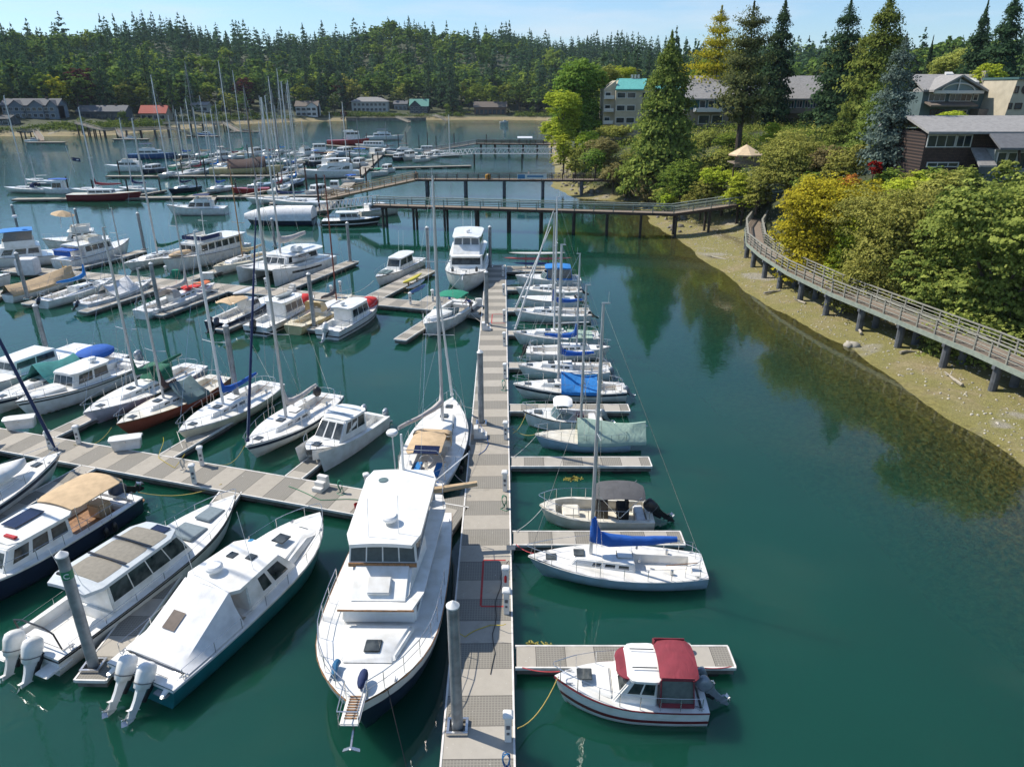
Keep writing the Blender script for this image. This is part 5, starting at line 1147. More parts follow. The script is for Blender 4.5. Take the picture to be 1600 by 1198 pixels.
for x_, y_ in ((.01, .45), (.03, -.4)): MB().box((x_*Lh, y_, sw.zt+.18), (.38, .38, .04)).build('roof_hatch', GLASS, rw, bevel=.01)
MB().lathe([(.14, 0), (.14, .03), (.02, .05)], (.12*Lh, .5, sw.zt+.10), 12).build('roof_vent', mat('blue_vent', (.02, .2, .4), .4), rw)
# canvas: tight tent from the roof edge down to the cockpit coaming
t = MB(); rings = []
for i in range(9):
    f = i/8; x = (-.165-.265*f)*Lh; zt_ = sw.zt+.12-(sw.zt-1.0)*f; w1 = 1.36+(.10)*f; zc = hw.z(x)+.06; wb_ = hw.b(x)-.06
    rings.append([(x, -wb_, zc), (x+.01*math.sin(i*2), -w1*(.98), zc+(zt_-zc)*.55), (x, -w1*.86, zt_), (x, -w1*.45, zt_+.03), (x, 0, zt_+.04), (x, w1*.45, zt_+.03), (x, w1*.86, zt_), (x+.01*math.cos(i*2), w1*.98, zc+(zt_-zc)*.55), (x, wb_, zc)])
t.loft(rings, False, False, closed=False); e_ = rings[-1]; t.add(e_, [tuple(range(9))]); t.build('canvas_enclosure', cloth('canvas_taut_white', CL['white'], .12), rw, ang=28)
f = .48; x = -.165*Lh-.265*Lh*f; zt0 = lambda q: sw.zt+.12-(sw.zt-1.0)*q
t = MB(); t.quad((-.165*Lh-.265*Lh*.42, .62, zt0(.42)+.07), (-.165*Lh-.265*Lh*.42, -.02, zt0(.42)+.085), (-.165*Lh-.265*Lh*.66, -.02, zt0(.66)+.085), (-.165*Lh-.265*Lh*.66, .62, zt0(.66)+.07)); t.build('canvas_window', mat('vinyl_brown', (.12, .09, .07), .2), rw)
t = MB()
for sg in (1, -1): t.box((-.475*Lh, sg*1.15, .72), (.95, .62, .07))
t.build('swim_platform', NONSKIDG, rw, bevel=.02)
t = MB()
for sg in (1, -1): t.loft([[(-.44*Lh, sg*(1.0+.45*a), .95+.0*a) for a in (0, 1)]+[(-.44*Lh, sg*1.45, 1.12), (-.44*Lh, sg*1.0, 1.12)], [(-.53*Lh, sg*1.28, .75), (-.53*Lh, sg*1.45, .75), (-.53*Lh, sg*1.45, .82), (-.53*Lh, sg*1.3, .82)]])
t.build('quarter_moulding', gel('white'), rw, bevel=.04)
# grey-white hardtop cruiser
bo, stn = Vector((-14.5, 32.2)), Vector((-18.75, 21.6))
ra, ha, sa = motorboat('long white and grey hardtop day cruiser with dark side windows and twin white outboards', bo, stn, 3.25, gn, hull='white2', fb=1.35, fs=.85, stripe=('black', .86, .93), cab=(-.26, .14, .80, 1.45, .75, 2, even(4, .03, .97, .015), (.34, .90)), cock=(-.46, -.27, .82, .5), hatch=False, rail=True, railh=.35, entry=2.7, ob=(2, 1.2, 'white', .42), rub=BLACKP, hull_kw=dict(mid=.5), boatroof='white')
Lh = ha.L
t = MB(); t.slab(-.335*Lh, .09*Lh, 1.38, 1.22, sa.zt+.15, .15, .08, .4); t.build('cabin_roof', mat('roof_greywhite', (.50, .54, .56), .4, 0, .05), ra, ang=50)
for k, (x0, x1) in enumerate(((-.27, -.165), (-.155, -.05), (-.04, .045))):
    t = MB(); t.slab(x0*Lh, x1*Lh, 1.0, .98, sa.zt+.175, .04, .06, .08); t.build('sunroof_panel', mat('taupe_fabric', (.24, .22, .18), .8, 0, .1), ra, ang=50)
for x_ in (-.160, -.045): MB().bar((x_*Lh, -1.1, sa.zt+.21), (x_*Lh, 1.1, sa.zt+.21), .10, .05).build('roof_bar', BLACKP, ra)
MB().box((.065*Lh, -.3, sa.zt+.165), (.4, .8, .03)).build('solar_panel', SOLAR, ra)
for x_, w_ in ((.21, 1.5), (.34, 1.0)):
    t = MB(); t.box((x_*Lh, 0, ha.z(x_*Lh)+.1), (1.15, w_, .10), top=.94); t.build('sun_pad', mat('pad_grey', (.18, .23, .26), .8, 0, .08), ra, bevel=.03)
t = MB(); t.tube([(-.46*Lh, 1.15, .9), (-.47*Lh, 1.1, 1.7), (-.47*Lh, .6, 1.85), (-.47*Lh, -.6, 1.85), (-.47*Lh, -1.1, 1.7), (-.46*Lh, -1.15, .9)], .035, 6); t.build('tow_arch', BLACKP, ra)
t = MB()
for sg in (1, -1): t.box((-.50*Lh, sg*1.18, .45), (1.15, .7, .10))
t.build('swim_platform', gel('white'), ra, bevel=.04); antennas(ra, [(-.30*Lh, .4), (-.30*Lh, -.5)], sa.zt+.1, 1.8)
t = MB(); t.box((-.31*Lh, .25, sa.zt+.45), (.12, .9, .10)); t.box((-.31*Lh, .25, sa.zt+.25), (.1, .2, .3)); t.build('radar_scanner', BLACKP, ra, bevel=.02)
# navy hull cruiser, stern to the dock
stn = Vector((-21.0, 33.0)); bo = stn-fdir*10.4
rn, hn, sn = motorboat('navy hulled picnic cruiser with tan canvas awning, solar panel and teak cockpit', bo, stn, 3.2, gn, hull='navy', fb=1.55, fs=1.05, cab=(-.12, .22, .80, 1.15, .6, 2, [(.06, .30), (.36, .60), (.66, .88)], (.35, .85)), cock=(-.46, -.13, .80, .5), hatch=True, rub=gel('white'), stripe=('white', .93, .99), boot='black', fend=1, hull_kw=dict(mid=.5), ob=(1, 1.15, 'navy', 1.05))
fender(rn, hn, 0, 1); fender(rn, hn, -.25*hn.L, 1); Lh = hn.L
t = MB(); t.slab(-.16*Lh, .14*Lh, 1.30, 1.1, sn.zt+.12, .12, .08, .35); t.build('cabin_roof', gel('white'), rn, ang=50)
t = MB(); t.slab(-.44*Lh, -.15*Lh, 1.28, 1.3, sn.zt+.30, .05, .12, .22, curve=.05); t.build('awning', cv('tan'), rn, ang=50)
t = MB(); t.box((-.02*Lh, -.3, sn.zt+.2), (1.5, .9, .04)); t.build('solar_panel', SOLAR, rn)
t = MB(); t.box((.10*Lh, .5, sn.zt+.16), (.2, .7, .1)); t.build('light_bar', mat('red_plastic', (.5, .02, .02), .35), rn, bevel=.03)
t = MB(); hq = (-.455*Lh, -.135*Lh); t.box((sum(hq)/2, 0, .585), (hq[1]-hq[0]-.05, 2.2, .03)); t.build('cockpit_sole', TEAK, rn)
t = MB(); t.box((-.36*Lh, .1, .95), (.75, .85, .75)); t.build('engine_box', cv('tan'), rn, bevel=.06)
t = MB(); t.slab(-.56*Lh, -.5*Lh, .95, 1.05, .45, .08, 0, .15); t.build('swim_platform', TEAK, rn)
for sg in (1, -1):
    for x_ in (-.43, -.30, -.16): t = MB(); t.tube([(x_*Lh, sg*1.25, 1.05), (x_*Lh, sg*1.22, sn.zt+.2)], .022, 5); t.build('awning_post', STEEL, rn)
# sailboat carrying an upturned dinghy
bo = Vector((-26.4, 36.9)); stn = bo-fdir*12
r4, h4 = sailboat('white sailboat with a dark line carrying an upturned white dinghy on its foredeck', bo, stn, 3.5, ZT(-300, 33), gn, mx=.02, stripe='navy', cover='blue', jib='bluehull' if False else 'navy', fb=1.4, fs=1.0, mast='white', fend=0, jibtop=.98)
def upturned(label, x, y, z, rz):
    r = thing('dinghy', label, 'dinghy', (x, y, z), rz); m_ = MB(); rings = []
    for i in range(13):
        t = i/12; b = .72*(1-max(0, (t-.4)/.6)**2.2); b = max(b, .03); xx = -1.5+3.0*t; hh = .55*(1-.35*t**3)
        rings.append([(xx, b*math.cos(a), hh*max(0, math.sin(a))**.6) for a in [math.pi*j/10 for j in range(11)]])
    m_.loft(rings, True, False, closed=False); m_.build('hull', gel('white'), r)
    for sg in (1, -1): MB().lathe([(.13, -.04), (.15, 0), (.13, .04)], (0, 0, 0), 12).build('wheel', RUBBER, r); r.children[-1].location = (-1.5, sg*.4, .25); r.children[-1].rotation_euler = (0, math.pi/2, 0)
p4 = bo-fdir*3.6; upturned('upturned white dinghy with two small wheels lashed on the foredeck of the sailboat', p4.x, p4.y, 1.75, math.atan2(fdir.y, fdir.x))
bo = Vector((-32.3, 39.9)); sailboat('white sailboat at the left edge with tangled bow gear and a blue furled sail', bo, bo-fdir*11, 3.3, None, gn, mx=.05, cover='navy', fb=1.35, fs=1.0, mast='white')

# ---------------- mooring lines ----------------
def line(label, a, b, sag=.35, col=ROPE, r=.016, cat='mooring line', n=8):
    a, b = Vector(a), Vector(b); P = [a.lerp(b, i/n)-Vector((0, 0, sag*4*(i/n)*(1-i/n))) for i in range(n+1)]; P = [Vector((p.x, p.y, max(p.z, .02))) for p in P]
    m_ = MB(); c = P[0]; m_.tube([p-c for p in P], r, 5); o = m_.build('mooring_line', col, None); tag(o, label, cat, 'mooring lines', tuple(c))
line('yellow line from the nearest pedestal to the maroon trimmed boat bow', (.2, 18.2, .55), (1.7, 19.9, 1.2), .5, ROPEY, .022)
line('red line from the near finger to the maroon trimmed boat bow', (.4, 21.0, .55), (1.8, 20.2, 1.15), .1, ROPER, .02)
line('pink line from the near finger end to the stern of the maroon trimmed boat', (8.4, 21.0, .6), (6.9, 20.7, .9), .1, ROPER, .02)
line('red line from the blue hulled sloop bow to the dock', (.2, 28.9, .6), (1.0, 27.5, 1.1), .1, ROPER, .02)
line('pale line from the open skiff bow down to the finger pier', (.2, 30.0, .6), (1.6, 31.7, .9), .15); line('line from the main dock to the sage tented sloop bow', (.1, 37.8, .6), (1.6, 40.1, .95), .1)
line('long line from the main dock to the cuddy runabout bow', (.05, 41.0, .6), (1.0, 43.3, 1.1), .35, ROPEY); line('tan line from the dock to the sage tented sloop', (.05, 41.6, .6), (1.7, 40.3, .95), .3, ROPEY)
line('line from the cruising sloop quarter to the main dock', (-3.5, 35.6, 1.0), (-2.3, 34.6, .6), .25); line('line from the cruising sloop bow to the piling', (-3.9, 44.6, 1.3), (-2.5, 44.5, .8), .2)
line('dark line from the trawler bow trailing into the water', (-4.3, 18.6, 2.1), (-3.0, 15.6, .05), .1, RUBBER, .015)
line('yellow line curving from the west dock to the navy cruiser stern', (-16.3, 34.7, .55), (-20.3, 33.4, .8), .45, ROPEY, .022)
line('line from the rust red sailboat bow to the west dock', (-25.4, 40.6, 1.2), (-27.3, 39.4, .6), .55, ROPEY); line('line from the navy striped sloop bow to the west dock', (-16.1, 38.1, 1.2), (-17.2, 36.9, .55), .4, ROPEY)
line('line from the cream sailboat bow to the west dock pedestal', (-21.0, 40.0, 1.2), (-19.6, 37.6, 1.3), .05); line('line from the express cruiser to the main dock', (-4.2, 66.8, 1.0), (-3.0, 64.8, .6), .1)
line('line from the white day cruiser bow to the middle dock', (-15.5, 78.2, 1.2), (-19.2, 75.0, .6), .7); line('line from the motor yacht bow to the platform', (-5.6, 76.2, 2.1), (-7.4, 73.2, .6), .1)

DW = mat('driftwood', (.42, .37, .29), .9, 0, .25, 4)
for i, (u, v, l_, a) in enumerate(((1212, 452, 3.2, .4), (1250, 468, 1.8, 1.9), (1345, 512, 2.6, 1.2), (1420, 548, 1.6, .2), (1490, 588, 2.8, 1.5), (1118, 398, 3.5, 2.2))):
    x, y = G(u, v, .6); z = H(x, y)+.08; t = MB(); t.tube([(-l_/2, 0, .02), (-l_*.1, .1, .05), (l_/2, -.05, 0)], [.13, .11, .05], 7); t.tube([(l_*.1, 0, .04), (l_*.3, .35, .2)], [.06, .02], 5); o = t.build('driftwood', DW, None); tag(o, ['long bleached log on the beach near the walkway bend', 'short driftwood log by the walkway piles', 'driftwood branch on the green beach patch', 'small driftwood stick left of the boulder side piles', 'forked driftwood log at the lower right beach', 'long driftwood log below the trestle'][i], 'driftwood', None, (x, y, z), a)

# ---------------- clutter on the docks ----------------
def cord(label, pts, col, r=.016, nm='cable'):
    P = [Vector((x, y, DZ+.03 if k == 0 else k)) for x, y, k in pts]; Q = []
    for a, b in zip(P[:-1], P[1:]):
        for i in range(6): p = a.lerp(b, i/6); Q.append(p+Vector((.07*math.sin(3*p.y+p.x), .07*math.cos(2.3*p.x+p.y), 0)))
    Q.append(P[-1]); c = Q[0].copy(); t = MB(); t.tube([q-c for q in Q], r, 5); o = t.build(nm, mat('cord_'+col, {'yellow': (.55, .42, .03), 'green': (.02, .22, .10), 'white': (.6, .6, .57), 'black': (.02, .02, .02), 'blue': (.02, .12, .4)}[col], .6), None); tag(o, label, 'hose' if nm == 'hose' else 'power cord', None, tuple(c))
cord('black power cord running along the near dock panels past the red rectangle', [(-.75, 20.6, 0), (-.72, 24.0, 0), (-.5, 26.4, 0), (-.15, 27.2, .9)], 'black')
cord('yellow power cord from the bow of the trawler across the main dock', [(-2.6, 22.5, 1.2), (-1.9, 22.6, 0), (-.9, 23.4, 0), (-.25, 23.0, .9)], 'yellow')
cord('green hose lying along the west dock behind the grey hardtop cruiser', [(-12.5, 34.4, 0), (-10.4, 33.1, 0), (-7.6, 33.0, 0), (-8.2, 33.9, .5)], 'green', .018, 'hose')
cord('yellow power cord looping to the cream sailboat bow on the west dock', [(-19.2, 37.0, 1.2), (-19.8, 36.6, 0), (-21.2, 37.8, 0), (-21.6, 39.4, 1.1)], 'yellow')
cord('white power cord beside the pedestal on the middle dock', [(-9.8, 71.2, 0), (-12.0, 72.4, 0), (-14.6, 72.6, 0), (-15.2, 72.0, .9)], 'white')
cord('blue hose on the main dock next to the cruising sloop', [(-2.0, 38.2, 0), (-1.4, 39.6, 0), (-1.9, 41.8, 0), (-2.4, 42.8, .7)], 'blue', .018, 'hose')
def steps(label, x, y, rz):
    r = thing('boarding_steps', label, 'boarding steps', (x, y, DZ), rz, 'white boarding steps on the docks')
    for i in range(3): t = MB(); t.box((-.28+.28*i, 0, .12+.12*i), (.28, .62, .24+.24*i)); t.build('step', gel('white2'), r, bevel=.02)
steps('white boarding steps on the main dock beside the cruising sloop', -2.0, 40.6, math.pi); steps('white boarding steps on the west dock by the power catamaran', -10.6, 34.2, 1.2); steps('white boarding steps on the middle dock by the catamaran', -24.2, 76.0, 1.3); steps('white boarding steps on the main dock by the express cruiser', -2.35, 62.5, math.pi)
def bucket(label, x, y, col): t = MB(); t.lathe([(.12, 0), (.15, .3), (.14, .3), (.11, .03)], (0, 0, 0), 12); o = t.build('bucket', mat('bucket_'+col, {'white': (.7, .7, .68), 'red': (.45, .03, .03), 'blue': (.02, .12, .4)}[col], .5), None); tag(o, label, 'bucket', None, (x, y, DZ))
bucket('white bucket on the near finger pier', 6.9, 21.9, 'white'); bucket('red bucket on the west dock near the teal hulled cruiser bow', -8.2, 32.2, 'red'); bucket('blue bucket on the platform float by the dock carts', -6.6, 72.8, 'blue')
for i, (x, y, l) in enumerate(((2.4, 37.5, 'green mat of floating weed'), (3.6, 36.2, 'yellow brown weed patch beside the third finger pier'), (1.1, 22.7, 'small yellow weed clump near the nearest finger pier'))):
    if i == 0: continue
    rr0 = random.Random(i); t = MB()
    for k in range(26): a = rr0.uniform(0, 6.28); d0 = rr0.uniform(0, .8); px_, py_ = d0*.7*math.cos(a), d0*.25*math.sin(a); q = rr0.uniform(0, 3); t.loft([[(px_+.2*math.cos(q)*s1, py_+.2*math.sin(q)*s1, .012+z0) for s1 in (-1, 1)]+[(px_+.2*math.cos(q)*s1-.05*math.sin(q), py_+.2*math.sin(q)*s1+.05*math.cos(q), .012+z0) for s1 in (1, -1)] for z0 in (0, .02)])
    o = t.build('floating_weed', mat('weed', (.30, .27, .05), .7, 0, .2), None); o['kind'] = 'stuff'; tag(o, l, 'weed', None, (x, y, 0))

x, y = G(795, 866, DZ); r = thing('dock_sign', 'small grey slip sign standing at the dock edge by the blue hulled sloop bow', 'sign', (x+.1, y, DZ)); MB().box((0, 0, .2), (.05, .05, .4)).build('post', STEEL, r); MB().box((0, -.03, .42), (.42, .03, .22), rx=-.5).build('plate', mat('sign_grey', (.30, .32, .33), .5), r, bevel=.005)
# ---------------- timber walkways ----------------
PLANK = mat('walk_planks', (.23, .18, .14), .85, 0, .2, 7); SAGEP = mat('sage_painted_timber', (.27, .31, .26), .7, 0, .12, 3); DARKT = mat('dark_timber', (.075, .05, .038), .85, 0, .25, 3)
PILEM = mat('concrete_pile', (.115, .125, .14), .8, 0, .3, 1.5, .2); PILEW = mat('wood_pile', (.06, .048, .04), .9, 0, .3, 2); RAILG = mat('weathered_rail', (.27, .265, .225), .8, 0, .15, 3)
def plank_mat(m, n=7.0):
    t = m.node_tree; N, L, B = t.nodes, t.links, t.nodes['Principled BSDF']
    c = N.new('ShaderNodeTexCoord'); w = N.new('ShaderNodeTexBrick'); w.inputs['Scale'].default_value = 1.0; w.inputs['Brick Width'].default_value = 3.5; w.inputs['Row Height'].default_value = .16; w.inputs['Mortar Size'].default_value = .012
    w.inputs[1].default_value = (.27, .215, .165, 1); w.inputs[2].default_value = (.20, .16, .125, 1); w.inputs[3].default_value = (.03, .02, .015, 1)
    L.new(c.outputs['Object'], w.inputs[0]); L.new(w.outputs[0], B.inputs['Base Color'])
plank_mat(PLANK)
def resample(P, step):
    out = [P[0]]; acc = 0
    for a, b in zip(P[:-1], P[1:]):
        l = (b-a).length; n = max(1, round(l/step))
        for i in range(1, n+1): out.append(a.lerp(b, i/n))
    return out
def walkway(label, P, w, rail=1.1, railm=RAILG, deckm=None, beam=SAGEP, step=2.3, piles=None, pilem=PILEM, pr=.24, closebars=False, capr=.05, plankdir=True, pileextra=0):
    """P: centre line points (x,y,z of deck top)"""
    P = [Vector(p) for p in P]; o = P[0].copy(); Q = resample(P, step); Q = [q-o for q in Q]; k = len(Q)
    root = thing('boardwalk', label, 'boardwalk', tuple(o))
    nr = []
    for i in range(k):
        d = Q[min(i+1, k-1)]-Q[max(i-1, 0)]; nr.append(Vector((-d.y, d.x, 0)).normalized())
    m_ = MB(); m_.loft([[q+n*w/2, q-n*w/2, q-n*w/2-Vector((0, 0, .08)), q+n*w/2-Vector((0, 0, .08))] for q, n in zip(Q, nr)]); m_.build('deck', deckm or PLANK, root, smooth=False)
    m_ = MB()
    for sg in (1, -1): m_.loft([[q+n*sg*(w/2+.07), q+n*sg*(w/2+.01), q+n*sg*(w/2+.01)-Vector((0, 0, .40)), q+n*sg*(w/2+.07)-Vector((0, 0, .40))] for q, n in zip(Q, nr)])
    m_.build('side_beam', beam, root, smooth=False)
    for sg in (1, -1):
        m_ = MB(); off = w/2-.04
        m_.loft([[q+n*sg*(off+.12)+Vector((0, 0, rail)), q+n*sg*(off-.12)+Vector((0, 0, rail)), q+n*sg*(off-.12)+Vector((0, 0, rail-capr)), q+n*sg*(off+.12)+Vector((0, 0, rail-capr))] for q, n in zip(Q, nr)])
        for f in (.25, .5, .74): m_.tube([q+n*sg*off+Vector((0, 0, rail*f)) for q, n in zip(Q, nr)], .045, 4)
        for i, (q, n) in enumerate(zip(Q, nr)):
            m_.box(q+n*sg*off+Vector((0, 0, rail/2-.05)), (.13, .13, rail-.02), rz=math.atan2(n.y, n.x))
            if closebars and i < k-1:
                for f in (.2, .4, .6, .8): m_.box(q.lerp(Q[i+1], f)+n*sg*off+Vector((0, 0, rail/2)), (.035, .035, rail-.1))
        m_.build('railing', railm, root, smooth=False)
    pl = []
    if piles:
        acc = 0; nxt = piles*.3
        for i in range(k-1):
            a, b = Q[i], Q[i+1]; l = (b-a).length
            while nxt <= acc+l:
                f = (nxt-acc)/l; c = a.lerp(b, f); n = nr[i]
                for sg in (1, -1):
                    q = c+n*sg*(w/2-.25); zb = H(q.x+o.x, q.y+o.y)-1.2-o.z
                    m_ = MB(); m_.tube([(q.x, q.y, zb), (q.x, q.y, c.z-.35)], pr, 10); m_.build('pile', pilem, root)
                m_ = MB(); m_.bar(c+n*(w/2+.2)-Vector((0, 0, .5)), c-n*(w/2+.2)-Vector((0, 0, .5)), .28, .26); m_.build('crossbeam', pilem, root, smooth=False)
                nxt += piles
            acc += l
    return root
E = [(1600,583),(1520,547),(1379,490),(1298,457),(1229,424),(1187,397),(1166,379),(1164,355),(1175,340),(1193,331)]
Z_ = 2.8
ed = [Vector((*G(u, v, Z_), Z_)) for u, v in E]
ed = [Vector((44, 18, Z_)), Vector((41, 30, Z_)), Vector((37.5, 39, Z_))]+ed
cen = []
for i in range(len(ed)):
    d = ed[min(i+1, len(ed)-1)]-ed[max(i-1, 0)]; n = Vector((d.y, -d.x, 0)).normalized(); cen.append(ed[i]+n*1.15)
walkway('curving boardwalk on grey piles along the beach at the right', cen, 2.2, 1.25, step=1.9, piles=5.0, pr=.31)
# dock-access trestles
walkway('long timber trestle walkway crossing the inlet behind the motor yacht', [(-22.5, 119, 3.6), (24.6, 110.6, 3.6), (47, 113.5, 6.2)], 2.2, 1.15, railm=SAGEP, beam=DARKT, step=2.9, piles=5.2, pilem=PILEW, pr=.2, capr=.12)
walkway('darker second trestle walkway further out with close railings and a banner', [(-20.5, 156, 3.5), (24, 155, 3.5), (31, 152, 4.4)], 2.4, 1.15, railm=DARKT, beam=DARKT, step=2.2, piles=8.2, pilem=PILEM, pr=.34, closebars=True)
walkway('timber ramp running down from the second trestle to the outer floating docks', [(-20.5, 156.2, 3.5), (-38, 146.5, .75)], 2.6, 1.3, railm=mat('tan_timber', (.30, .22, .12), .8, 0, .2), beam=mat('tan_timber', (.3, .22, .12), .8, 0, .2), step=2.5)
walkway('distant brown trestle pier with a small roofed shelter', [(-12.5, 265, 3.4), (17, 262, 3.4)], 2.4, 1.2, railm=DARKT, beam=DARKT, step=3, piles=5, pilem=PILEW, pr=.25, closebars=True)
walkway('distant grey pier ramp left of the brown trestle pier', [(-12.5, 265.5, 3.4), (-31, 262, .8)], 2.0, 1.2, railm=GALV, beam=GALV, step=3)
def truss(label, a, b, w=1.8, hgt=1.5, n=16, m_=None, deckm=None):
    a, b = Vector(a), Vector(b); d = (b-a); nn = Vector((-d.y, d.x, 0)).normalized()*w/2; r = thing('gangway', label, 'gangway', tuple(a)); m0 = m_ or ALUW
    for sg in (1, -1):
        k = MB(); o = nn*sg; up = Vector((0, 0, hgt))
        k.bar(o, d+o, .12); k.bar(o+up, d+o+up, .12)
        for i in range(n):
            p, q, c = d*(i/n)+o, d*((i+1)/n)+o, d*((i+.5)/n)+o+up; k.bar(p, c, .07); k.bar(c, q, .07)
        k.build('truss', m0, r, smooth=False)
    k = MB(); k.bar(d*0, d, w, .08); k.build('deck', deckm or mat('gangway_deck', (.3, .3, .29), .7), r, smooth=False)
    return r
truss('white lattice truss bridge in front of the distant brown pier', (-11.5, 226, 3.0), (15, 222, 3.3), n=18); truss('white lattice ramp sloping down to the far docks', (-11.5, 226, 3.0), (-29, 242, .7), n=12)
truss('aluminium lattice ramp from the near trestle down to the outer docks', (-22.5, 119.6, 3.6), (-35, 132, .6), 1.7, 1.3, 14, ALU)
for x, y in ((-11.5, 226), (3, 224), (14.5, 222)):
    r = thing('trestle_bent', 'pile bent under the white lattice truss bridge', 'trestle bent', (x, y, 0), 0, 'pile bents under the white truss bridge')
    for sg in (1, -1): MB().tube([(0, sg*.8, -3), (0, sg*.8, 2.95)], .2, 8).build('pile', PILEW, r)
r = thing('pier_shelter', 'small shelter with a pale roof on the distant brown pier', 'shelter', (4.5, 262, 3.4)); MB().box((0, 0, 2.1), (5.2, 3.2, .2), rx=.12).build('roof', mat('pale_roof', (.62, .64, .66), .5), r); 
for sx in (-1.8, 1.8):
    for sy in (-1, 1): MB().box((sx, sy, 1.0), (.18, .18, 2.1)).build('post', DARKT, r)
r = MB(); r.box((0, 0, 0), (6.2, .05, 1.0)); o = r.build('banner', gel('white'), None, smooth=False); p = AT(831, 276, 154.3); tag(o, 'white banner with a blue panel hung on the second trestle railing', 'banner', None, (p.x, 153.95, 4.15)); r = MB(); r.box((-2.2, -.035, 0), (1.5, .02, .85)); r.box((.7, -.035, .05), (3.4, .02, .35)); r.build('panel', mat('banner_blue', (.08, .25, .45), .6), o, smooth=False)
p = AT(762, 273, 154); r = MB(); r.lathe([(.5, 0), (.6, .1), (.6, .7), (.45, .95), (.1, 1.05)], (0, 0, 0), 10); o = r.build('barrel', mat('amber_plastic', (.55, .28, .02), .5), None); tag(o, 'amber yellow drum on the second trestle walkway', 'barrel', None, (p.x, 155.6, 3.52))
# outer docks
OD = mat('outer_dock_planks', (.33, .30, .25), .85, 0, .15, 1.2)
def od(label, a, b, w, z=.5): dock(label, a, b, w, name='floating_dock', m=OD, kerb=False, nf=8, group='outer floating docks')
od('outer dock along the maroon hulled motor sailer', (-101, 147.5), (-37, 153.5), 2.2)
od('outer spine dock at the foot of the timber ramp', (-35, 131), (-46, 262), 2.6); od('second outer dock behind the blue striped sailboats', (-104, 189), (-41.5, 190.5), 2.0); od('third outer dock behind the tall white sedan yacht', (-100, 226), (-44.5, 226), 2.0)
od('farthest outer dock with the red tugboat', (-60, 262), (-28, 246), 2.0); od('thin outer dock below the distant truss ramp', (-42, 208), (-12, 216), 1.8); od('long breakwater float in front of the distant pier', (-75, 300), (-30, 268), 2.0)
for i, (x0, y0, y1) in enumerate(((-92, 148, 160), (-80, 149, 161), (-68, 150, 163), (-57, 151, 164), (-92, 189, 200), (-76, 189.5, 201), (-62, 190, 201), (-52, 190, 201), (-88, 226, 236), (-70, 226, 237), (-56, 226, 236), (-62, 152, 140), (-50, 152, 141))):
    dock('short finger pier of the outer docks', (x0, y0), (x0+.3*abs(y1-y0), y1), .9, m=OD, kerb=False, nf=3, group='finger piers of the outer docks', name='finger_dock', cat='finger pier')
# wooden piles of the outer docks, red brown guide piles
wp = mat('pile_redbrown', (.10, .035, .025), .85, 0, .2)
for u, v, vt in ((500, 335, 272), (480, 300, 262), (573, 292, 262), (564, 280, 255), (584, 268, 241), (322, 278, 245), (188, 276, 251), (108, 300, 276), (148, 306, 281), (201, 304, 279), (252, 302, 279), (309, 300, 277), (370, 302, 280), (437, 301, 270), (286, 276, 250), (417, 276, 250), (478, 281, 255), (529, 268, 243), (592, 268, 238), (655, 232, 211), (682, 238, 213), (668, 226, 207), (710, 232, 208), (623, 229, 208), (635, 226, 206), (573, 221, 208), (760, 226, 210), (388, 245, 226), (548, 262, 236)):
    x, y = G(u, v, 0); o = thing('piling', 'dark timber piling of the outer docks', 'piling', (x, y, 0), 0, 'dark timber pilings of the outer docks'); zt = ZT(vt, y); MB().tube([(0, 0, -3), (0, 0, zt)], [.2, .16], 8).build('shaft', wp if u in (500, 480, 573) else PILEW, o)
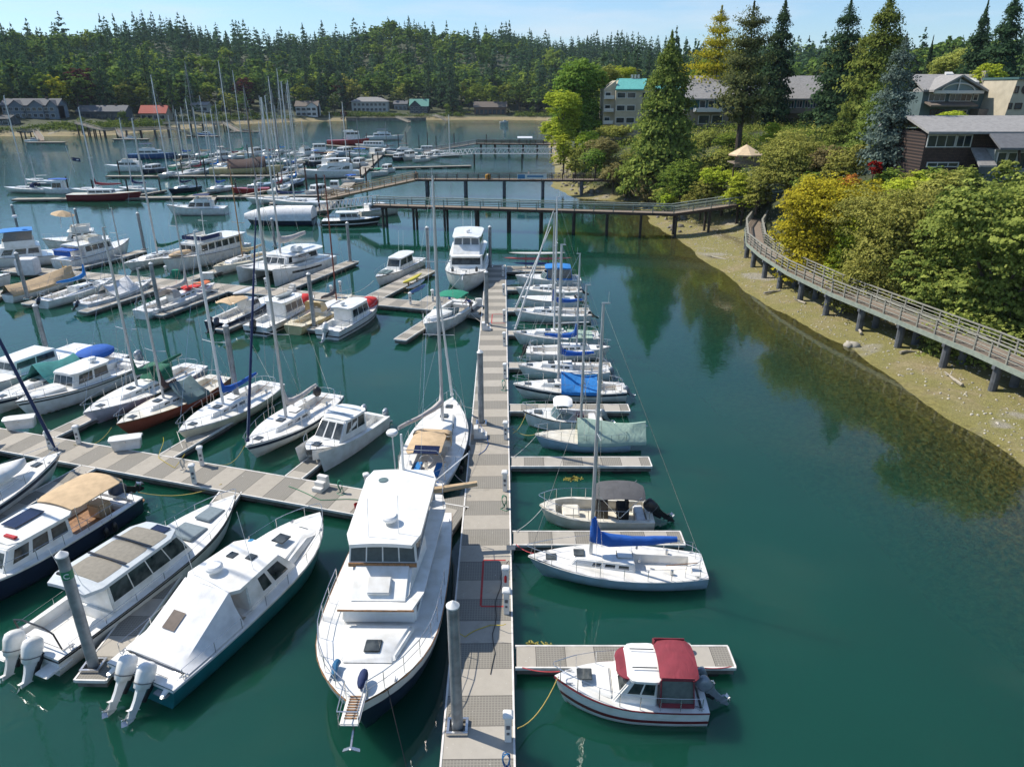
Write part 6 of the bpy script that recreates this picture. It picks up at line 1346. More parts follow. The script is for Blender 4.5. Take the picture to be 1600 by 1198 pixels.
# thick steel dolphins of the trestle
# people
def person(label, loc, rz, pose='stand', shirt=(.02, .05, .2), trous=(.03, .03, .05), hair=(.05, .04, .03), z=None):
    r = bpy.data.objects.new('person', None)
    J = {'hip': (0, 0, .95), 'chest': (0, 0, 1.35), 'neck': (0, 0, 1.50), 'head': (.02, 0, 1.62), 'top': (.02, 0, 1.74)}
    lean = {'stand': 0, 'bend': 1.0, 'lookdown': .25, 'walk': .05}[pose]
    def rot(p, a, c=(0, 0, .95)):
        x, z = p[0]-c[0], p[2]-c[2]; return (c[0]+x*math.cos(a)+z*math.sin(a), p[1], c[2]-x*math.sin(a)+z*math.cos(a))
    st = .22 if pose == 'walk' else .04
    body = {k: rot(v, lean) for k, v in J.items()}
    def arm(sg):
        sh = rot((0, sg*.20, 1.43), lean); f = lean*.9+.25
        el = (sh[0]+.27*math.sin(f*.5+.1), sg*.26, sh[2]-.27*math.cos(f*.5)); wr = (el[0]+.24*math.sin(f+.25), sg*.24, el[2]-.24*math.cos(f*.6)); return sh, el, wr
    def leg(sg): return (0, sg*.10, .92), (.06+st*sg*.6, sg*.11, .50), (-.0+st*sg, sg*.11, .09), (.13+st*sg, sg*.12, .045)
    def skin(name, V, E_, Rr, m_, par=None):
        me = bpy.data.meshes.new(name); me.from_pydata(V, E_, []); o = bpy.data.objects.new(name, me); C.objects.link(o); md = o.modifiers.new('s', 'SKIN'); md.use_smooth_shade = True
        for i, q in enumerate(me.skin_vertices[0].data): q.radius = (Rr[i], Rr[i]) if not hasattr(Rr[i], '__len__') else Rr[i]; q.use_root = (i == 0)
        sb = o.modifiers.new('b', 'SUBSURF'); sb.levels = 1; sb.render_levels = 1
        ev = o.evaluated_get(bpy.context.evaluated_depsgraph_get()); m2 = bpy.data.meshes.new_from_object(ev); bpy.data.objects.remove(o); m2.materials.clear(); m2.materials.append(m_); o2 = bpy.data.objects.new(name, m2); C.objects.link(o2); return o2
    V = [body['hip'], body['chest'], body['neck'], body['head'], body['top']]; E_ = [(0, 1), (1, 2), (2, 3), (3, 4)]; Rr = [(.15, .11), (.16, .11), .055, (.085, .10), .06]
    for sg in (1, -1):
        a = arm(sg); i = len(V); V += list(a); E_ += [(1, i), (i, i+1), (i+1, i+2)]; Rr += [.06, .045, .032]
        hx, hy, hz = a[2]; V.append((hx+.03, hy, hz-.08)); E_.append((i+2, i+3)); Rr.append((.04, .022))
        for f in (-1.5, -.5, .5, 1.5): V.append((hx+.03+f*.022, hy, hz-.165+abs(f)*.01)); E_.append((i+3, len(V)-1)); Rr.append(.010)
        V.append((hx+.075, hy-sg*.01, hz-.10)); E_.append((i+3, len(V)-1)); Rr.append(.011)
        l = leg(sg); i = len(V); V += list(l); E_ += [(0, i), (i, i+1), (i+1, i+2), (i+2, i+3)]; Rr += [.085, .06, .042, .04]
    b = skin('person', V, E_, Rr, SKIN); b['label'] = label; b['category'] = 'person'; b.location = loc; b.rotation_euler = (0, 0, rz)
    V = [body['hip'], body['chest'], rot((0, 0, 1.45), lean)]; E_ = [(0, 1), (1, 2)]; Rr = [(.17, .13), (.185, .13), .07]
    for sg in (1, -1):
        a = arm(sg); i = len(V); V += [a[0], a[1]]; E_ += [(1, i), (i, i+1)]; Rr += [.075, .062]
    o = skin('shirt', V, E_, Rr, mat('shirt_%s' % label.split()[0]+pose, shirt, .9)); o.parent = b
    V = [(0, 0, .97)]; E_ = []; Rr = [(.165, .125)]
    for sg in (1, -1):
        l = leg(sg); i = len(V); V += list(l[:3]); E_ += [(0, i), (i, i+1), (i+1, i+2)]; Rr += [.10, .075, .06]
    o = skin('trousers', V, E_, Rr, mat('trousers_%s' % label.split()[0]+pose, trous, .9)); o.parent = b
    k = MB(); hd = Vector(body['head']); k.ell((hd.x-.02, hd.y, hd.z+.055), (.105, .085, .085), 1, 10, 6); o = k.build('hair', mat('hair_%d' % int(hair[0]*100), hair, .8), b)
    k = MB(); k.ell((hd.x+.105, 0, hd.z), (.02, .015, .025), 1, 6, 4); k.build('nose', SKIN, b)
    for sg in (1, -1): k = MB(); k.ell((hd.x+.092, sg*.03, hd.z+.03), (.012, .014, .01), 1, 6, 4); k.build('eye', BLACKP, b)
    bpy.data.objects.remove(r); return b
x, y = G(598, 790, DZ); person('man in a black shirt and jeans standing by the white pedestal on the west dock', (x, y, DZ), 1.9, 'lookdown', (.012, .012, .015), (.03, .05, .12), (.45, .43, .40))
x, y = G(736, 487, DZ); person('person in a blue top bending over on the platform float', (x, y, DZ), 2.6, 'bend', (.02, .07, .35), (.25, .22, .2), (.3, .25, .2))
p = AT(650, 277, 155.5); person('person in dark clothes standing at the left end of the second trestle', (p.x, 155.6, 3.5), 2.0, 'stand', (.02, .02, .03)); p = AT(826, 275, 155); person('walker in a pale shirt behind the banner on the second trestle', (p.x, 155, 3.5), .2, 'walk', (.4, .4, .42))
# rocks
def rocks(name, label, pts, r0, r1, m_, seed=1, cat='rocks', stuff=True):
    rg = np.random.default_rng(seed); V = []; F = []; T = []
    base = np.array([(-1, -1, -1), (1, -1, -1), (1, 1, -1), (-1, 1, -1), (-.8, -.7, .6), (.8, -.8, .7), (.7, .8, .5), (-.8, .8, .8)]); fc = np.array([(3, 2, 1, 0), (4, 5, 6, 7), (0, 1, 5, 4), (1, 2, 6, 5), (2, 3, 7, 6), (3, 0, 4, 7)])
    for i, (x, y) in enumerate(pts):
        s = rg.uniform(r0, r1); a = rg.uniform(0, 6.28); sc = rg.uniform(.6, 1.1, 3)*s*.5; b = base*rg.uniform(.75, 1.15, (8, 3))*sc; c, q = math.cos(a), math.sin(a)
        V.append(np.stack([b[:, 0]*c-b[:, 1]*q+x, b[:, 0]*q+b[:, 1]*c+y, b[:, 2]+H_(x, y)+.1*s], -1)); F.append(fc+8*i); T.append(np.full(8, rg.uniform(0, 1)))
    me = npmesh(name, np.concatenate(V), np.concatenate(F), m_, np.concatenate(T)); o = bpy.data.objects.new(name, me); C.objects.link(o); o['label'] = label; o['category'] = cat
    if stuff: o['kind'] = 'stuff'
    return o
def H_(x, y): return H(x, y)
ROCKM = mat('riprap_stone', (.24, .215, .18), .9, 0, .3, .6, .3)
rg = random.Random(3); P = []
for i in range(380):
    x, y = rg.uniform(10, 30), rg.uniform(112, 215); d = float(sdist(np.array([x]), np.array([y]))[0])
    if 1.0 < d < 6: P.append((x, y))
rocks('riprap', 'grey boulders banked along the shore below the shrubs', P, .5, 1.3, ROCKM, 2)
P = []
for i in range(5200):
    y = rg.uniform(38, 122); x = rg.uniform(24, 44); d = float(sdist(np.array([x]), np.array([y]))[0])
    if .5 < d < 14 and rg.random() < .8: P.append((x, y))
rocks('beach_stones', 'small pale stones and shells scattered over the tidal beach', P, .05, .20, mat('beach_stone', (.5, .46, .38), .9, 0, .3, .5), 4)
x, y = G(1326, 541); rocks('boulder', 'single pale rounded boulder lying on the beach', [(x, y), (x+.5, y-.1), (x+.2, y+.2)], .9, 1.0, mat('beach_stone', (.5, .46, .38), .9), 5, 'boulder', False)
# ---------------- boats of the outer docks ----------------
go = 'boats at the outer docks'
fr = random.Random(11)
def hd(a): return Vector((math.cos(R(a)), math.sin(R(a))))
def fb_(kind, label, u, v, L_, ang, B, **k):
    c = Vector(G(u, v)); d = hd(ang); b, s = c+d*L_/2, c-d*L_/2
    if kind == 's': top = k.pop('mast_v', None); top = ZT(top, c.y) if top else L_*1.25+1; return sailboat(label, b, s, B, top, go, low=True, mr=.15, **k)
    return motorboat(label, b, s, B, go, low=True, **k)
sd_ = dict(cab=(-.3, .18, .8, 1.3, .5, 2, even(3), (.35, .8)))
fb_('s', 'white sailboat with dark dodger at the left end of the outer docks', 48, 301, 12, 175, 3.4, mast_v=150, mx=.05, cover=None, dodger='navy')
fb_('m', 'small boat with a square blue canvas cabin near the left end of the outer docks', 92, 302, 7, 185, 2.6, fb=1.3, cab=(-.2, .12, .8, 1.7, .2, 2, even(2), (.2, .8)), bim=(-.35, .2, .8, 3.2, 'blue'), hatch=False)
fb_('s', 'sailboat with wine red boom covers at the outer docks', 150, 303, 12, 178, 3.4, mast_v=168, mx=-.02, cover='maroon', boomlen=.5, mast='white')
rm, hm_, _ = fb_('m', 'dark red wooden hulled motor sailer with a rounded white cabin', 168, 313, 14.5, 3, 3.6, hull='maroon', fb=1.7, fs=1.35, stripe=('redh', .93, .99), cab=(-.22, .12, .6, .9, .4, 2, even(3), (.3, .75)), deckc='cream', name='motor_sailer', cat='motor sailer')
fb_('s', 'navy hulled sailboat with a navy cover beside the outer dock', 215, 301, 9, 170, 2.8, mast_v=185, hull='white', cover='navy')
fb_('s', 'dark hulled sailboat with a navy boom cover on the outer dock', 288, 300, 9, 250, 3.0, mast_v=181, hull='navy', cover='navy'); fb_('s', 'white sailboat with blue covers beside the red dinghies', 343, 300, 9, 255, 3.0, mast_v=176, cover='blue', stripe='blue' if False else None)
fb_('m', 'low red hulled boat between the blue covered sailboat and the brown schooner', 392, 301, 8, 200, 2.6, hull='redh', fb=1.2, cab=(-.2, .1, .7, .7, .3, 1, even(2), (.3, .75)))
b, s = Vector(G(263, 336)), Vector(G(355, 334)); motorboat('long white motor yacht with a rounded navy flybridge cover facing left', b, s, 3.6, go, fb=1.8, fs=1.2, boot='navy', cab=(-.28, .14, .78, 1.15, .6, 2, [(.05, .3), (.35, .65), (.7, .95)], (.3, .85)), fly=(-.24, .05, .72, .5, 'navy', 1.25), hatch=True, name='motor_yacht', cat='motor yacht')
# shrink wrapped boat
bo, st3 = Vector(G(384, 350)), Vector(G(492, 350)); c, a, Ls = placed(bo, st3); rw_ = boat_root('covered_boat', 'long boat completely wrapped in white shrink film', 'covered boat', c, a, go); hq = Hull(Ls, 4.0, 1.5, 1.1); hq.mesh().build('hull', gel('navy'), rw_)
t = MB(); rings = []
for i in range(13):
    f = i/12; x = -Ls/2+Ls*f; w = max(.15, hq.b(x))+.1; rise = 2.2*(1-(max(0, f-.45)/.55)**2*.6); rings.append([(x, w*math.cos(q), .55+rise*(max(0, math.sin(q))**.75)+.3) for q in [math.pi*j/12 for j in range(13)]])
t.loft(rings, False, False, closed=False); t.add(rings[0], [tuple(range(13))]); t.add(rings[-1], [tuple(range(13))]); t.build('shrink_wrap', cv('white'), rw_, ang=60)
b, s = Vector(G(505, 353)), Vector(G(596, 351)); motorboat('black and white low pilothouse boat under the aluminium ramp', s, b, 3.0, go, hull='black', fb=1.3, fs=1.0, stripe=('white', .5, .62), cab=(-.2, .15, .8, 1.2, .4, 2, even(3), (.4, .85)), hard=(.6, .3), hatch=False)
b, s = Vector(G(626, 333)), Vector(G(560, 340)); motorboat('white lapstrake cruiser moored behind the black pilothouse boat', b, s, 3.2, go, fb=1.7, fs=1.2, cab=(-.3, .15, .75, 1.0, .4, 2, even(3), (.35, .8)), hatch=False, hull='ivory', name='motor_boat')
fb_('s', 'big white sailboat with a navy sail cover behind the wrapped boat', 440, 318, 14, 182, 3.8, mast_v=150, cover='navy', mx=.05)
fb_('s', 'white ketch with small dinghy alongside left of the red guide pile', 470, 322, 11, 178, 3.2, mast_v=128, cover=None)
rz_, hz_, sz_ = fb_('m', 'tall white sedan yacht with swept windows in the middle of the outer docks', 512, 278, 16, 196, 4.6, fb=2.4, fs=1.7, cab=(-.40, .20, .84, 1.6, 2.4, 3, [(.1, .3), (.35, .75)], (.3, .8)), fly=(-.36, .02, .7, .5, 'white', 1.6, True), name='motor_yacht', cat='motor yacht')
fb_('m', 'small white boat with a square bright blue canvas', 549, 287, 6.5, 235, 2.4, bim=(-.2, .2, .8, 2.2, 'blue'), shield=(.1, .9, .5, .3)); fb_('m', 'small boat with an emerald cockpit cover beside the ramp', 590, 275, 7.5, 250, 2.6, bim=(-.3, .1, .8, 2.0, 'emerald')); fb_('m', 'white runabout with a white canvas beyond the emerald covered boat', 604, 270, 7, 255, 2.5, **sd_)
fb_('m', 'small white tugboat with a tapered mast by the ramp foot', 525, 302, 7.5, 185, 2.8, fb=1.5, cab=(-.1, .15, .7, 1.7, .15, 2, even(2), (.5, .85)))
fb_('m', 'pale dinghy cruiser with white pilot cabin left of the little tugboat', 495, 305, 7, 240, 2.5, **sd_)
# big brown schooner under wraps
fb_('s', 'large varnished wooden schooner with a dark grey deck cover', 388, 273, 19, 15, 4.8, mast_v=175, hull='yellowh', tarp=(-.25, .25, 'brown', 2.2), cover=None, fb=2.2, fs=1.9, mast='wood')
fb_('m', 'grey flybridge cruiser with white rails at the back left of the outer docks', 200, 268, 12, 185, 4.0, fb=1.9, fs=1.4, fly=(-.2, .1, .7, .6, None, 0), **sd_); fb_('m', 'navy hulled motor yacht with a navy flybridge canopy', 241, 248, 15, 5, 4.2, hull='bluehull', fb=1.9, fs=1.5, fly=(-.25, .05, .7, .6, 'navy', 2.0), **sd_)
fb_('m', 'dark hulled launch with tan canopy behind the navy yacht', 238, 270, 9, 260, 3.0, hull='navy', **sd_)
# red tug and far right group
fb_('m', 'red and black tugboat with tall wheelhouse at the far docks', 545, 227, 17, 10, 5.4, hull='redh', fb=2.6, fs=2.0, cab=(-.05, .28, .6, 3.2, .3, 3, even(3), (.65, .9)), fly=(-.1, .15, .4, .5, None, 0), name='tugboat', cat='tugboat')
fb_('m', 'white patrol style yacht with dark bridge moored at the outermost float', 602, 219, 17, 5, 4.6, fb=2.2, fs=1.6, hull='white', fly=(-.2, .1, .6, .7, 'navy', 1.8), **sd_); fb_('m', 'long white canal boat with many windows below the tugboat', 581, 231, 13, 178, 3.8, fb=1.5, cab=(-.35, .25, .8, 1.5, .3, 2, even(6), (.4, .8)))
fb_('m', 'white trawler with a red hull band left of the tugboat', 502, 240, 11, 200, 4.0, fb=2.1, stripe=('redh', .3, .6), cab=(-.15, .25, .75, 2.3, .2, 3, even(3), (.55, .85)))
fb_('m', 'white sailboat hull with a blue cover near the far tugboat', 563, 245, 10, 182, 3.0, bim=(-.2, .2, .7, 2.8, 'blue'))
fb_('m', 'dark topped flybridge cruiser at the end of the far right dock', 628, 243, 11, 182, 3.8, fly=(-.2, .1, .7, .6, 'brown', 1.8), fb=1.6, **sd_); fb_('m', 'navy hulled cruiser near the end of the far right dock', 622, 251, 8, 250, 2.8, hull='navy', **sd_); fb_('m', 'grey pilothouse boat beside the dark topped flybridge cruiser', 640, 250, 8, 245, 2.9, hull='grey', cab=(-.2, .2, .8, 2.0, .2, 2, even(2), (.5, .85)))
for i, (u, v, l) in enumerate(((656, 253, 'first small white runabout beyond the grey pilothouse boat'), (668, 249, 'second small white runabout beyond the grey pilothouse boat'), (679, 246, 'third small runabout with low canopy on the far right dock'))): fb_('m', l, u, v, 8, 240, 2.7, fb=1.3, cab=(-.25, .15, .75, .9+.25*i, .5, 1, even(2), (.35, .8)))
fb_('s', 'white sailboat at the right end of the far right dock with a tall mast', 698, 245, 11, 5, 3.2, mast_v=180, cover=None, mast='white')
fb_('m', 'white cruiser halfway along the far right dock by the lattice ramp', 664, 238, 9, 190, 3.0, **sd_)
# the crowd of the rows in between
row = [('left', 'behind the navy yacht', 262, 398, 255, 9, 'second'), ]
cols = ['white', 'white', 'white2', 'ivory', 'white', 'white', 'grey', 'white', 'navy', 'white', 'ltblue', 'cream']
covs = ['blue', 'navy', 'pink', 'tan', 'green', 'maroon', 'grey', 'white', 'brightblue', 'emerald']
cn = {'pink': 'pale grey', 'brightblue': 'bright blue', 'white2': 'off white', 'ltblue': 'pale blue', 'maroon': 'wine red', 'navy': 'navy', 'emerald': 'emerald green'}
def N_(c): return cn.get(c, c)
ordn = ['first', 'second', 'third', 'fourth', 'fifth', 'sixth', 'seventh', 'eighth', 'ninth', 'tenth', 'eleventh', 'twelfth', 'thirteenth', 'fourteenth', 'fifteenth', 'sixteenth']
ROWS = [('nearest outer dock row', [(440, 300), (405, 295), (462, 290), (560, 262)], [140, 135, 130, None], 258),
        ('schooner facing row', [(268, 277), (296, 274), (313, 272), (340, 268), (352, 262), (448, 283), (470, 279), (436, 268), (462, 265)], [118, 168, 96, 170, 176, 140, 160, 185, 125], 255),
        ('row behind the schooner', [(283, 262), (302, 259), (324, 256), (345, 252), (366, 249), (416, 258), (432, 255), (452, 257), (474, 254), (492, 259), (545, 256), (520, 262), (566, 256)], [165, 155, 150, None, 96, 190, 120, 108, 190, None, 160, None, 185], 250),
        ('farthest crowded row', [(290, 247), (318, 246), (352, 243), (378, 243), (402, 243), (420, 245), (440, 240), (460, 243), (480, 243), (518, 246), (536, 243), (590, 244), (608, 238)], [172, 168, 160, 110, None, 150, 165, 172, None, 176, None, None, 190], 245)]
for nm, pts, mv, ang in ROWS:
    for i, ((u, v), mt) in enumerate(sorted(zip(pts, mv), key=lambda q: q[0][0])):
        hc = cols[(i*5+len(nm)) % len(cols)]; cc_ = covs[(i*3+len(nm)) % len(covs)]; L_ = fr.uniform(8.5, 11.5); an = ang+fr.uniform(-5, 5)+(180 if fr.random() < .4 else 0)
        od_ = ordn[i]
        if mt: fb_('s', f'{N_(hc)} sailboat with {N_(cc_)} cover, {od_} from left in the {nm}', u, v, L_, an, L_*.3, mast_v=mt, hull=hc, cover=cc_, mast=fr.choice(['alu', 'white', 'alu', 'dark']))
        else:
            f = fr.random() < .5
            fb_('m', f'{N_(hc)} motorboat{" with "+N_(cc_)+" canopy" if f else ""}, {od_} from left in the {nm}', u, v, L_, an, L_*.33, hull=hc, fb=1.6, fs=1.1, fly=((-.2, .08, .7, .6, cc_, 1.7) if f else None), cab=(-.3, .16, .8, 1.3+.5*fr.random(), .5, 2, even(3), (.35, .8)))
# boats beside the far shore
fb_('m', 'blue hulled boat at a private float on the far shore', 322, 213, 9, 170, 3, hull='bluehull', fb=1.5, cab=(-.2, .15, .8, 1.2, .3, 2, even(3), (.35, .8))); fb_('m', 'small dark boat at the foot of a private ramp on the far shore', 385, 206, 6, 160, 2.4, hull='black', fb=1.0)
for i, (u, v) in enumerate(((52, 222), (203, 218), (788, 192))): fb_('m', ['little white boat off the private pier at the far left', 'little white boat moored in front of the red roofed house', 'dark grey workboat on the beach before the low brown house'][i], u, v, 6, 10, 2.2, fb=1.1, cab=(-.1, .2, .7, .8, .2, 1, even(1)))
fb_('s', 'small sailboat anchored off the far left with a white furled sail', 62, 288, 8, 170, 2.6, mast_v=243, cover=None)
# flag on the dark mast boat
x, y = G(118, 275); r = thing('flag', 'navy and white flag flying over the outer docks at left', 'flag', (x, y, 0)); MB().tube([(0, 0, 1), (-.9, 0, ZT(228, y))], .05, 6).build('pole', ALUW, r)
z = ZT(252, y); t = MB(); t.loft([[(.0+.28*i, .12*math.sin(i*1.3), z+1.0-.04*i-.3*k) for k in (0, 1, 2, 3)] for i in range(9)], False, False, closed=False); t.build('cloth', cv('navy'), r); t = MB(); t.loft([[(1.2+.28*i, .12*math.sin((i+4)*1.3)-.02, z+.5-.3*k) for k in (0, 1)] for i in range(4)], False, False, closed=False); t.build('patch', cv('white'), r)
# ---------------- houses across the harbour ----------------
SIDG = {'bluegrey': (.16, .20, .24), 'white': (.62, .62, .60), 'grey': (.28, .30, .31), 'brown': (.17, .11, .075), 'tan': (.38, .32, .24), 'dark': (.07, .085, .095), 'red': (.30, .07, .05), 'pale': (.46, .46, .43), 'beige': (.47, .42, .32)}
RFG = {'grey': (.13, .135, .145), 'brown': (.17, .14, .115), 'red': (.42, .10, .07), 'green': (.15, .36, .29), 'ltgrey': (.30, .29, .28), 'dark': (.06, .065, .07), 'tealroof': (.12, .42, .38)}
def sm(c): return mat('siding_'+c, SIDG[c], .85, 0, .1, .8)
def rm_(c):
    m = mat('roof_'+c, RFG[c], .85 if c not in ('green', 'tealroof') else .45, 0, .13, 2.5); return m
TRIM = mat('white_trim', (.6, .6, .58), .6, 0, .05)
WGL = mat('window_glass', (.035, .055, .07), .08, 0, .3, .5)
def gable(mb, rf, x0, x1, y0, y1, z0, h_, rh, along='x', ov=.5, hip=0.0):
    """walls box (into mb) and roof prism (into rf)"""
    mb.box(((x0+x1)/2, (y0+y1)/2, z0+h_/2), (x1-x0, y1-y0, h_))
    if along == 'x':
        ym = (y0+y1)/2; 
        if not hip: mb.add([(x, y, z) for x in (x0, x1) for y, z in ((y0, z0+h_), (y1, z0+h_), (ym, z0+h_+rh))], [(0, 1, 2), (5, 4, 3), (0, 3, 4, 1), (1, 4, 5, 2), (2, 5, 3, 0)])
        for s in (-1, 1):
            ye = (y0-ov) if s < 0 else (y1+ov); ze = z0+h_-ov*rh/((y1-y0)/2)
            a = [(x0-ov, ye, ze), (x1+ov, ye, ze), (x1+ov-hip, ym, z0+h_+rh), (x0-ov+hip, ym, z0+h_+rh)]
            rf.loft([[(p[0], p[1], p[2]+.02) for p in a], [(p[0], p[1], p[2]+.24) for p in a]])
        if hip:
            for xe, xr in ((x0-ov, x0-ov+hip), (x1+ov, x1+ov-hip)):
                ze = z0+h_-ov*rh/((y1-y0)/2); a = [(xe, y0-ov, ze), (xe, y1+ov, ze), (xr, ym, z0+h_+rh)]; rf.loft([[(p[0], p[1], p[2]+.02) for p in a], [(p[0], p[1], p[2]+.24) for p in a]])
    else:
        xm = (x0+x1)/2
        mb.add([(x, y, z) for y in (y0, y1) for x, z in ((x0, z0+h_), (x1, z0+h_), (xm, z0+h_+rh))], [(0, 1, 2), (5, 4, 3), (0, 3, 4, 1), (1, 4, 5, 2), (2, 5, 3, 0)])
        for s in (-1, 1):
            xe = (x0-ov) if s < 0 else (x1+ov); ze = z0+h_-ov*rh/((x1-x0)/2)
            a = [(xe, y0-ov, ze), (xe, y1+ov, ze), (xm, y1+ov, z0+h_+rh), (xm, y0-ov, z0+h_+rh)]
            rf.loft([[(p[0], p[1], p[2]+.02) for p in a], [(p[0], p[1], p[2]+.24) for p in a]])
def winrow(root, x0, x1, n, z0, z1, y, frame=TRIM, glass=WGL, gap=.5, fr_=.12, mull=1):
    w = (x1-x0-gap*(n-1))/n
    for i in range(n):
        a = x0+i*(w+gap); f = MB()
        for q in ((a, z0, a+fr_, z1), (a+w-fr_, z0, a+w, z1), (a+fr_, z0, a+w-fr_, z0+fr_), (a+fr_, z1-fr_, a+w-fr_, z1)): f.box(((q[0]+q[2])/2, y-.03, (q[1]+q[3])/2), (q[2]-q[0], .14, q[3]-q[1]))
        for k in range(1, mull): f.box((a+w*k/mull, y-.03, (z0+z1)/2), (fr_*.7, .13, z1-z0-2*fr_))
        o = f.build('window', frame, root, smooth=False); g = MB(); g.box((a+w/2, y-.01, (z0+z1)/2), (w-.06, .06, z1-z0-.06)); g.build('pane', glass, o, smooth=False)
def far_house(label, u, v, wpx, hpx, side, roof, depth=9, parts=1, stor=2, hip=0, rz=0, gx=None, rhf=.32, white=True):
    """u,v = bottom centre in the photo"""
    d = ray(u, v); Yk = None
    for Yt in np.arange(340, 700, 2.0):
        p = AT(u, v, Yt)
        if p.z < H(p.x, Yt)+.3: Yk = Yt; break
    Yk = Yk or 560; p = AT(u, v, Yk); k = Yk/ray(u, v)[1]; w = wpx*k; hh = hpx*k; r = thing('house', label, 'house', (p.x, Yk, p.z-.5), rz, 'houses across the harbour')
    mb, rf = MB(), MB(); rh = hh*rhf; hw = hh-rh
    gable(mb, rf, -w/2, w/2, 0, depth, -.5, hw+1.0, rh, 'x', .7, hip*w)
    if gx is not None:
        for g0, g1 in gx: gable(mb, rf, w*g0, w*g1, -1.4, depth*.6, -.5, hw+.9, rh*.8, 'y', .5)
    mb.build('wall', sm(side), r, smooth=False); rf.build('roof', rm_(roof), r, smooth=False)
    for s_ in range(stor):
        z0 = hw/stor*s_+.7; winrow(r, -w*.45, w*.45, max(2, int(w/3.2)), z0, z0+hw/stor*.58, (-1.4 if gx else 0)-.03, TRIM if white else DARKT, gap=.9)
    mb = MB(); mb.box((w*.25, depth*.5, hw+rh*.9), (.9, .9, rh*1.3)); mb.build('chimney', sm('brown'), r, smooth=False)
    return r
far_house('blue grey house with three white trimmed gables at the left of the far shore', 50, 184, 88, 27, 'bluegrey', 'grey', gx=((-.32, -.1), (.02, .26), (.34, .5)))
far_house('grey house partly cut by the left edge above the far shore', -4, 163, 60, 20, 'bluegrey', 'grey'); far_house('boathouse at water level at the far left edge', -2, 196, 36, 14, 'dark', 'dark', stor=1)
far_house('dark green house with a long low grey roof on the far shore', 160, 186, 74, 19, 'dark', 'grey', stor=1, rhf=.4, white=False); far_house('small house with a red roof on the far shore', 240, 187, 40, 20, 'tan', 'red', stor=1, rhf=.5)
far_house('tiny white cottage among the trees left of the willow', 312, 174, 26, 13, 'white', 'ltgrey', stor=1); far_house('white two part house with brown roofs near the shore centre', 480, 181, 34, 21, 'white', 'brown', gx=((.05, .5),)); 
far_house('large white trimmed house with hipped roofs and a raised centre block', 578, 174, 56, 20, 'pale', 'ltgrey', hip=.25, gx=None, rhf=.28); far_house('dark blue house with a pale green gabled roof', 655, 177, 28, 20, 'dark', 'green', gx=((-.5, .1),), rhf=.45)
far_house('low brown house with a wide grey brown roof at the right of the far shore', 766, 179, 50, 18, 'brown', 'brown', stor=1, rhf=.38, white=False); far_house('grey roofed house up on the left hillside', 20, 128, 34, 10, 'grey', 'ltgrey', stor=1); far_house('small shed between the white house and the green roofed house', 626, 172, 20, 13, 'grey', 'grey', stor=1)
# private piers on the far shore
def fpier(label, pts, w=2.4, piles=True):
    P = [Vector((*G(u, v, z), z)) for u, v, z in pts]; walkway(label, P, w, .9, step=6, beam=RAILG, piles=6 if piles else None, pilem=PILEW, pr=.3)
fpier('private pier and ramp at the far left shore', [(30, 205, 4), (55, 205, 3.5), (65, 220, .6)]); fpier('private pier with sloping ramp before the dark green house', [(120, 192, 6), (160, 203, 3.5), (182, 202, 3.5), (192, 214, .6)])
fpier('very long private pier along the beach of the red roofed house', [(190, 203, 4), (262, 201, 4), (278, 203, 3.5), (305, 212, .6)]); fpier('private pier with ramp left of the tall fir stand', [(255, 193, 4), (350, 192, 4), (372, 205, .6)]); fpier('little stair ramp before the large hipped house', [(620, 183, 3), (640, 191, .5)], 2, False); fpier('little ramp left of the low brown house', [(678, 180, 3.5), (690, 184, 2.5), (698, 189, .5)], 2, False)
for u, v, l in ((72, 224, 'float at the far left private pier'), (205, 219, 'float at the pier before the dark green house'), (318, 214, 'float of the very long private pier'), (383, 207, 'float at the pier left of the tall firs')):
    x, y = G(u, v); dock(l, (x-8, y), (x+8, y), 3, m=OD, kerb=False, nf=4, group='private floats of the far shore')
m_ = MB(); a, b = Vector((*G(540, 189), 0)), Vector((*G(665, 189), 0)); m_.bar((0, 0, .8), (b.x-a.x, b.y-a.y, .8), 1.5, 2.6); o = m_.build('sea_wall', ROCKM, None, smooth=False); tag(o, 'stone sea wall along the shore before the large hipped house', 'sea wall', None, (a.x, a.y+3, 0))
# ---------------- buildings on the right bank ----------------
def bframe(name, label, u, v, Y, rz=0):
    p = AT(u, v, Y); r = thing(name, label, 'building', (p.x, p.y, p.z), rz); return r, Y/ray(u, v)[1], p
def gz(r, x=0, y=0): return H(r.location.x+x, r.location.y+y)-r.location.z-2
# B1 beige apartment block with teal metal roof; reference: bottom of the corner tower (1000,195)
Y1 = 185.0; r, k, p0 = bframe('apartment_building', 'beige four storey apartment block with a teal metal roof', 980, 195, Y1)
def px(u): return (u-980)*k
def pz(v, Y=Y1): return ZT(v, Y)-p0.z
zb = gz(r)
mb = MB(); rf = MB()
mb.box(((px(942)+px(960))/2, 4.5, (pz(140)+zb)/2), (px(960)-px(942), 8, pz(140)-zb))          # left wing
mb.add([(px(942), .5, pz(140)), (px(960), .5, pz(140)), (px(960), .5, pz(126)), (px(942), 8.5, pz(140)), (px(960), 8.5, pz(140)), (px(960), 8.5, pz(126))], [(0, 1, 2), (5, 4, 3), (0, 2, 5, 3), (1, 4, 5, 2), (0, 3, 4, 1)])
mb.box(((px(959)+px(1000))/2, 5, (pz(141)+zb)/2), (px(1000)-px(959), 12, pz(141)-zb))          # corner tower
mb.box(((px(1000)+px(1062))/2, 7.5, (pz(142)+zb)/2), (px(1062)-px(1000), 12, pz(142)-zb))
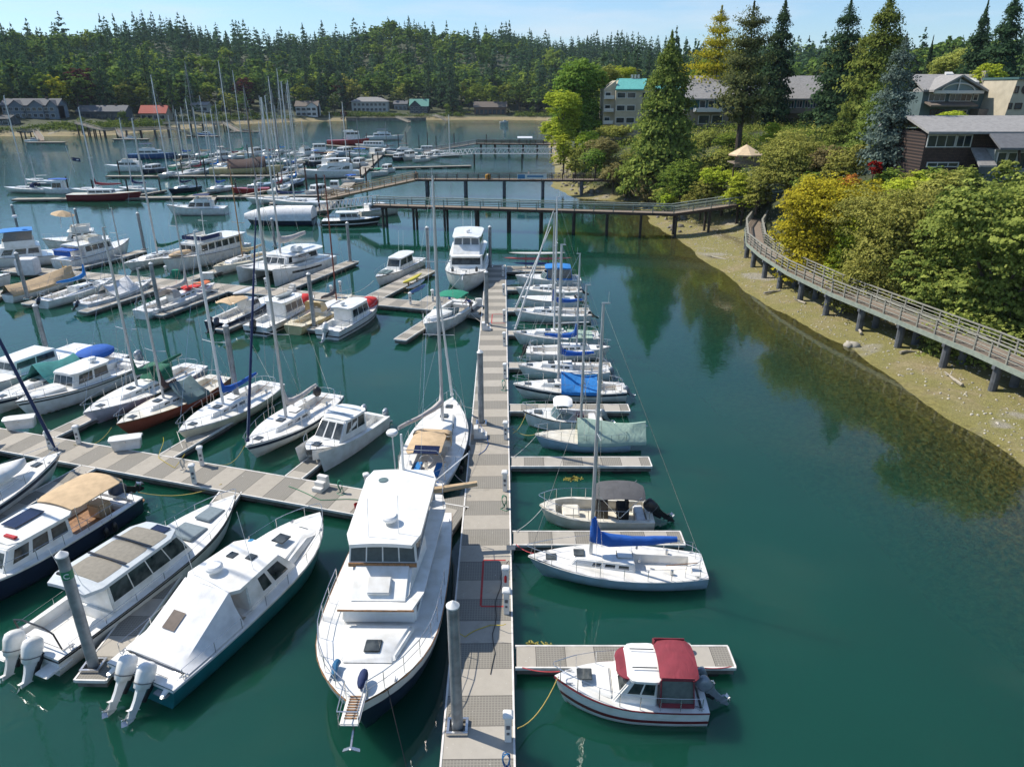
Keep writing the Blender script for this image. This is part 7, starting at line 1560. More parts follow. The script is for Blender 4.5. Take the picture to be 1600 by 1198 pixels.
mb.add([(px(959), -1, pz(141)), (px(1000), -1, pz(141)), (px(1000), 11, pz(141)), (px(959), 11, pz(141)), (px(966), 5, pz(125)), (px(1010), 5, pz(125))], [(0, 1, 5, 4), (2, 3, 4, 5), (3, 0, 4), (1, 2, 5), (3, 2, 1, 0)])
mb.build('wall', sm('beige'), r, smooth=False)
a = [(px(957.5), -1.6, pz(141.5)), (px(1000), -1.6, pz(141.5)), (px(1013), 4.8, pz(124.5)), (px(968), 4.8, pz(124.5))]; rf.loft([a, [(p[0], p[1], p[2]+.3) for p in a]])
a = [(px(1015), -.2, pz(141)), (px(1062), -.2, pz(141)), (px(1062), 5.5, pz(126)), (px(1024), 5.5, pz(126))]; rf.loft([a, [(p[0], p[1], p[2]+.3) for p in a]])
a = [(px(966), 5.2, pz(124.5)), (px(1013), 5.2, pz(124.5)), (px(1008), 11.5, pz(139)), (px(958), 11.5, pz(139))]; rf.loft([a, [(p[0], p[1], p[2]+.3) for p in a]])
rf.build('roof', rm_('tealroof'), r, smooth=False)
for v0, v1 in ((144, 154), (164, 174), (183, 193)):
    winrow(r, px(960.5), px(990), 2, pz(v1), pz(v0), -1.02, gap=.25, fr_=.16); winrow(r, px(1001), px(1016), 1, pz(v1), pz(v0), 1.48, fr_=.16); winrow(r, px(1020), px(1040), 1, pz(v1), pz(v0), 1.48, fr_=.16); winrow(r, px(943.5), px(953), 1, pz(v1-2), pz(v0), .46, fr_=.14)
    b = MB(); b.box(((px(942)+px(957))/2, -.2, pz(v1+.5)), (px(957)-px(942), 1.4, .15)); b.box(((px(942)+px(957))/2, -.85, pz(v1-2.5)), (px(957)-px(942), .08, .6)); b.build('balcony', TRIM, r, smooth=False)
b = MB()
for i in range(3): b.box((px(988+i*5), 4.9, pz(122)), (.5, .5, 1.6))
b.build('chimney', STEEL, r)
# B2 long grey roofed condominium with teal upper walls
Y2 = 172.0; r, k, p0 = bframe('condominium', 'long condominium with grey shingle roofs, teal upper walls and brown lower walls', 1210, 205, Y2)
def px(u): return (u-1210)*k
def pz(v): return ZT(v, Y2)-p0.z
zb = gz(r, 0, 8)-4; mb = MB(); up = MB(); rf = MB()
def roofplane(rf, u0, u1, ul0, ul1, v0, v1, y0, y1, t=.3):
    a = [(px(u0), y0, pz(v0)), (px(u1), y0, pz(v0)), (px(ul1), y1, pz(v1)), (px(ul0), y1, pz(v1))]; rf.loft([a, [(p[0], p[1], p[2]+t) for p in a]])
mb.box(((px(1068)+px(1293))/2, 7, (pz(172)+zb)/2), (px(1293)-px(1068), 13, pz(172)-zb)); up.box(((px(1068)+px(1290))/2, 7.2, (pz(156)+pz(172))/2), (px(1290)-px(1068), 12.8, pz(156)-pz(172)+.01))
up.add([(px(1290), .5, pz(156)), (px(1290), 13.5, pz(156)), (px(1303), 7, pz(121))], [(0, 1, 2)])
mb.box(((px(1293)+px(1350))/2, 9, (pz(172)+zb)/2), (px(1350)-px(1293), 10, pz(172)-zb)); up.box(((px(1293)+px(1348))/2, 9.2, (pz(157)+pz(172))/2), (px(1348)-px(1293), 9.8, pz(157)-pz(172)+.01))
roofplane(rf, 1064, 1289, 1080, 1300, 156.5, 120, -.6, 7); roofplane(rf, 1068, 1292, 1080, 1300, 155, 120.3, 14.4, 7.3); roofplane(rf, 1293, 1340, 1308, 1357, 157.5, 130, 3.2, 9); roofplane(rf, 1293, 1345, 1308, 1357, 157, 130.3, 15, 9.3)
mb.build('lower_wall', sm('brown') if False else mat('siding_umber', (.27, .23, .185), .85, 0, .1, .8), r, smooth=False); up.build('upper_wall', mat('siding_teal', (.035, .13, .14), .8, 0, .1, .8), r, smooth=False); rf.build('roof', rm_('ltgrey'), r, smooth=False)
b = MB(); b.box(((px(1289)+px(1295))/2, 1.2, (pz(118)+pz(145))/2), (px(1296)-px(1290), 2.2, pz(118)-pz(145))); b.box(((px(1289)+px(1295))/2, 1.2, (pz(150)+zb)/2), (px(1296)-px(1288), 2.0, pz(143)-zb)); b.build('chimney', mat('chimney_beige', (.33, .30, .25), .8, 0, .08), r, smooth=False)
winrow(r, px(1215), px(1275), 5, pz(169), pz(157.5), .77, gap=.5, mull=2); winrow(r, px(1090), px(1140), 4, pz(169), pz(157.5), .77, gap=.5); winrow(r, px(1305), px(1338), 2, pz(168), pz(158.5), 4.25)
winrow(r, px(1214), px(1238), 1, pz(198), pz(185), .47, frame=DARKT); winrow(r, px(1243), px(1266), 1, pz(198), pz(185), .47, frame=DARKT); winrow(r, px(1090), px(1128), 2, pz(194), pz(180), .47)
b = MB(); b.box(((px(1214)+px(1277))/2, -.7, pz(175)), (px(1277)-px(1214), 2.2, .5)); b.box(((px(1214)+px(1277))/2, -1.75, pz(172)), (px(1277)-px(1214), .06, .9)); b.build('balcony', mat('balcony_brown', (.22, .18, .15), .8), r, smooth=False)
b = MB(); b.box(((px(1090)+px(1115))/2, -.7, pz(172)), (px(1128)-px(1085), 2.2, .8)); b.build('balcony', TRIM, r, smooth=False); b = MB(); b.loft([[(px(1322), 4.8, pz(134)), (px(1339), 4.8, pz(134)), (px(1340), 6.2, pz(128)), (px(1323), 6.2, pz(128))], [(px(1322), 4.8, pz(134)+.5), (px(1339), 4.8, pz(134)+.5), (px(1340), 6.2, pz(128)+.5), (px(1323), 6.2, pz(128)+.5)]]); b.build('skylight', SOLAR, r, smooth=False)
# B3 craftsman style block with arched gable
Y3 = 135.0; r, k, p0 = bframe('lodge_building', 'teal and grey lodge with an arched timber gable and skylights', 1480, 190, Y3)
def px(u): return (u-1480)*k
def pz(v): return ZT(v, Y3)-p0.z
zb = -4; mb = MB(); mb.box(((px(1436)+px(1540))/2, 6, (pz(144)+zb)/2), (px(1540)-px(1436), 11, pz(144)-zb)); mb.build('wall', mat('siding_slateteal', (.10, .15, .155), .8, 0, .1, .8), r, smooth=False)
rf = MB(); roofplane(rf, 1432, 1543, 1438, 1548, 143.5, 118, -.3, 7); roofplane(rf, 1434, 1544, 1438, 1548, 143.5, 118.3, 13, 7.3)
for u0, u1 in ((1440, 1478.5), (1522, 1479.5)):
    a = [(px(u0), -2.0, pz(144)), (px(u0), 5, pz(144)), (px(u1), 5, pz(120.5)), (px(u1), -2.0, pz(120.5))]; rf.loft([a, [(p[0], p[1], p[2]+.35) for p in a]])
rf.build('roof', rm_('ltgrey'), r, smooth=False)
g = MB(); g.loft([[(px(1443), y, pz(144)), (px(1519), y, pz(144)), (px(1479), y, pz(122))] for y in (-1.2, 3)]); g.build('gable', mat('siding_paleteal', (.20, .26, .26), .8, 0, .1, .8), r, smooth=False)
g = MB(); n_ = 14; P = [(px(1480-25*math.cos(math.pi*i/n_)), -1.35, pz(143-12.5*math.sin(math.pi*i/n_))) for i in range(n_+1)]; g.tube(P, .14, 6); g.bar((px(1443), -1.4, pz(144)), (px(1519), -1.4, pz(144)), .2, .5); g.bar((px(1479), -1.4, pz(144)), (px(1479), -1.4, pz(124)), .18); g.build('arch_trim', TRIM, r, smooth=False)
winrow(r, px(1445), px(1471), 1, pz(159), pz(146.5), .46, mull=3); winrow(r, px(1477), px(1512), 1, pz(159), pz(146.5), .46, mull=4); winrow(r, px(1514), px(1522), 1, pz(158), pz(147), .46); winrow(r, px(1452), px(1474), 1, pz(186), pz(171), .46, mull=2, frame=DARKT)
winrow(r, px(1494), px(1510), 1, pz(184), pz(172), .46, mull=2)
b = MB(); a = [(px(1438), -2.4, pz(166.5)), (px(1510), -2.4, pz(166.5)), (px(1512), .5, pz(161)), (px(1440), .5, pz(161))]; b.loft([a, [(p[0], p[1], p[2]+.25) for p in a]]); b.build('awning_roof', rm_('brown'), r, smooth=False)
b = MB(); b.box(((px(1514)+px(1536))/2, -.9, pz(175)), (px(1536)-px(1514), 2.4, 1.0)); b.build('balcony', mat('balcony_brown', (.22, .18, .15), .8), r, smooth=False)
b = MB(); b.box((px(1538), 3, pz(122)), (px(1541)-px(1535), 1.2, pz(110)-pz(133))); b.build('chimney', mat('chimney_beige', (.33, .30, .25), .8, 0, .08), r, smooth=False)
for u0, u1, v0, v1 in ((1493, 1505, 121, 117.5), (1516, 1529, 134, 128)):
    f = lambda v: -.3+7.3*(143.5-v)/(143.5-118); a = [(px(u0), f(v0), pz(v0)), (px(u1), f(v0), pz(v0)), (px(u1)+.2, f(v1), pz(v1)), (px(u0)+.2, f(v1), pz(v1))]; b = MB(); b.loft([[(p[0], p[1], p[2]+.3) for p in a], [(p[0], p[1], p[2]+.65) for p in a]]); b.build('skylight', TRIM, r, smooth=False)
# B4 tan modern house with round window
Y4 = 128.0; r, k, p0 = bframe('tan_building', 'tan stucco building with a round window at the right edge', 1585, 190, Y4)
def px(u): return (u-1585)*k
def pz(v): return ZT(v, Y4)-p0.z
mb = MB(); mb.loft([[(px(1562), 0, -4), (px(1640), 0, -4), (px(1640), 9, -4), (px(1562), 9, -4)], [(px(1574), 0, pz(124)), (px(1640), 0, pz(124)), (px(1640), 9, pz(124)), (px(1574), 9, pz(124))]]); mb.build('wall', sm('beige'), r, smooth=False); mb = MB(); mb.box(((px(1573)+px(1642))/2, 4.5, pz(122.5)), (px(1642)-px(1572), 10, .35)); mb.build('roof', mat('parapet_teal', (.05, .12, .12), .6), r, smooth=False)
winrow(r, px(1573), px(1579), 1, pz(146), pz(135), -.03, frame=DARKT); winrow(r, px(1569), px(1575), 1, pz(171), pz(161), -.03, frame=DARKT); winrow(r, px(1579), px(1590), 1, pz(171), pz(161), -.03, frame=DARKT); winrow(r, px(1600), px(1612), 1, pz(171), pz(150), -.03, frame=DARKT)
m_ = MB(); cx, cz = px(1590), pz(140); m_.loft([[(cx+rr*math.cos(q), y, cz+rr*math.sin(q)) for q in [2*math.pi*j/20 for j in range(20)]] for rr, y in ((.72, 0), (.72, -.12), (.6, -.12))]); o = m_.build('window', DARKT, r); m_ = MB(); m_.loft([[(cx+.6*math.cos(q), y, cz+.6*math.sin(q)) for q in [2*math.pi*j/20 for j in range(20)]] for y in (-.05, -.08)]); m_.build('pane', WGL, o)
# B5 brown shingled house, near, large grey roof
Y5 = 84.0; r, k, p0 = bframe('shingled_house', 'brown shingled two storey house with a long grey roof and white framed windows', 1500, 262, Y5)
def px(u): return (u-1500)*k
def pz(v): return ZT(v, Y5)-p0.z
SH = bpy.data.materials.new('brown_shingles'); t, N, L, B = nodes(SH); B.inputs['Roughness'].default_value = .9; c = N.new('ShaderNodeTexCoord'); w = N.new('ShaderNodeTexBrick'); w.inputs['Scale'].default_value = 1; w.inputs['Brick Width'].default_value = .22; w.inputs['Row Height'].default_value = .17; w.inputs['Mortar Size'].default_value = .014
w.inputs[1].default_value = (.10, .062, .048, 1); w.inputs[2].default_value = (.06, .038, .03, 1); w.inputs[3].default_value = (.012, .008, .008, 1); mpp = N.new('ShaderNodeMapping'); mpp.inputs['Rotation'].default_value = (math.pi/2, 0, 0); L.new(c.outputs['Object'], mpp.inputs[0]); L.new(mpp.outputs[0], w.inputs[0]); L.new(w.outputs[0], B.inputs['Base Color'])
mb = MB(); mb.box(((px(1441)+px(1640))/2, 5.5, (pz(208)-3)/2), (px(1640)-px(1441), 10, pz(208)+3)); mb.build('wall', SH, r, smooth=False)
rf = MB(); roofplane(rf, 1433, 1650, 1438, 1655, 209, 187, -.9, 5.5, .25); roofplane(rf, 1436, 1650, 1438, 1655, 207, 187.4, 11.8, 5.8, .25); rf.build('roof', rm_('ltgrey'), r, smooth=False)
rf = MB(); roofplane(rf, 1518, 1650, 1524, 1655, 230, 211, -4.2, -1.1, .22); rf.build('porch_roof', rm_('grey'), r, smooth=False)
winrow(r, px(1443), px(1487), 1, pz(231), pz(211), .45, mull=3, fr_=.10); winrow(r, px(1488), px(1512), 1, pz(231), pz(211), .45, mull=2, fr_=.10); winrow(r, px(1450), px(1500), 1, pz(262), pz(254), .45, mull=3, fr_=.1)
b = MB(); b.box(((px(1534)+px(1640))/2, -.6, (pz(232)-3)/2), (px(1640)-px(1534), 2.2, pz(232)+3)); b.build('glazed_porch', mat('porch_pale', (.28, .31, .31), .5, 0, .1), r, smooth=False); winrow(r, px(1538), px(1600), 4, pz(262), pz(236), -1.73, fr_=.08, gap=.1)
rf = MB(); roofplane(rf, 1507, 1534, 1512, 1536, 258, 234, -2.6, .2, .2); rf.build('entry_roof', rm_('ltgrey'), r, smooth=False); b = MB(); b.bar((px(1552), -3.6, pz(231)), (px(1557), -3.6, pz(250)), .2); b.build('porch_post', DARKT, r, smooth=False); b = MB(); b.bar((px(1600), -3.6, pz(231)), (px(1600), -3.6, -2), .2); b.build('porch_post', DARKT, r, smooth=False)
# deck terrace with big tan umbrella
Y6 = 113.0; p0 = AT(1168, 262, Y6); r = thing('terrace', 'raised timber terrace with horizontal board fence among the shrubs', 'terrace', tuple(p0)); k = Y6/ray(1168, 262)[1]
b = MB(); 
for i in range(7): b.box((0, 0, .15+i*.2), (42*k, .06, .15))
for i in range(7): b.box((21*k, 2, .15+i*.2), (.06, 4, .15))
b.build('board_fence', mat('grey_boards', (.20, .17, .14), .85, 0, .15, 3), r, smooth=False); b = MB(); b.box((0, 2.1, .55), (41.5*k, 4, .14)); b.build('deck', PLANK, r, smooth=False)
for sx in (-1.5, 1.6): b = MB(); b.box((sx, 2, -2), (.2, .2, 5)); b.build('post', DARKT, r, smooth=False)
r2 = thing('umbrella', 'large tan octagonal sun umbrella on the terrace', 'umbrella', (p0.x+.1, p0.y+2, p0.z+.6)); b = MB(); b.tube([(0, 0, 0), (0, 0, 3.0)], .05, 8); b.build('pole', DARKT, r2); b = MB(); zz = ZT(241, Y6+2)-p0.z-.6; zt5 = ZT(226, Y6+2)-p0.z-.6; b.lathe([(27*k, zz-.18), (27*k, zz), (.05, zt5)], (0, 0, 0), 8); o = b.build('canopy', cloth('canvas_sand', (.62, .47, .30), .1), r2, ang=10)
for i, (dx, dy) in enumerate(((-1.2, .9), (-.4, .7), (.6, .8), (1.3, 1.0), (-.9, 3.0), (.9, 3.0))):
    q = thing('terrace_chair', 'dark red chair under the tan umbrella', 'chair', (p0.x+dx, p0.y+dy, p0.z+.62), i*1.1, 'chairs under the tan umbrella'); cm = mat('chair_red', (.18, .035, .02), .6); MB().box((0, 0, .45), (.5, .5, .06)).build('seat', cm, q); MB().box((-.23, 0, .8), (.06, .5, .65)).build('backrest', cm, q)
    for sx in (-.2, .2):
        for sy in (-.2, .2): MB().box((sx, sy, .21), (.05, .05, .42)).build('leg', cm, q)
# ---------------- trees and shrubs ----------------
def leaf_mat(name, dark, lite, trans=.35, rough=.6):
    m = bpy.data.materials.new(name); m.use_nodes = True; t = m.node_tree; N, L = t.nodes, t.links; N.clear()
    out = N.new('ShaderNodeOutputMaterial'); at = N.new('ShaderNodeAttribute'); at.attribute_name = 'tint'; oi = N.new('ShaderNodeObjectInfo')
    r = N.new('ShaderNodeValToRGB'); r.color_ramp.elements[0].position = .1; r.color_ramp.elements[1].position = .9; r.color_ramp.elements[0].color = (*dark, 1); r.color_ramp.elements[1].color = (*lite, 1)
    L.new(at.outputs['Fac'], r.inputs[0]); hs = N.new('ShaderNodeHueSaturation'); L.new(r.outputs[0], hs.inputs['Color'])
    mr = N.new('ShaderNodeMapRange'); mr.inputs[3].default_value = .488; mr.inputs[4].default_value = .512; L.new(oi.outputs['Random'], mr.inputs[0]); L.new(mr.outputs[0], hs.inputs['Hue'])
    mr2 = N.new('ShaderNodeMapRange'); mr2.inputs[3].default_value = .86; mr2.inputs[4].default_value = 1.16; L.new(oi.outputs['Random'], mr2.inputs[0]); L.new(mr2.outputs[0], hs.inputs['Value'])
    d = N.new('ShaderNodeBsdfDiffuse'); tl = N.new('ShaderNodeBsdfTranslucent'); L.new(hs.outputs[0], d.inputs[0]); L.new(hs.outputs[0], tl.inputs[0])
    mx_ = N.new('ShaderNodeMixShader'); mx_.inputs[0].default_value = trans; L.new(d.outputs[0], mx_.inputs[1]); L.new(tl.outputs[0], mx_.inputs[2]); L.new(mx_.outputs[0], out.inputs[0]); return m
LM = {'fir': leaf_mat('fir_needles', (0.030, 0.065, 0.034), (0.080, 0.130, 0.058)), 'cedar': leaf_mat('cedar_foliage', (0.090, 0.135, 0.030), (0.254, 0.299, 0.067)), 'pine': leaf_mat('pine_needles', (0.065, 0.091, 0.039), (0.195, 0.221, 0.078)),
      'gold': leaf_mat('golden_conifer', (0.169, 0.182, 0.016), (0.546, 0.468, 0.039)), 'blue': leaf_mat('blue_spruce', (.055, .085, .072), (.20, .26, .22)), 'broad': leaf_mat('broad_leaves', (0.079, 0.157, 0.029), (0.272, 0.358, 0.064)), 'lime': leaf_mat('lime_leaves', (0.209, 0.284, 0.024), (0.568, 0.628, 0.075)),
      'maple': leaf_mat('maple_leaves', (.11, .165, .035), (.40, .46, .11), .4), 'yellow': leaf_mat('yellow_leaves', (.20, .18, .02), (.60, .52, .045), .4), 'olive': leaf_mat('olive_leaves', (0.156, 0.180, 0.040), (0.452, 0.452, 0.109)), 'red': leaf_mat('red_leaves', (0.156, 0.013, 0.010), (0.468, 0.046, 0.026)), 'orange': leaf_mat('orange_leaves', (0.325, 0.117, 0.026), (0.650, 0.286, 0.078)),
      'brownish': leaf_mat('dry_shrub', (0.143, 0.130, 0.052), (0.364, 0.312, 0.130)), 'plum': leaf_mat('plum_leaves', (0.039, 0.016, 0.016), (0.130, 0.046, 0.039))}
BARK = mat('tree_bark', (.085, .065, .05), .9, 0, .3, 3, .3); BARKG = mat('tree_bark_grey', (.2, .18, .16), .9, 0, .3, 3, .3)
def cards(Cn, Nn, size, asp, rg):
    """quads at centres Cn facing Nn"""
    n = len(Cn); a = np.cross(Nn, rg.normal(size=(n, 3))); a /= np.linalg.norm(a, axis=1)[:, None]+1e-9; b = np.cross(Nn, a); b /= np.linalg.norm(b, axis=1)[:, None]+1e-9
    s = (size*rg.uniform(.6, 1.35, n))[:, None]; A, Bq = a*s*.5, b*s*.5*asp
    return np.stack([Cn-A*.5-Bq, Cn+A-Bq*.35, Cn+A*.45+Bq, Cn-A+Bq*.4], 1).reshape(-1, 3)
def conifer(seed, h, r, nb, nc, size, bare=.06, shape=1.0, droop=.25, irregular=.25, gap=0.0):
    rg = np.random.default_rng(seed); P = []; Nn = []; T = []
    for i in range(nb):
        f = bare+(1-bare)*((i+rg.uniform())/nb)**.85; f = f+.035*math.sin(f*46); z = h*f; ff = (f-bare)/(1-bare)
        rr = r*max(0, 1-ff)**shape*min(1, .60+2.6*ff)*(1-irregular*rg.uniform())+.02*r; rr *= .80+.26*math.sin(i*2.399*2+f*7+seed)+.10*math.sin(i*2.399*5+f*19)
        if rg.uniform() < gap: continue
        th = i*2.399+rg.normal()*.3; dirv = np.array([math.cos(th), math.sin(th)]); up = .25*(f-.4)
        k = max(2, int(nc*(.35+.65*rr/r))); s = np.sqrt(rg.uniform(.03, 1, k)); lat = rg.normal(size=k)*.20*rr*s
        x = dirv[0]*s*rr-dirv[1]*lat; y = dirv[1]*s*rr+dirv[0]*lat; zz = z+up*s*rr-droop*rr*s*s+rg.normal(size=k)*.012*h
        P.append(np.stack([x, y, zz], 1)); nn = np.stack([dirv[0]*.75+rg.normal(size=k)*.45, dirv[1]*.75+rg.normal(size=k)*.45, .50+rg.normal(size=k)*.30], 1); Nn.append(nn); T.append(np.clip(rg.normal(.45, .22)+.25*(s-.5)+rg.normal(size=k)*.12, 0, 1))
    P.append(np.stack([rg.normal(size=6)*.02*r, rg.normal(size=6)*.02*r, h*(.97+.03*np.arange(6)/6)], 1)); Nn.append(rg.normal(size=(6, 3))); T.append(np.full(6, .5))
    P, Nn, T = np.concatenate(P), np.concatenate(Nn), np.concatenate(T); Nn /= np.linalg.norm(Nn, axis=1)[:, None]
    sz = size*np.clip(1.15-.75*P[:, 2]/h, .3, 1.2)
    V = cards(P, Nn, sz, .75, rg); return V, np.repeat(T, 4)
def broad(seed, h, r, ncl, nl, size, base=.25, flat=1.0, lobes=7):
    rg = np.random.default_rng(seed); P = []; Nn = []; T = []
    L0 = []
    for i in range(lobes):
        a = i*2.4+rg.normal()*.4; f = rg.uniform(.15, .8); L0.append((math.cos(a)*r*f*.75, math.sin(a)*r*f*.75, h*(base+(1-base)*rg.uniform(.25 if base > .05 else .06, .78)), r*rg.uniform(.36, .58)))
    L0.append((0, 0, h*(.62+.2*base), r*.62))
    hz = h*(1-base)/2
    for i in range(ncl):
        lx, ly, lz, lr = L0[rg.integers(len(L0))]; d = rg.normal(size=3); d /= np.linalg.norm(d)
        if d[2] < -.35: d[2] *= -.6
        c = np.array([lx, ly, lz])+d*np.array([lr, lr, min(lr*flat, hz)])*rg.uniform(.66, 1.12)
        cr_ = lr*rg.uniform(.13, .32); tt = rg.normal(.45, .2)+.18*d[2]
        e = rg.normal(size=(nl, 3)); e /= np.linalg.norm(e, axis=1)[:, None]; e[:, 2] = np.abs(e[:, 2])*.8-.15
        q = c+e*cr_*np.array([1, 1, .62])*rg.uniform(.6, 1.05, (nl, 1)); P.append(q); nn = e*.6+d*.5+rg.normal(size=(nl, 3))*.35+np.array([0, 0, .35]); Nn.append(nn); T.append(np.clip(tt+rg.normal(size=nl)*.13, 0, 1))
    P, Nn, T = np.concatenate(P), np.concatenate(Nn), np.concatenate(T); Nn /= np.linalg.norm(Nn, axis=1)[:, None]; P[:, 2] = np.maximum(P[:, 2], .15)
    k = h/max(P[:, 2].max(), .1); P[:, 2] *= k
    return cards(P, Nn, size, .8, rg), np.repeat(T, 4), L0
def crown_mesh(name, V, T, m): n = len(V)//4; return npmesh(name, V, np.arange(n*4).reshape(-1, 4), m, T)
def trunk_mesh(h, r, lobes=None, m=BARK, name='trunk', rg=None, frac=1.0):
    mb = MB(); mb.tube([(0, 0, -1.5), (0, 0, h*.25), (.02*h, .01*h, h*.6*frac), (0, 0, h*.96*frac)], [r*1.25, r, r*.6, r*.08], 7)
    for l in (lobes or []): a = Vector((0, 0, l[2]*.45)); b = Vector((l[0], l[1], l[2]*.95)); mb.tube([a, a.lerp(b, .5)+Vector((0, 0, -.03*h)), b], [r*.5, r*.32, r*.1], 5)
    return mb.mesh(name, m)
LM['farlime'] = leaf_mat('far_light_leaves', (.10, .15, .025), (.30, .35, .06)); LM['farbroad'] = leaf_mat('far_leaves', (.06, .115, .026), (.20, .265, .06)); LM['farfir'] = leaf_mat('far_needles', (.032, .068, .038), (.095, .155, .07))
PROTO = {}
def proto(key):
    if key in PROTO: return PROTO[key]
    kind, var = key
    if kind == 'farfir': V, T = conifer(10+var, 1, .19+.03*(var % 3), 100, 13, .052, .05, .6, .22, .40); tm = trunk_mesh(1, .012); m = LM['farfir']
    elif kind == 'farbroad': V, T, L0 = broad(30+var, 1, .42, 130, 12, .058, .10); tm = trunk_mesh(1, .022, frac=.6); m = LM[['farbroad', 'farlime', 'olive', 'farbroad', 'farbroad', 'plum', 'gold'][var]]
    PROTO[key] = (crown_mesh('crown', V, T, m), tm); return PROTO[key]
def plant(name, label, cat, x, y, h, w, key=None, meshes=None, group=None, z=None, lab_crown=None):
    cm, tm = meshes or proto(key); r = thing(name, label, cat, (x, y, (H(x, y) if z is None else z)-.1), 0, group); r.scale = (w, w, h) if key else (1, 1, 1); r.rotation_euler = (0, 0, rnd.uniform(0, 6.28)) if key else (0, 0, 0)
    for nm, me in (('crown', cm), ('trunk', tm)):
        if me is None: continue
        o = bpy.data.objects.new(nm, me); C.objects.link(o); o.parent = r
    return r
def single(name, label, cat, u, vtop, Y, wpx, kind, mk, zb=None, group=None, dense=1.0, size=None, bark=BARK, vbot=None, **kw):
    """one tree: crown centre column u, top row vtop at depth Y, crown width in photo pixels"""
    p = AT(u, vtop, Y); zb = H(p.x, Y) if zb is None else zb
    if vbot: zb = min(zb, ZT(vbot, Y)) if kw.pop('low', False) else ZT(vbot, Y)
    h = max(1.0, p.z-zb); k = Y/ray(u, vtop)[1]; r = wpx*k/2; sd = int(u*7+vtop)
    if kind == 'c':
        A = h*r; n = int(dense*min(520, 90+A*3.2)); n = int(n*1.9); V, T = conifer(sd, h, r, n, kw.pop('nc', 26), size or max(.26, .024*h+.10), kw.pop('bare', .05), kw.pop('shape', .85), kw.pop('droop', .25), kw.pop('irr', .35), kw.pop('gap', 0)); tm = trunk_mesh(h, .018*h+.05, m=bark)
    else:
        A = r*r*4; n = int(dense*min(2600, 120+A*15)); V, T, L0 = broad(sd, h, r, n, kw.pop('nl', 16), (size*.8 if size else max(.16, .014*h+.11)), kw.pop('base', .12), kw.pop('flat', 1.0), kw.pop('lobes', 9)); tm = trunk_mesh(h, .02*h+.04, L0, m=bark, frac=.7)
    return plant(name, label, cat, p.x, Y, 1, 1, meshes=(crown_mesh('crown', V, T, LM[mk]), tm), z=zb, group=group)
# --- right bank, one by one
single('cedar_tree', 'tall broad dark cedar left of the pine, rising from the bank', 'tree', 1050, 60, 140, 190, 'c', 'cedar', vbot=285, dense=1.7, shape=.72, droop=.35, nc=34, bare=.0)
single('pine_tree', 'open crowned dark pine in front of the long condominium', 'tree', 1178, 12, 139, 142, 'c', 'pine', vbot=228, dense=.6, shape=.42, droop=-.12, nc=34, bare=.22, irr=.6, size=.6)
single('golden_conifer', 'yellow green feathery conifer behind the dark cedar', 'tree', 1128, 15, 182, 150, 'c', 'gold', vbot=150, dense=.7, shape=.75, droop=-.1)
single('fir_tree', 'dark fir directly right of the open pine', 'tree', 1228, 3, 168, 92, 'c', 'fir', dense=.9, shape=.7)
single('fir_tree', 'tall fir leaning above the condominium roof, left of the pair', 'tree', 1330, 5, 150, 135, 'c', 'fir', dense=1.0, shape=.65); single('fir_tree', 'biggest mid green fir between condominium and blue spruce', 'tree', 1392, -2, 126, 165, 'c', 'cedar', dense=1.5, shape=.62, vbot=230)
single('cypress_tree', 'green conifer with drooping sprays below the biggest fir', 'tree', 1372, 130, 112, 90, 'c', 'cedar', vbot=240, shape=.5); single('spruce_tree', 'blue grey spruce standing beside the shingled house', 'tree', 1416, 62, 92, 125, 'c', 'blue', vbot=276, dense=1.25, shape=.55, droop=.18, nc=30, size=.36, irr=.5)
single('fir_tree', 'small dark fir before the condominium end wall', 'tree', 1322, 158, 122, 64, 'c', 'cedar', vbot=238)
single('fir_tree', 'narrow fir seen behind the lodge roof at left', 'tree', 1458, 62, 190, 34, 'c', 'fir'); single('fir_tree', 'short dark fir behind the lodge gable', 'tree', 1488, 76, 205, 34, 'c', 'fir'); single('fir_tree', 'slender fir rising behind the right end of the lodge', 'tree', 1543, 10, 165, 100, 'c', 'fir', irr=.55); single('fir_tree', 'tall dark fir at the top right corner of the photo', 'tree', 1590, -12, 150, 135, 'c', 'fir', irr=.5, dense=1.2)
single('madrona_tree', 'olive leafed broad tree behind the lodge roof', 'tree', 1505, 72, 176, 90, 'b', 'olive', vbot=150); single('maple_tree', 'yellow green tree between the lodge and the tan building', 'tree', 1546, 98, 140, 62, 'b', 'lime', vbot=190)
single('oak_tree', 'large dark broadleaf tree left of the beige apartment block', 'tree', 905, 88, 190, 98, 'b', 'broad', vbot=225, dense=1.8, lobes=15, base=0); single('willow_tree', 'bright green broadleaf tree in front of the large dark one at the point', 'tree', 879, 139, 178, 68, 'b', 'lime', vbot=222, dense=1.5, base=0, lobes=12)
single('shrub_oak', 'brown green small tree right of the large dark broadleaf tree', 'tree', 960, 100, 215, 60, 'b', 'olive', vbot=170); single('maple_tree', 'lime tree just above the beige apartment block roof', 'tree', 975, 102, 230, 44, 'b', 'lime', vbot=150); single('madrona_tree', 'rounded tree top showing between golden conifer and cedar', 'tree', 1098, 92, 205, 60, 'b', 'broad')
single('madrona_tree', 'olive tree in front of the tall firs above the condominium', 'tree', 1325, 62, 160, 70, 'b', 'olive', vbot=140); single('maple_tree', 'bright green tree above the condominium chimney', 'tree', 1322, 92, 158, 70, 'b', 'lime', vbot=160)
single('round_tree', 'big round olive green tree above the end of the trestle walkway', 'tree', 1246, 200, 104, 134, 'b', 'olive', vbot=305, dense=1.4, lobes=14, base=.0); single('round_tree', 'rounded dark green tree below the cedar near the second trestle', 'tree', 1068, 247, 124, 78, 'b', 'broad', vbot=320, base=0, lobes=10)
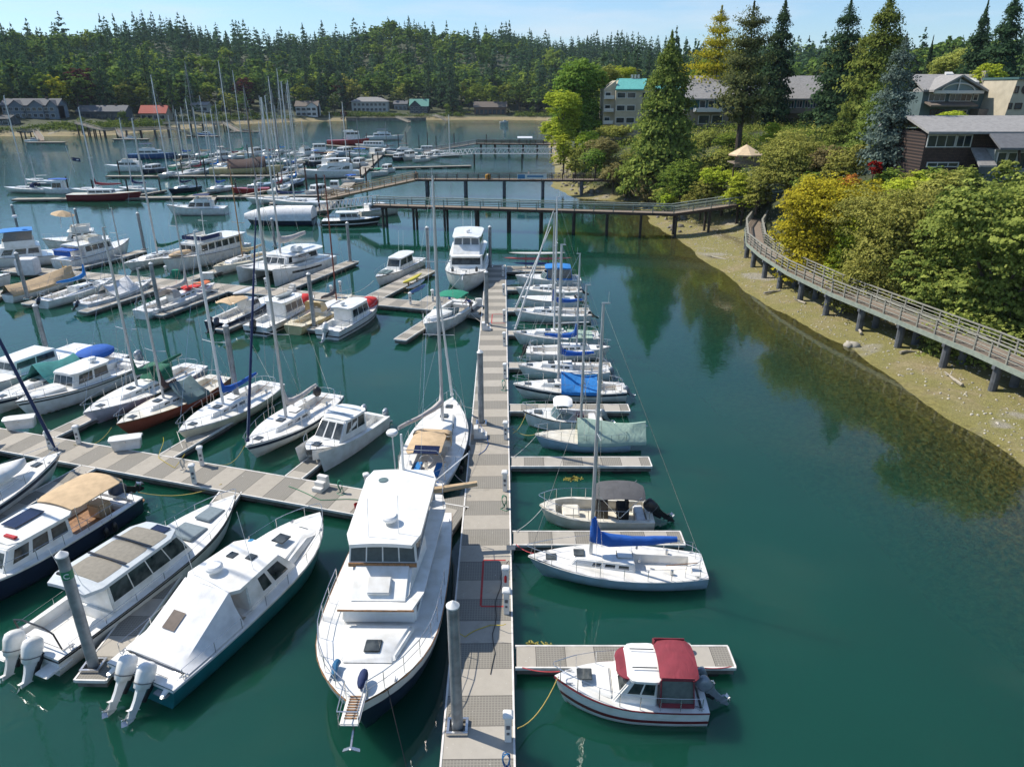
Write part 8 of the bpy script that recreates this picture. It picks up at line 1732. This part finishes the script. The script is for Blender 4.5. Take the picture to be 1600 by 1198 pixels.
single('shrub', 'dark rounded shrub at the end of the second trestle', 'shrub', 980, 275, 148, 34, 'b', 'broad', vbot=312, base=0); single('shrub', 'bright lime shrub at the point above the riprap', 'shrub', 882, 208, 172, 44, 'b', 'lime', vbot=262, base=0)
single('shrub', 'green shrub right of the bright lime one at the point', 'shrub', 915, 203, 172, 44, 'b', 'lime', vbot=245, base=0); single('shrub', 'brown green shrub below the apartment block', 'shrub', 946, 212, 160, 56, 'b', 'brownish', vbot=265, base=0); single('shrub', 'pale grey green shrub left of the cedar base', 'shrub', 985, 232, 150, 44, 'b', 'olive', vbot=285, base=0)
SHR = [(1015, 268, 138, 62, 'brownish', 320), (1042, 292, 128, 50, 'olive', 332), (1045, 302, 122, 30, 'lime', 328), (1100, 275, 118, 66, 'olive', 330), (1135, 258, 117, 70, 'lime', 322), (1160, 268, 112, 66, 'lime', 320), (1190, 262, 108, 60, 'olive', 318), (1138, 232, 132, 50, 'olive', 262), (1210, 190, 140, 44, 'lime', 225), (1290, 225, 100, 70, 'brownish', 300),
       (1320, 232, 96, 84, 'olive', 300), (1352, 222, 108, 50, 'olive', 270), (1262, 268, 96, 50, 'broad', 330), (1262, 270, 92, 50, 'olive', 330), (900, 228, 165, 36, 'olive', 268), (932, 232, 156, 44, 'broad', 272), (960, 252, 150, 44, 'brownish', 290), (1185, 236, 118, 30, 'lime', 262), (1110, 240, 132, 40, 'olive', 275), (1258, 292, 93, 50, 'brownish', 340), (1262, 310, 90, 56, 'olive', 350), (1256, 322, 96, 40, 'brownish', 352),
       (1390, 258, 84, 60, 'broad', 310), (1430, 262, 80, 60, 'olive', 320), (1470, 258, 78, 66, 'broad', 320), (1515, 255, 76, 66, 'maple', 320), (1490, 172, 128, 60, 'lime', 192), (960, 194, 178, 60, 'olive', 214), (1020, 196, 176, 50, 'broad', 222), (1440, 395, 68, 90, 'olive', 474), (1380, 372, 75, 90, 'brownish', 440), (1505, 425, 62, 100, 'maple', 506), (1590, 450, 57, 110, 'maple', 552), (1040, 196, 176, 60, 'broad', 225), (1100, 200, 160, 60, 'olive', 240), (1145, 205, 152, 60, 'broad', 238), (1280, 195, 150, 70, 'olive', 235)]
lab = {'brownish': 'dry brown green', 'olive': 'olive green', 'lime': 'bright green', 'broad': 'dark green', 'maple': 'large leafed green'}
WH = ['below the cedar', 'right of the walkway bend', 'near the terrace']
for i, (u, v, Y, w, mk, vb) in enumerate(SHR):
    where = 'on the bank around the point' if u < 1000 else 'below the cedar and terrace' if u < 1200 else 'beside the end of the trestle and condominium' if u < 1370 else 'along the right boardwalk and shingled house'
    single('shrub', f'{lab[mk]} shrub {where}', 'shrub', u, v, Y, w, 'b', mk, vbot=vb, base=0, group='shrubs on the right bank, '+mk+' '+where[:12], size=.30 if Y > 90 else .22, nl=14, dense=.8)
single('red_shrub', 'small deep red leafed shrub among the green ones', 'shrub', 1368, 250, 84, 26, 'b', 'red', vbot=272, base=0, size=.2); single('orange_shrub', 'orange pink shrub beside the top of the yellow tree', 'shrub', 1332, 270, 82, 36, 'b', 'orange', vbot=300, base=0, size=.2)
single('yellow_tree', 'large golden yellow leafed tree beside the curving boardwalk', 'tree', 1326, 262, 80, 205, 'b', 'yellow', vbot=430, base=0, dense=1.5, size=.3, lobes=14, nl=18); single('yellow_tree', 'smaller yellow green tree left of the golden tree by the boardwalk', 'tree', 1272, 292, 88, 84, 'b', 'lime', vbot=395, base=0, size=.28, dense=1.2)
single('olive_tree', 'olive brown broad tree between the golden tree and the big maple', 'tree', 1418, 285, 69, 210, 'b', 'olive', vbot=490, base=0, dense=1.6, size=.26, lobes=14, nl=18, bark=BARKG); single('maple_tree', 'large leafed green maple filling the right edge', 'tree', 1612, 240, 58, 250, 'b', 'maple', vbot=565, base=0, dense=1.7, size=.34, lobes=20, nl=18)
single('maple_tree', 'green maple with brownish sprays between the olive tree and the edge', 'tree', 1508, 318, 62, 150, 'b', 'maple', vbot=525, base=0, dense=1.3, size=.32, lobes=12, nl=16); single('yellow_tree', 'yellow green crown above the olive tree', 'tree', 1440, 268, 76, 110, 'b', 'lime', vbot=330, base=0, size=.3)
single('maple_tree', 'dark maple at the far right beyond the shingled house', 'tree', 1610, 250, 70, 90, 'b', 'maple', vbot=400, base=0, size=.4)

single('green_tree', 'light green leafy tree behind the railing left of the olive tree', 'tree', 1360, 330, 74, 130, 'b', 'lime', vbot=455, base=0, size=.28, dense=1.2); single('green_tree', 'mixed green tree below the shingled house windows', 'tree', 1475, 262, 72, 130, 'b', 'olive', vbot=400, base=0, size=.3)
# --- forest across the harbour: front rows tree by tree, the wooded hill behind as one mass
rg = random.Random(77)
def vis_x(Y): return -860*Y/1150-25, 760*Y/1150
cnt = 0
HSE = [(o.location.x, o.location.y) for o in bpy.data.objects if o.name.startswith('house')]
def clear_of(x, y, d=13): return all(not (abs(x-a) < 21 and -45 < y-b < 9) for a, b in HSE)
cand = []
for i in range(4000):
    Y = rg.uniform(360, 640); a, b = vis_x(Y); x = rg.uniform(a, min(b, 330)); cand.append((x, Y))
D = sdist(np.array([c[0] for c in cand]), np.array([c[1] for c in cand])); placed_ = []
FB = {'lime': 'bright green', }
for (x, y), d in zip(cand, D):
    if not (9 < d < 62) or not clear_of(x, y): continue
    if any((x-a)**2+(y-b)**2 < 9.0**2 for a, b in placed_): continue
    placed_.append((x, y)); cnt += 1
    con = rg.random() < (.45 if d > 25 else .2)
    if d < 16: h = rg.uniform(4, 9)
    elif con: h = rg.uniform(24, 40)
    else: h = rg.uniform(13, 25)
    if con and d >= 16: plant('fir_tree', 'dark fir near the opposite shore', 'tree', x, y, h, h*rg.uniform(.9, 1.15), ('farfir', rg.randrange(5)), group='firs near the opposite shore')
    else:
        v = rg.choice([0, 0, 0, 1, 1, 2, 2, 3, 4, 4, 5 if rg.random() < .4 else 0, 1]); nm = ['dark green', 'bright green', 'olive green', 'dark green', 'mid green', 'plum red', 'gold'][v]
        plant('broadleaf_tree', f'{nm} broadleaf tree near the opposite shore', 'tree', x, y, h, h*rg.uniform(.9, 1.2), ('farbroad', v), group=f'{nm} broadleaf trees near the opposite shore')
    if cnt > 270: break
for u, v, l in ((93, 160, 'golden yellow tree behind the dark green house'),): p = AT(u, v, 425); plant('golden_tree', l, 'tree', p.x, 425, 20, 17, ('farbroad', 6))
p = AT(560, 190, 548); plant('plum_tree', 'small wine red tree beside the large hipped house', 'tree', AT(537, 180, 545).x, 545, 8, 9, ('farbroad', 5))
def forest():
    fv = [conifer(60+i, 1, .19+.03*(i % 2), 56, 9, .075, .08, .58, .22, .40) for i in range(6)]; bv = [broad(80+i, 1, .46, 60, 9, .095, .10)[:2] for i in range(5)]
    rr = np.random.default_rng(9); out = {'farfir': ([], []), 'farbroad': ([], []), 'farlime': ([], [])}; N0 = 26000
    Yc = 380+900*rr.uniform(0, 1, N0)**1.25; Xc = rr.uniform(-.80, .72, N0)*Yc; d = sdist(Xc, Yc); ok = (d > 58) & (d < 700)
    Xc, Yc, d = Xc[ok], Yc[ok], d[ok]; grid_ = set(); Z = height(Xc, Yc)
    for x, y, z, dd in zip(Xc, Yc, Z, d):
        cell = (9.5 if dd < 260 else 12.0) ; key = (int(x//cell), int(y//cell))
        if key in grid_: continue
        grid_.add(key)
        w = (math.sin(x/70.)+math.cos(y/55.+x/120.))*.25+.5
        con = rr.uniform() < (.28+.52*min(1, dd/330))+(w-.5)*.7
        if con: V, T = fv[rr.integers(6)]; h = rr.uniform(14, 30)*(1.35 if rr.uniform() < .12 else 1); wd = h*rr.uniform(1.05, 1.7); k = 'farfir'
        else: V, T = bv[rr.integers(5)]; h = rr.uniform(14, 25); wd = h*rr.uniform(.9, 1.2); k = 'farlime' if rr.uniform() < .25 else 'farbroad'
        a = rr.uniform(0, 6.28); c, s = math.cos(a)*wd, math.sin(a)*wd
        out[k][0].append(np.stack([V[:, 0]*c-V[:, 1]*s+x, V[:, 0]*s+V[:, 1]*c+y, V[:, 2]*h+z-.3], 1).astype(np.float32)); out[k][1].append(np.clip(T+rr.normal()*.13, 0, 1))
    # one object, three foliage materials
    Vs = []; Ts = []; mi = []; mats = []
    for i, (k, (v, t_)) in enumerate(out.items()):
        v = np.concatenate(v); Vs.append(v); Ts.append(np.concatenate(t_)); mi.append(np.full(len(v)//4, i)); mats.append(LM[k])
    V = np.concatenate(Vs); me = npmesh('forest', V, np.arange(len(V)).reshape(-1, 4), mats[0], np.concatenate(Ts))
    for m_ in mats[1:]: me.materials.append(m_)
    mi = np.concatenate(mi).astype(np.int32)
    if len(mi) == len(me.polygons): me.polygons.foreach_set('material_index', mi)
    o = bpy.data.objects.new('forest', me); C.objects.link(o); o['label'] = 'dense mixed forest of firs and broadleaf trees covering the hills across the harbour'; o['category'] = 'forest'; o['kind'] = 'stuff'
    print('forest quads', len(mi))
forest()
# hedge and undergrowth masses
def under(name, label, pts, hr, sr, mk, seed, size=.5, n=14, r_=1.6):
    rr = np.random.default_rng(seed); P = []; Nn = []; T = []
    for x, y, z in pts:
        e = rr.normal(size=(n, 3)); e /= np.linalg.norm(e, axis=1)[:, None]; e[:, 2] = np.abs(e[:, 2]); hh = rr.uniform(*hr); P.append(np.array([x, y, z])+e*np.array([r_, r_, hh])*rr.uniform(.5, 1.05, (n, 1))); Nn.append(e+rr.normal(size=(n, 3))*.4+np.array([0, 0, .3])); T.append(np.clip(rr.normal(.45, .22)+rr.normal(size=n)*.12, 0, 1))
    P, Nn, T = np.concatenate(P), np.concatenate(Nn), np.concatenate(T); Nn /= np.linalg.norm(Nn, axis=1)[:, None]
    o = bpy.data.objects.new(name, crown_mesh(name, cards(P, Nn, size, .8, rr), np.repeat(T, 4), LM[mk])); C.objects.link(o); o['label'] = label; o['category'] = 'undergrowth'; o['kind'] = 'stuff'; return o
rr = np.random.default_rng(4); X = rr.uniform(16, 130, 9000); Y = rr.uniform(36, 240, 9000); d = sdist(X, Y); lim = np.where(Y < 125, 11.3, 5.0); ok = (d > lim) & (d < 60)
cd_ = np.full(len(X), 99.)
for a_, b_ in zip(cen[:-1], cen[1:]):
    dx, dy = b_.x-a_.x, b_.y-a_.y; tt_ = np.clip(((X-a_.x)*dx+(Y-a_.y)*dy)/(dx*dx+dy*dy), 0, 1); cd_ = np.minimum(cd_, np.hypot(X-a_.x-tt_*dx, Y-a_.y-tt_*dy))
ok &= (cd_ > 3.3)
X, Y, d = X[ok], Y[ok], d[ok]; Z = height(X, Y); n = len(X); h_ = n//2
under('bushes', 'tangle of green bushes covering the right bank', list(zip(X[:h_], Y[:h_], Z[:h_]))[:4300], (.8, 2.8), 0, 'olive', 1, .30, 40, 1.7); under('brambles', 'darker brambles between the trees of the right bank', list(zip(X[h_:], Y[h_:], Z[h_:]))[:3400], (.8, 2.4), 0, 'broad', 2, .30, 36, 1.6)
X = rr.uniform(-330, 60, 20000); Y = rr.uniform(340, 600, 20000); d = sdist(X, Y); ok = (d > 2.6) & (d < 22) & np.array([all(not (abs(x-a) < 20 and -12 < y-b < 9) for a, b in HSE) for x, y in zip(X, Y)]); X, Y, d = X[ok], Y[ok], d[ok]; Z = height(X, Y)
under('shore_hedges', 'clipped hedges and low bushes along the opposite shore', list(zip(X, Y, Z))[:5200], (1.0, 2.8), 0, 'farbroad', 3, 1.0, 13, 2.6)

# summer haze over the harbour
hb = MB(); hb.box((200, 1460, 85), (2640, 3090, 182)); hm_ = bpy.data.materials.new('haze_air'); hm_.use_nodes = True; t = hm_.node_tree; t.nodes.clear(); o_ = t.nodes.new('ShaderNodeOutputMaterial'); pv = t.nodes.new('ShaderNodeVolumePrincipled')
pv.inputs['Color'].default_value = (.72, .85, 1.0, 1); pv.inputs['Density'].default_value = .00006; pv.inputs['Anisotropy'].default_value = 0.0; t.links.new(pv.outputs[0], o_.inputs['Volume'])
ho = hb.build('haze', hm_, None, smooth=False); ho['kind'] = 'stuff'; ho['label'] = 'thin summer haze in the air over the harbour'; ho['category'] = 'haze'
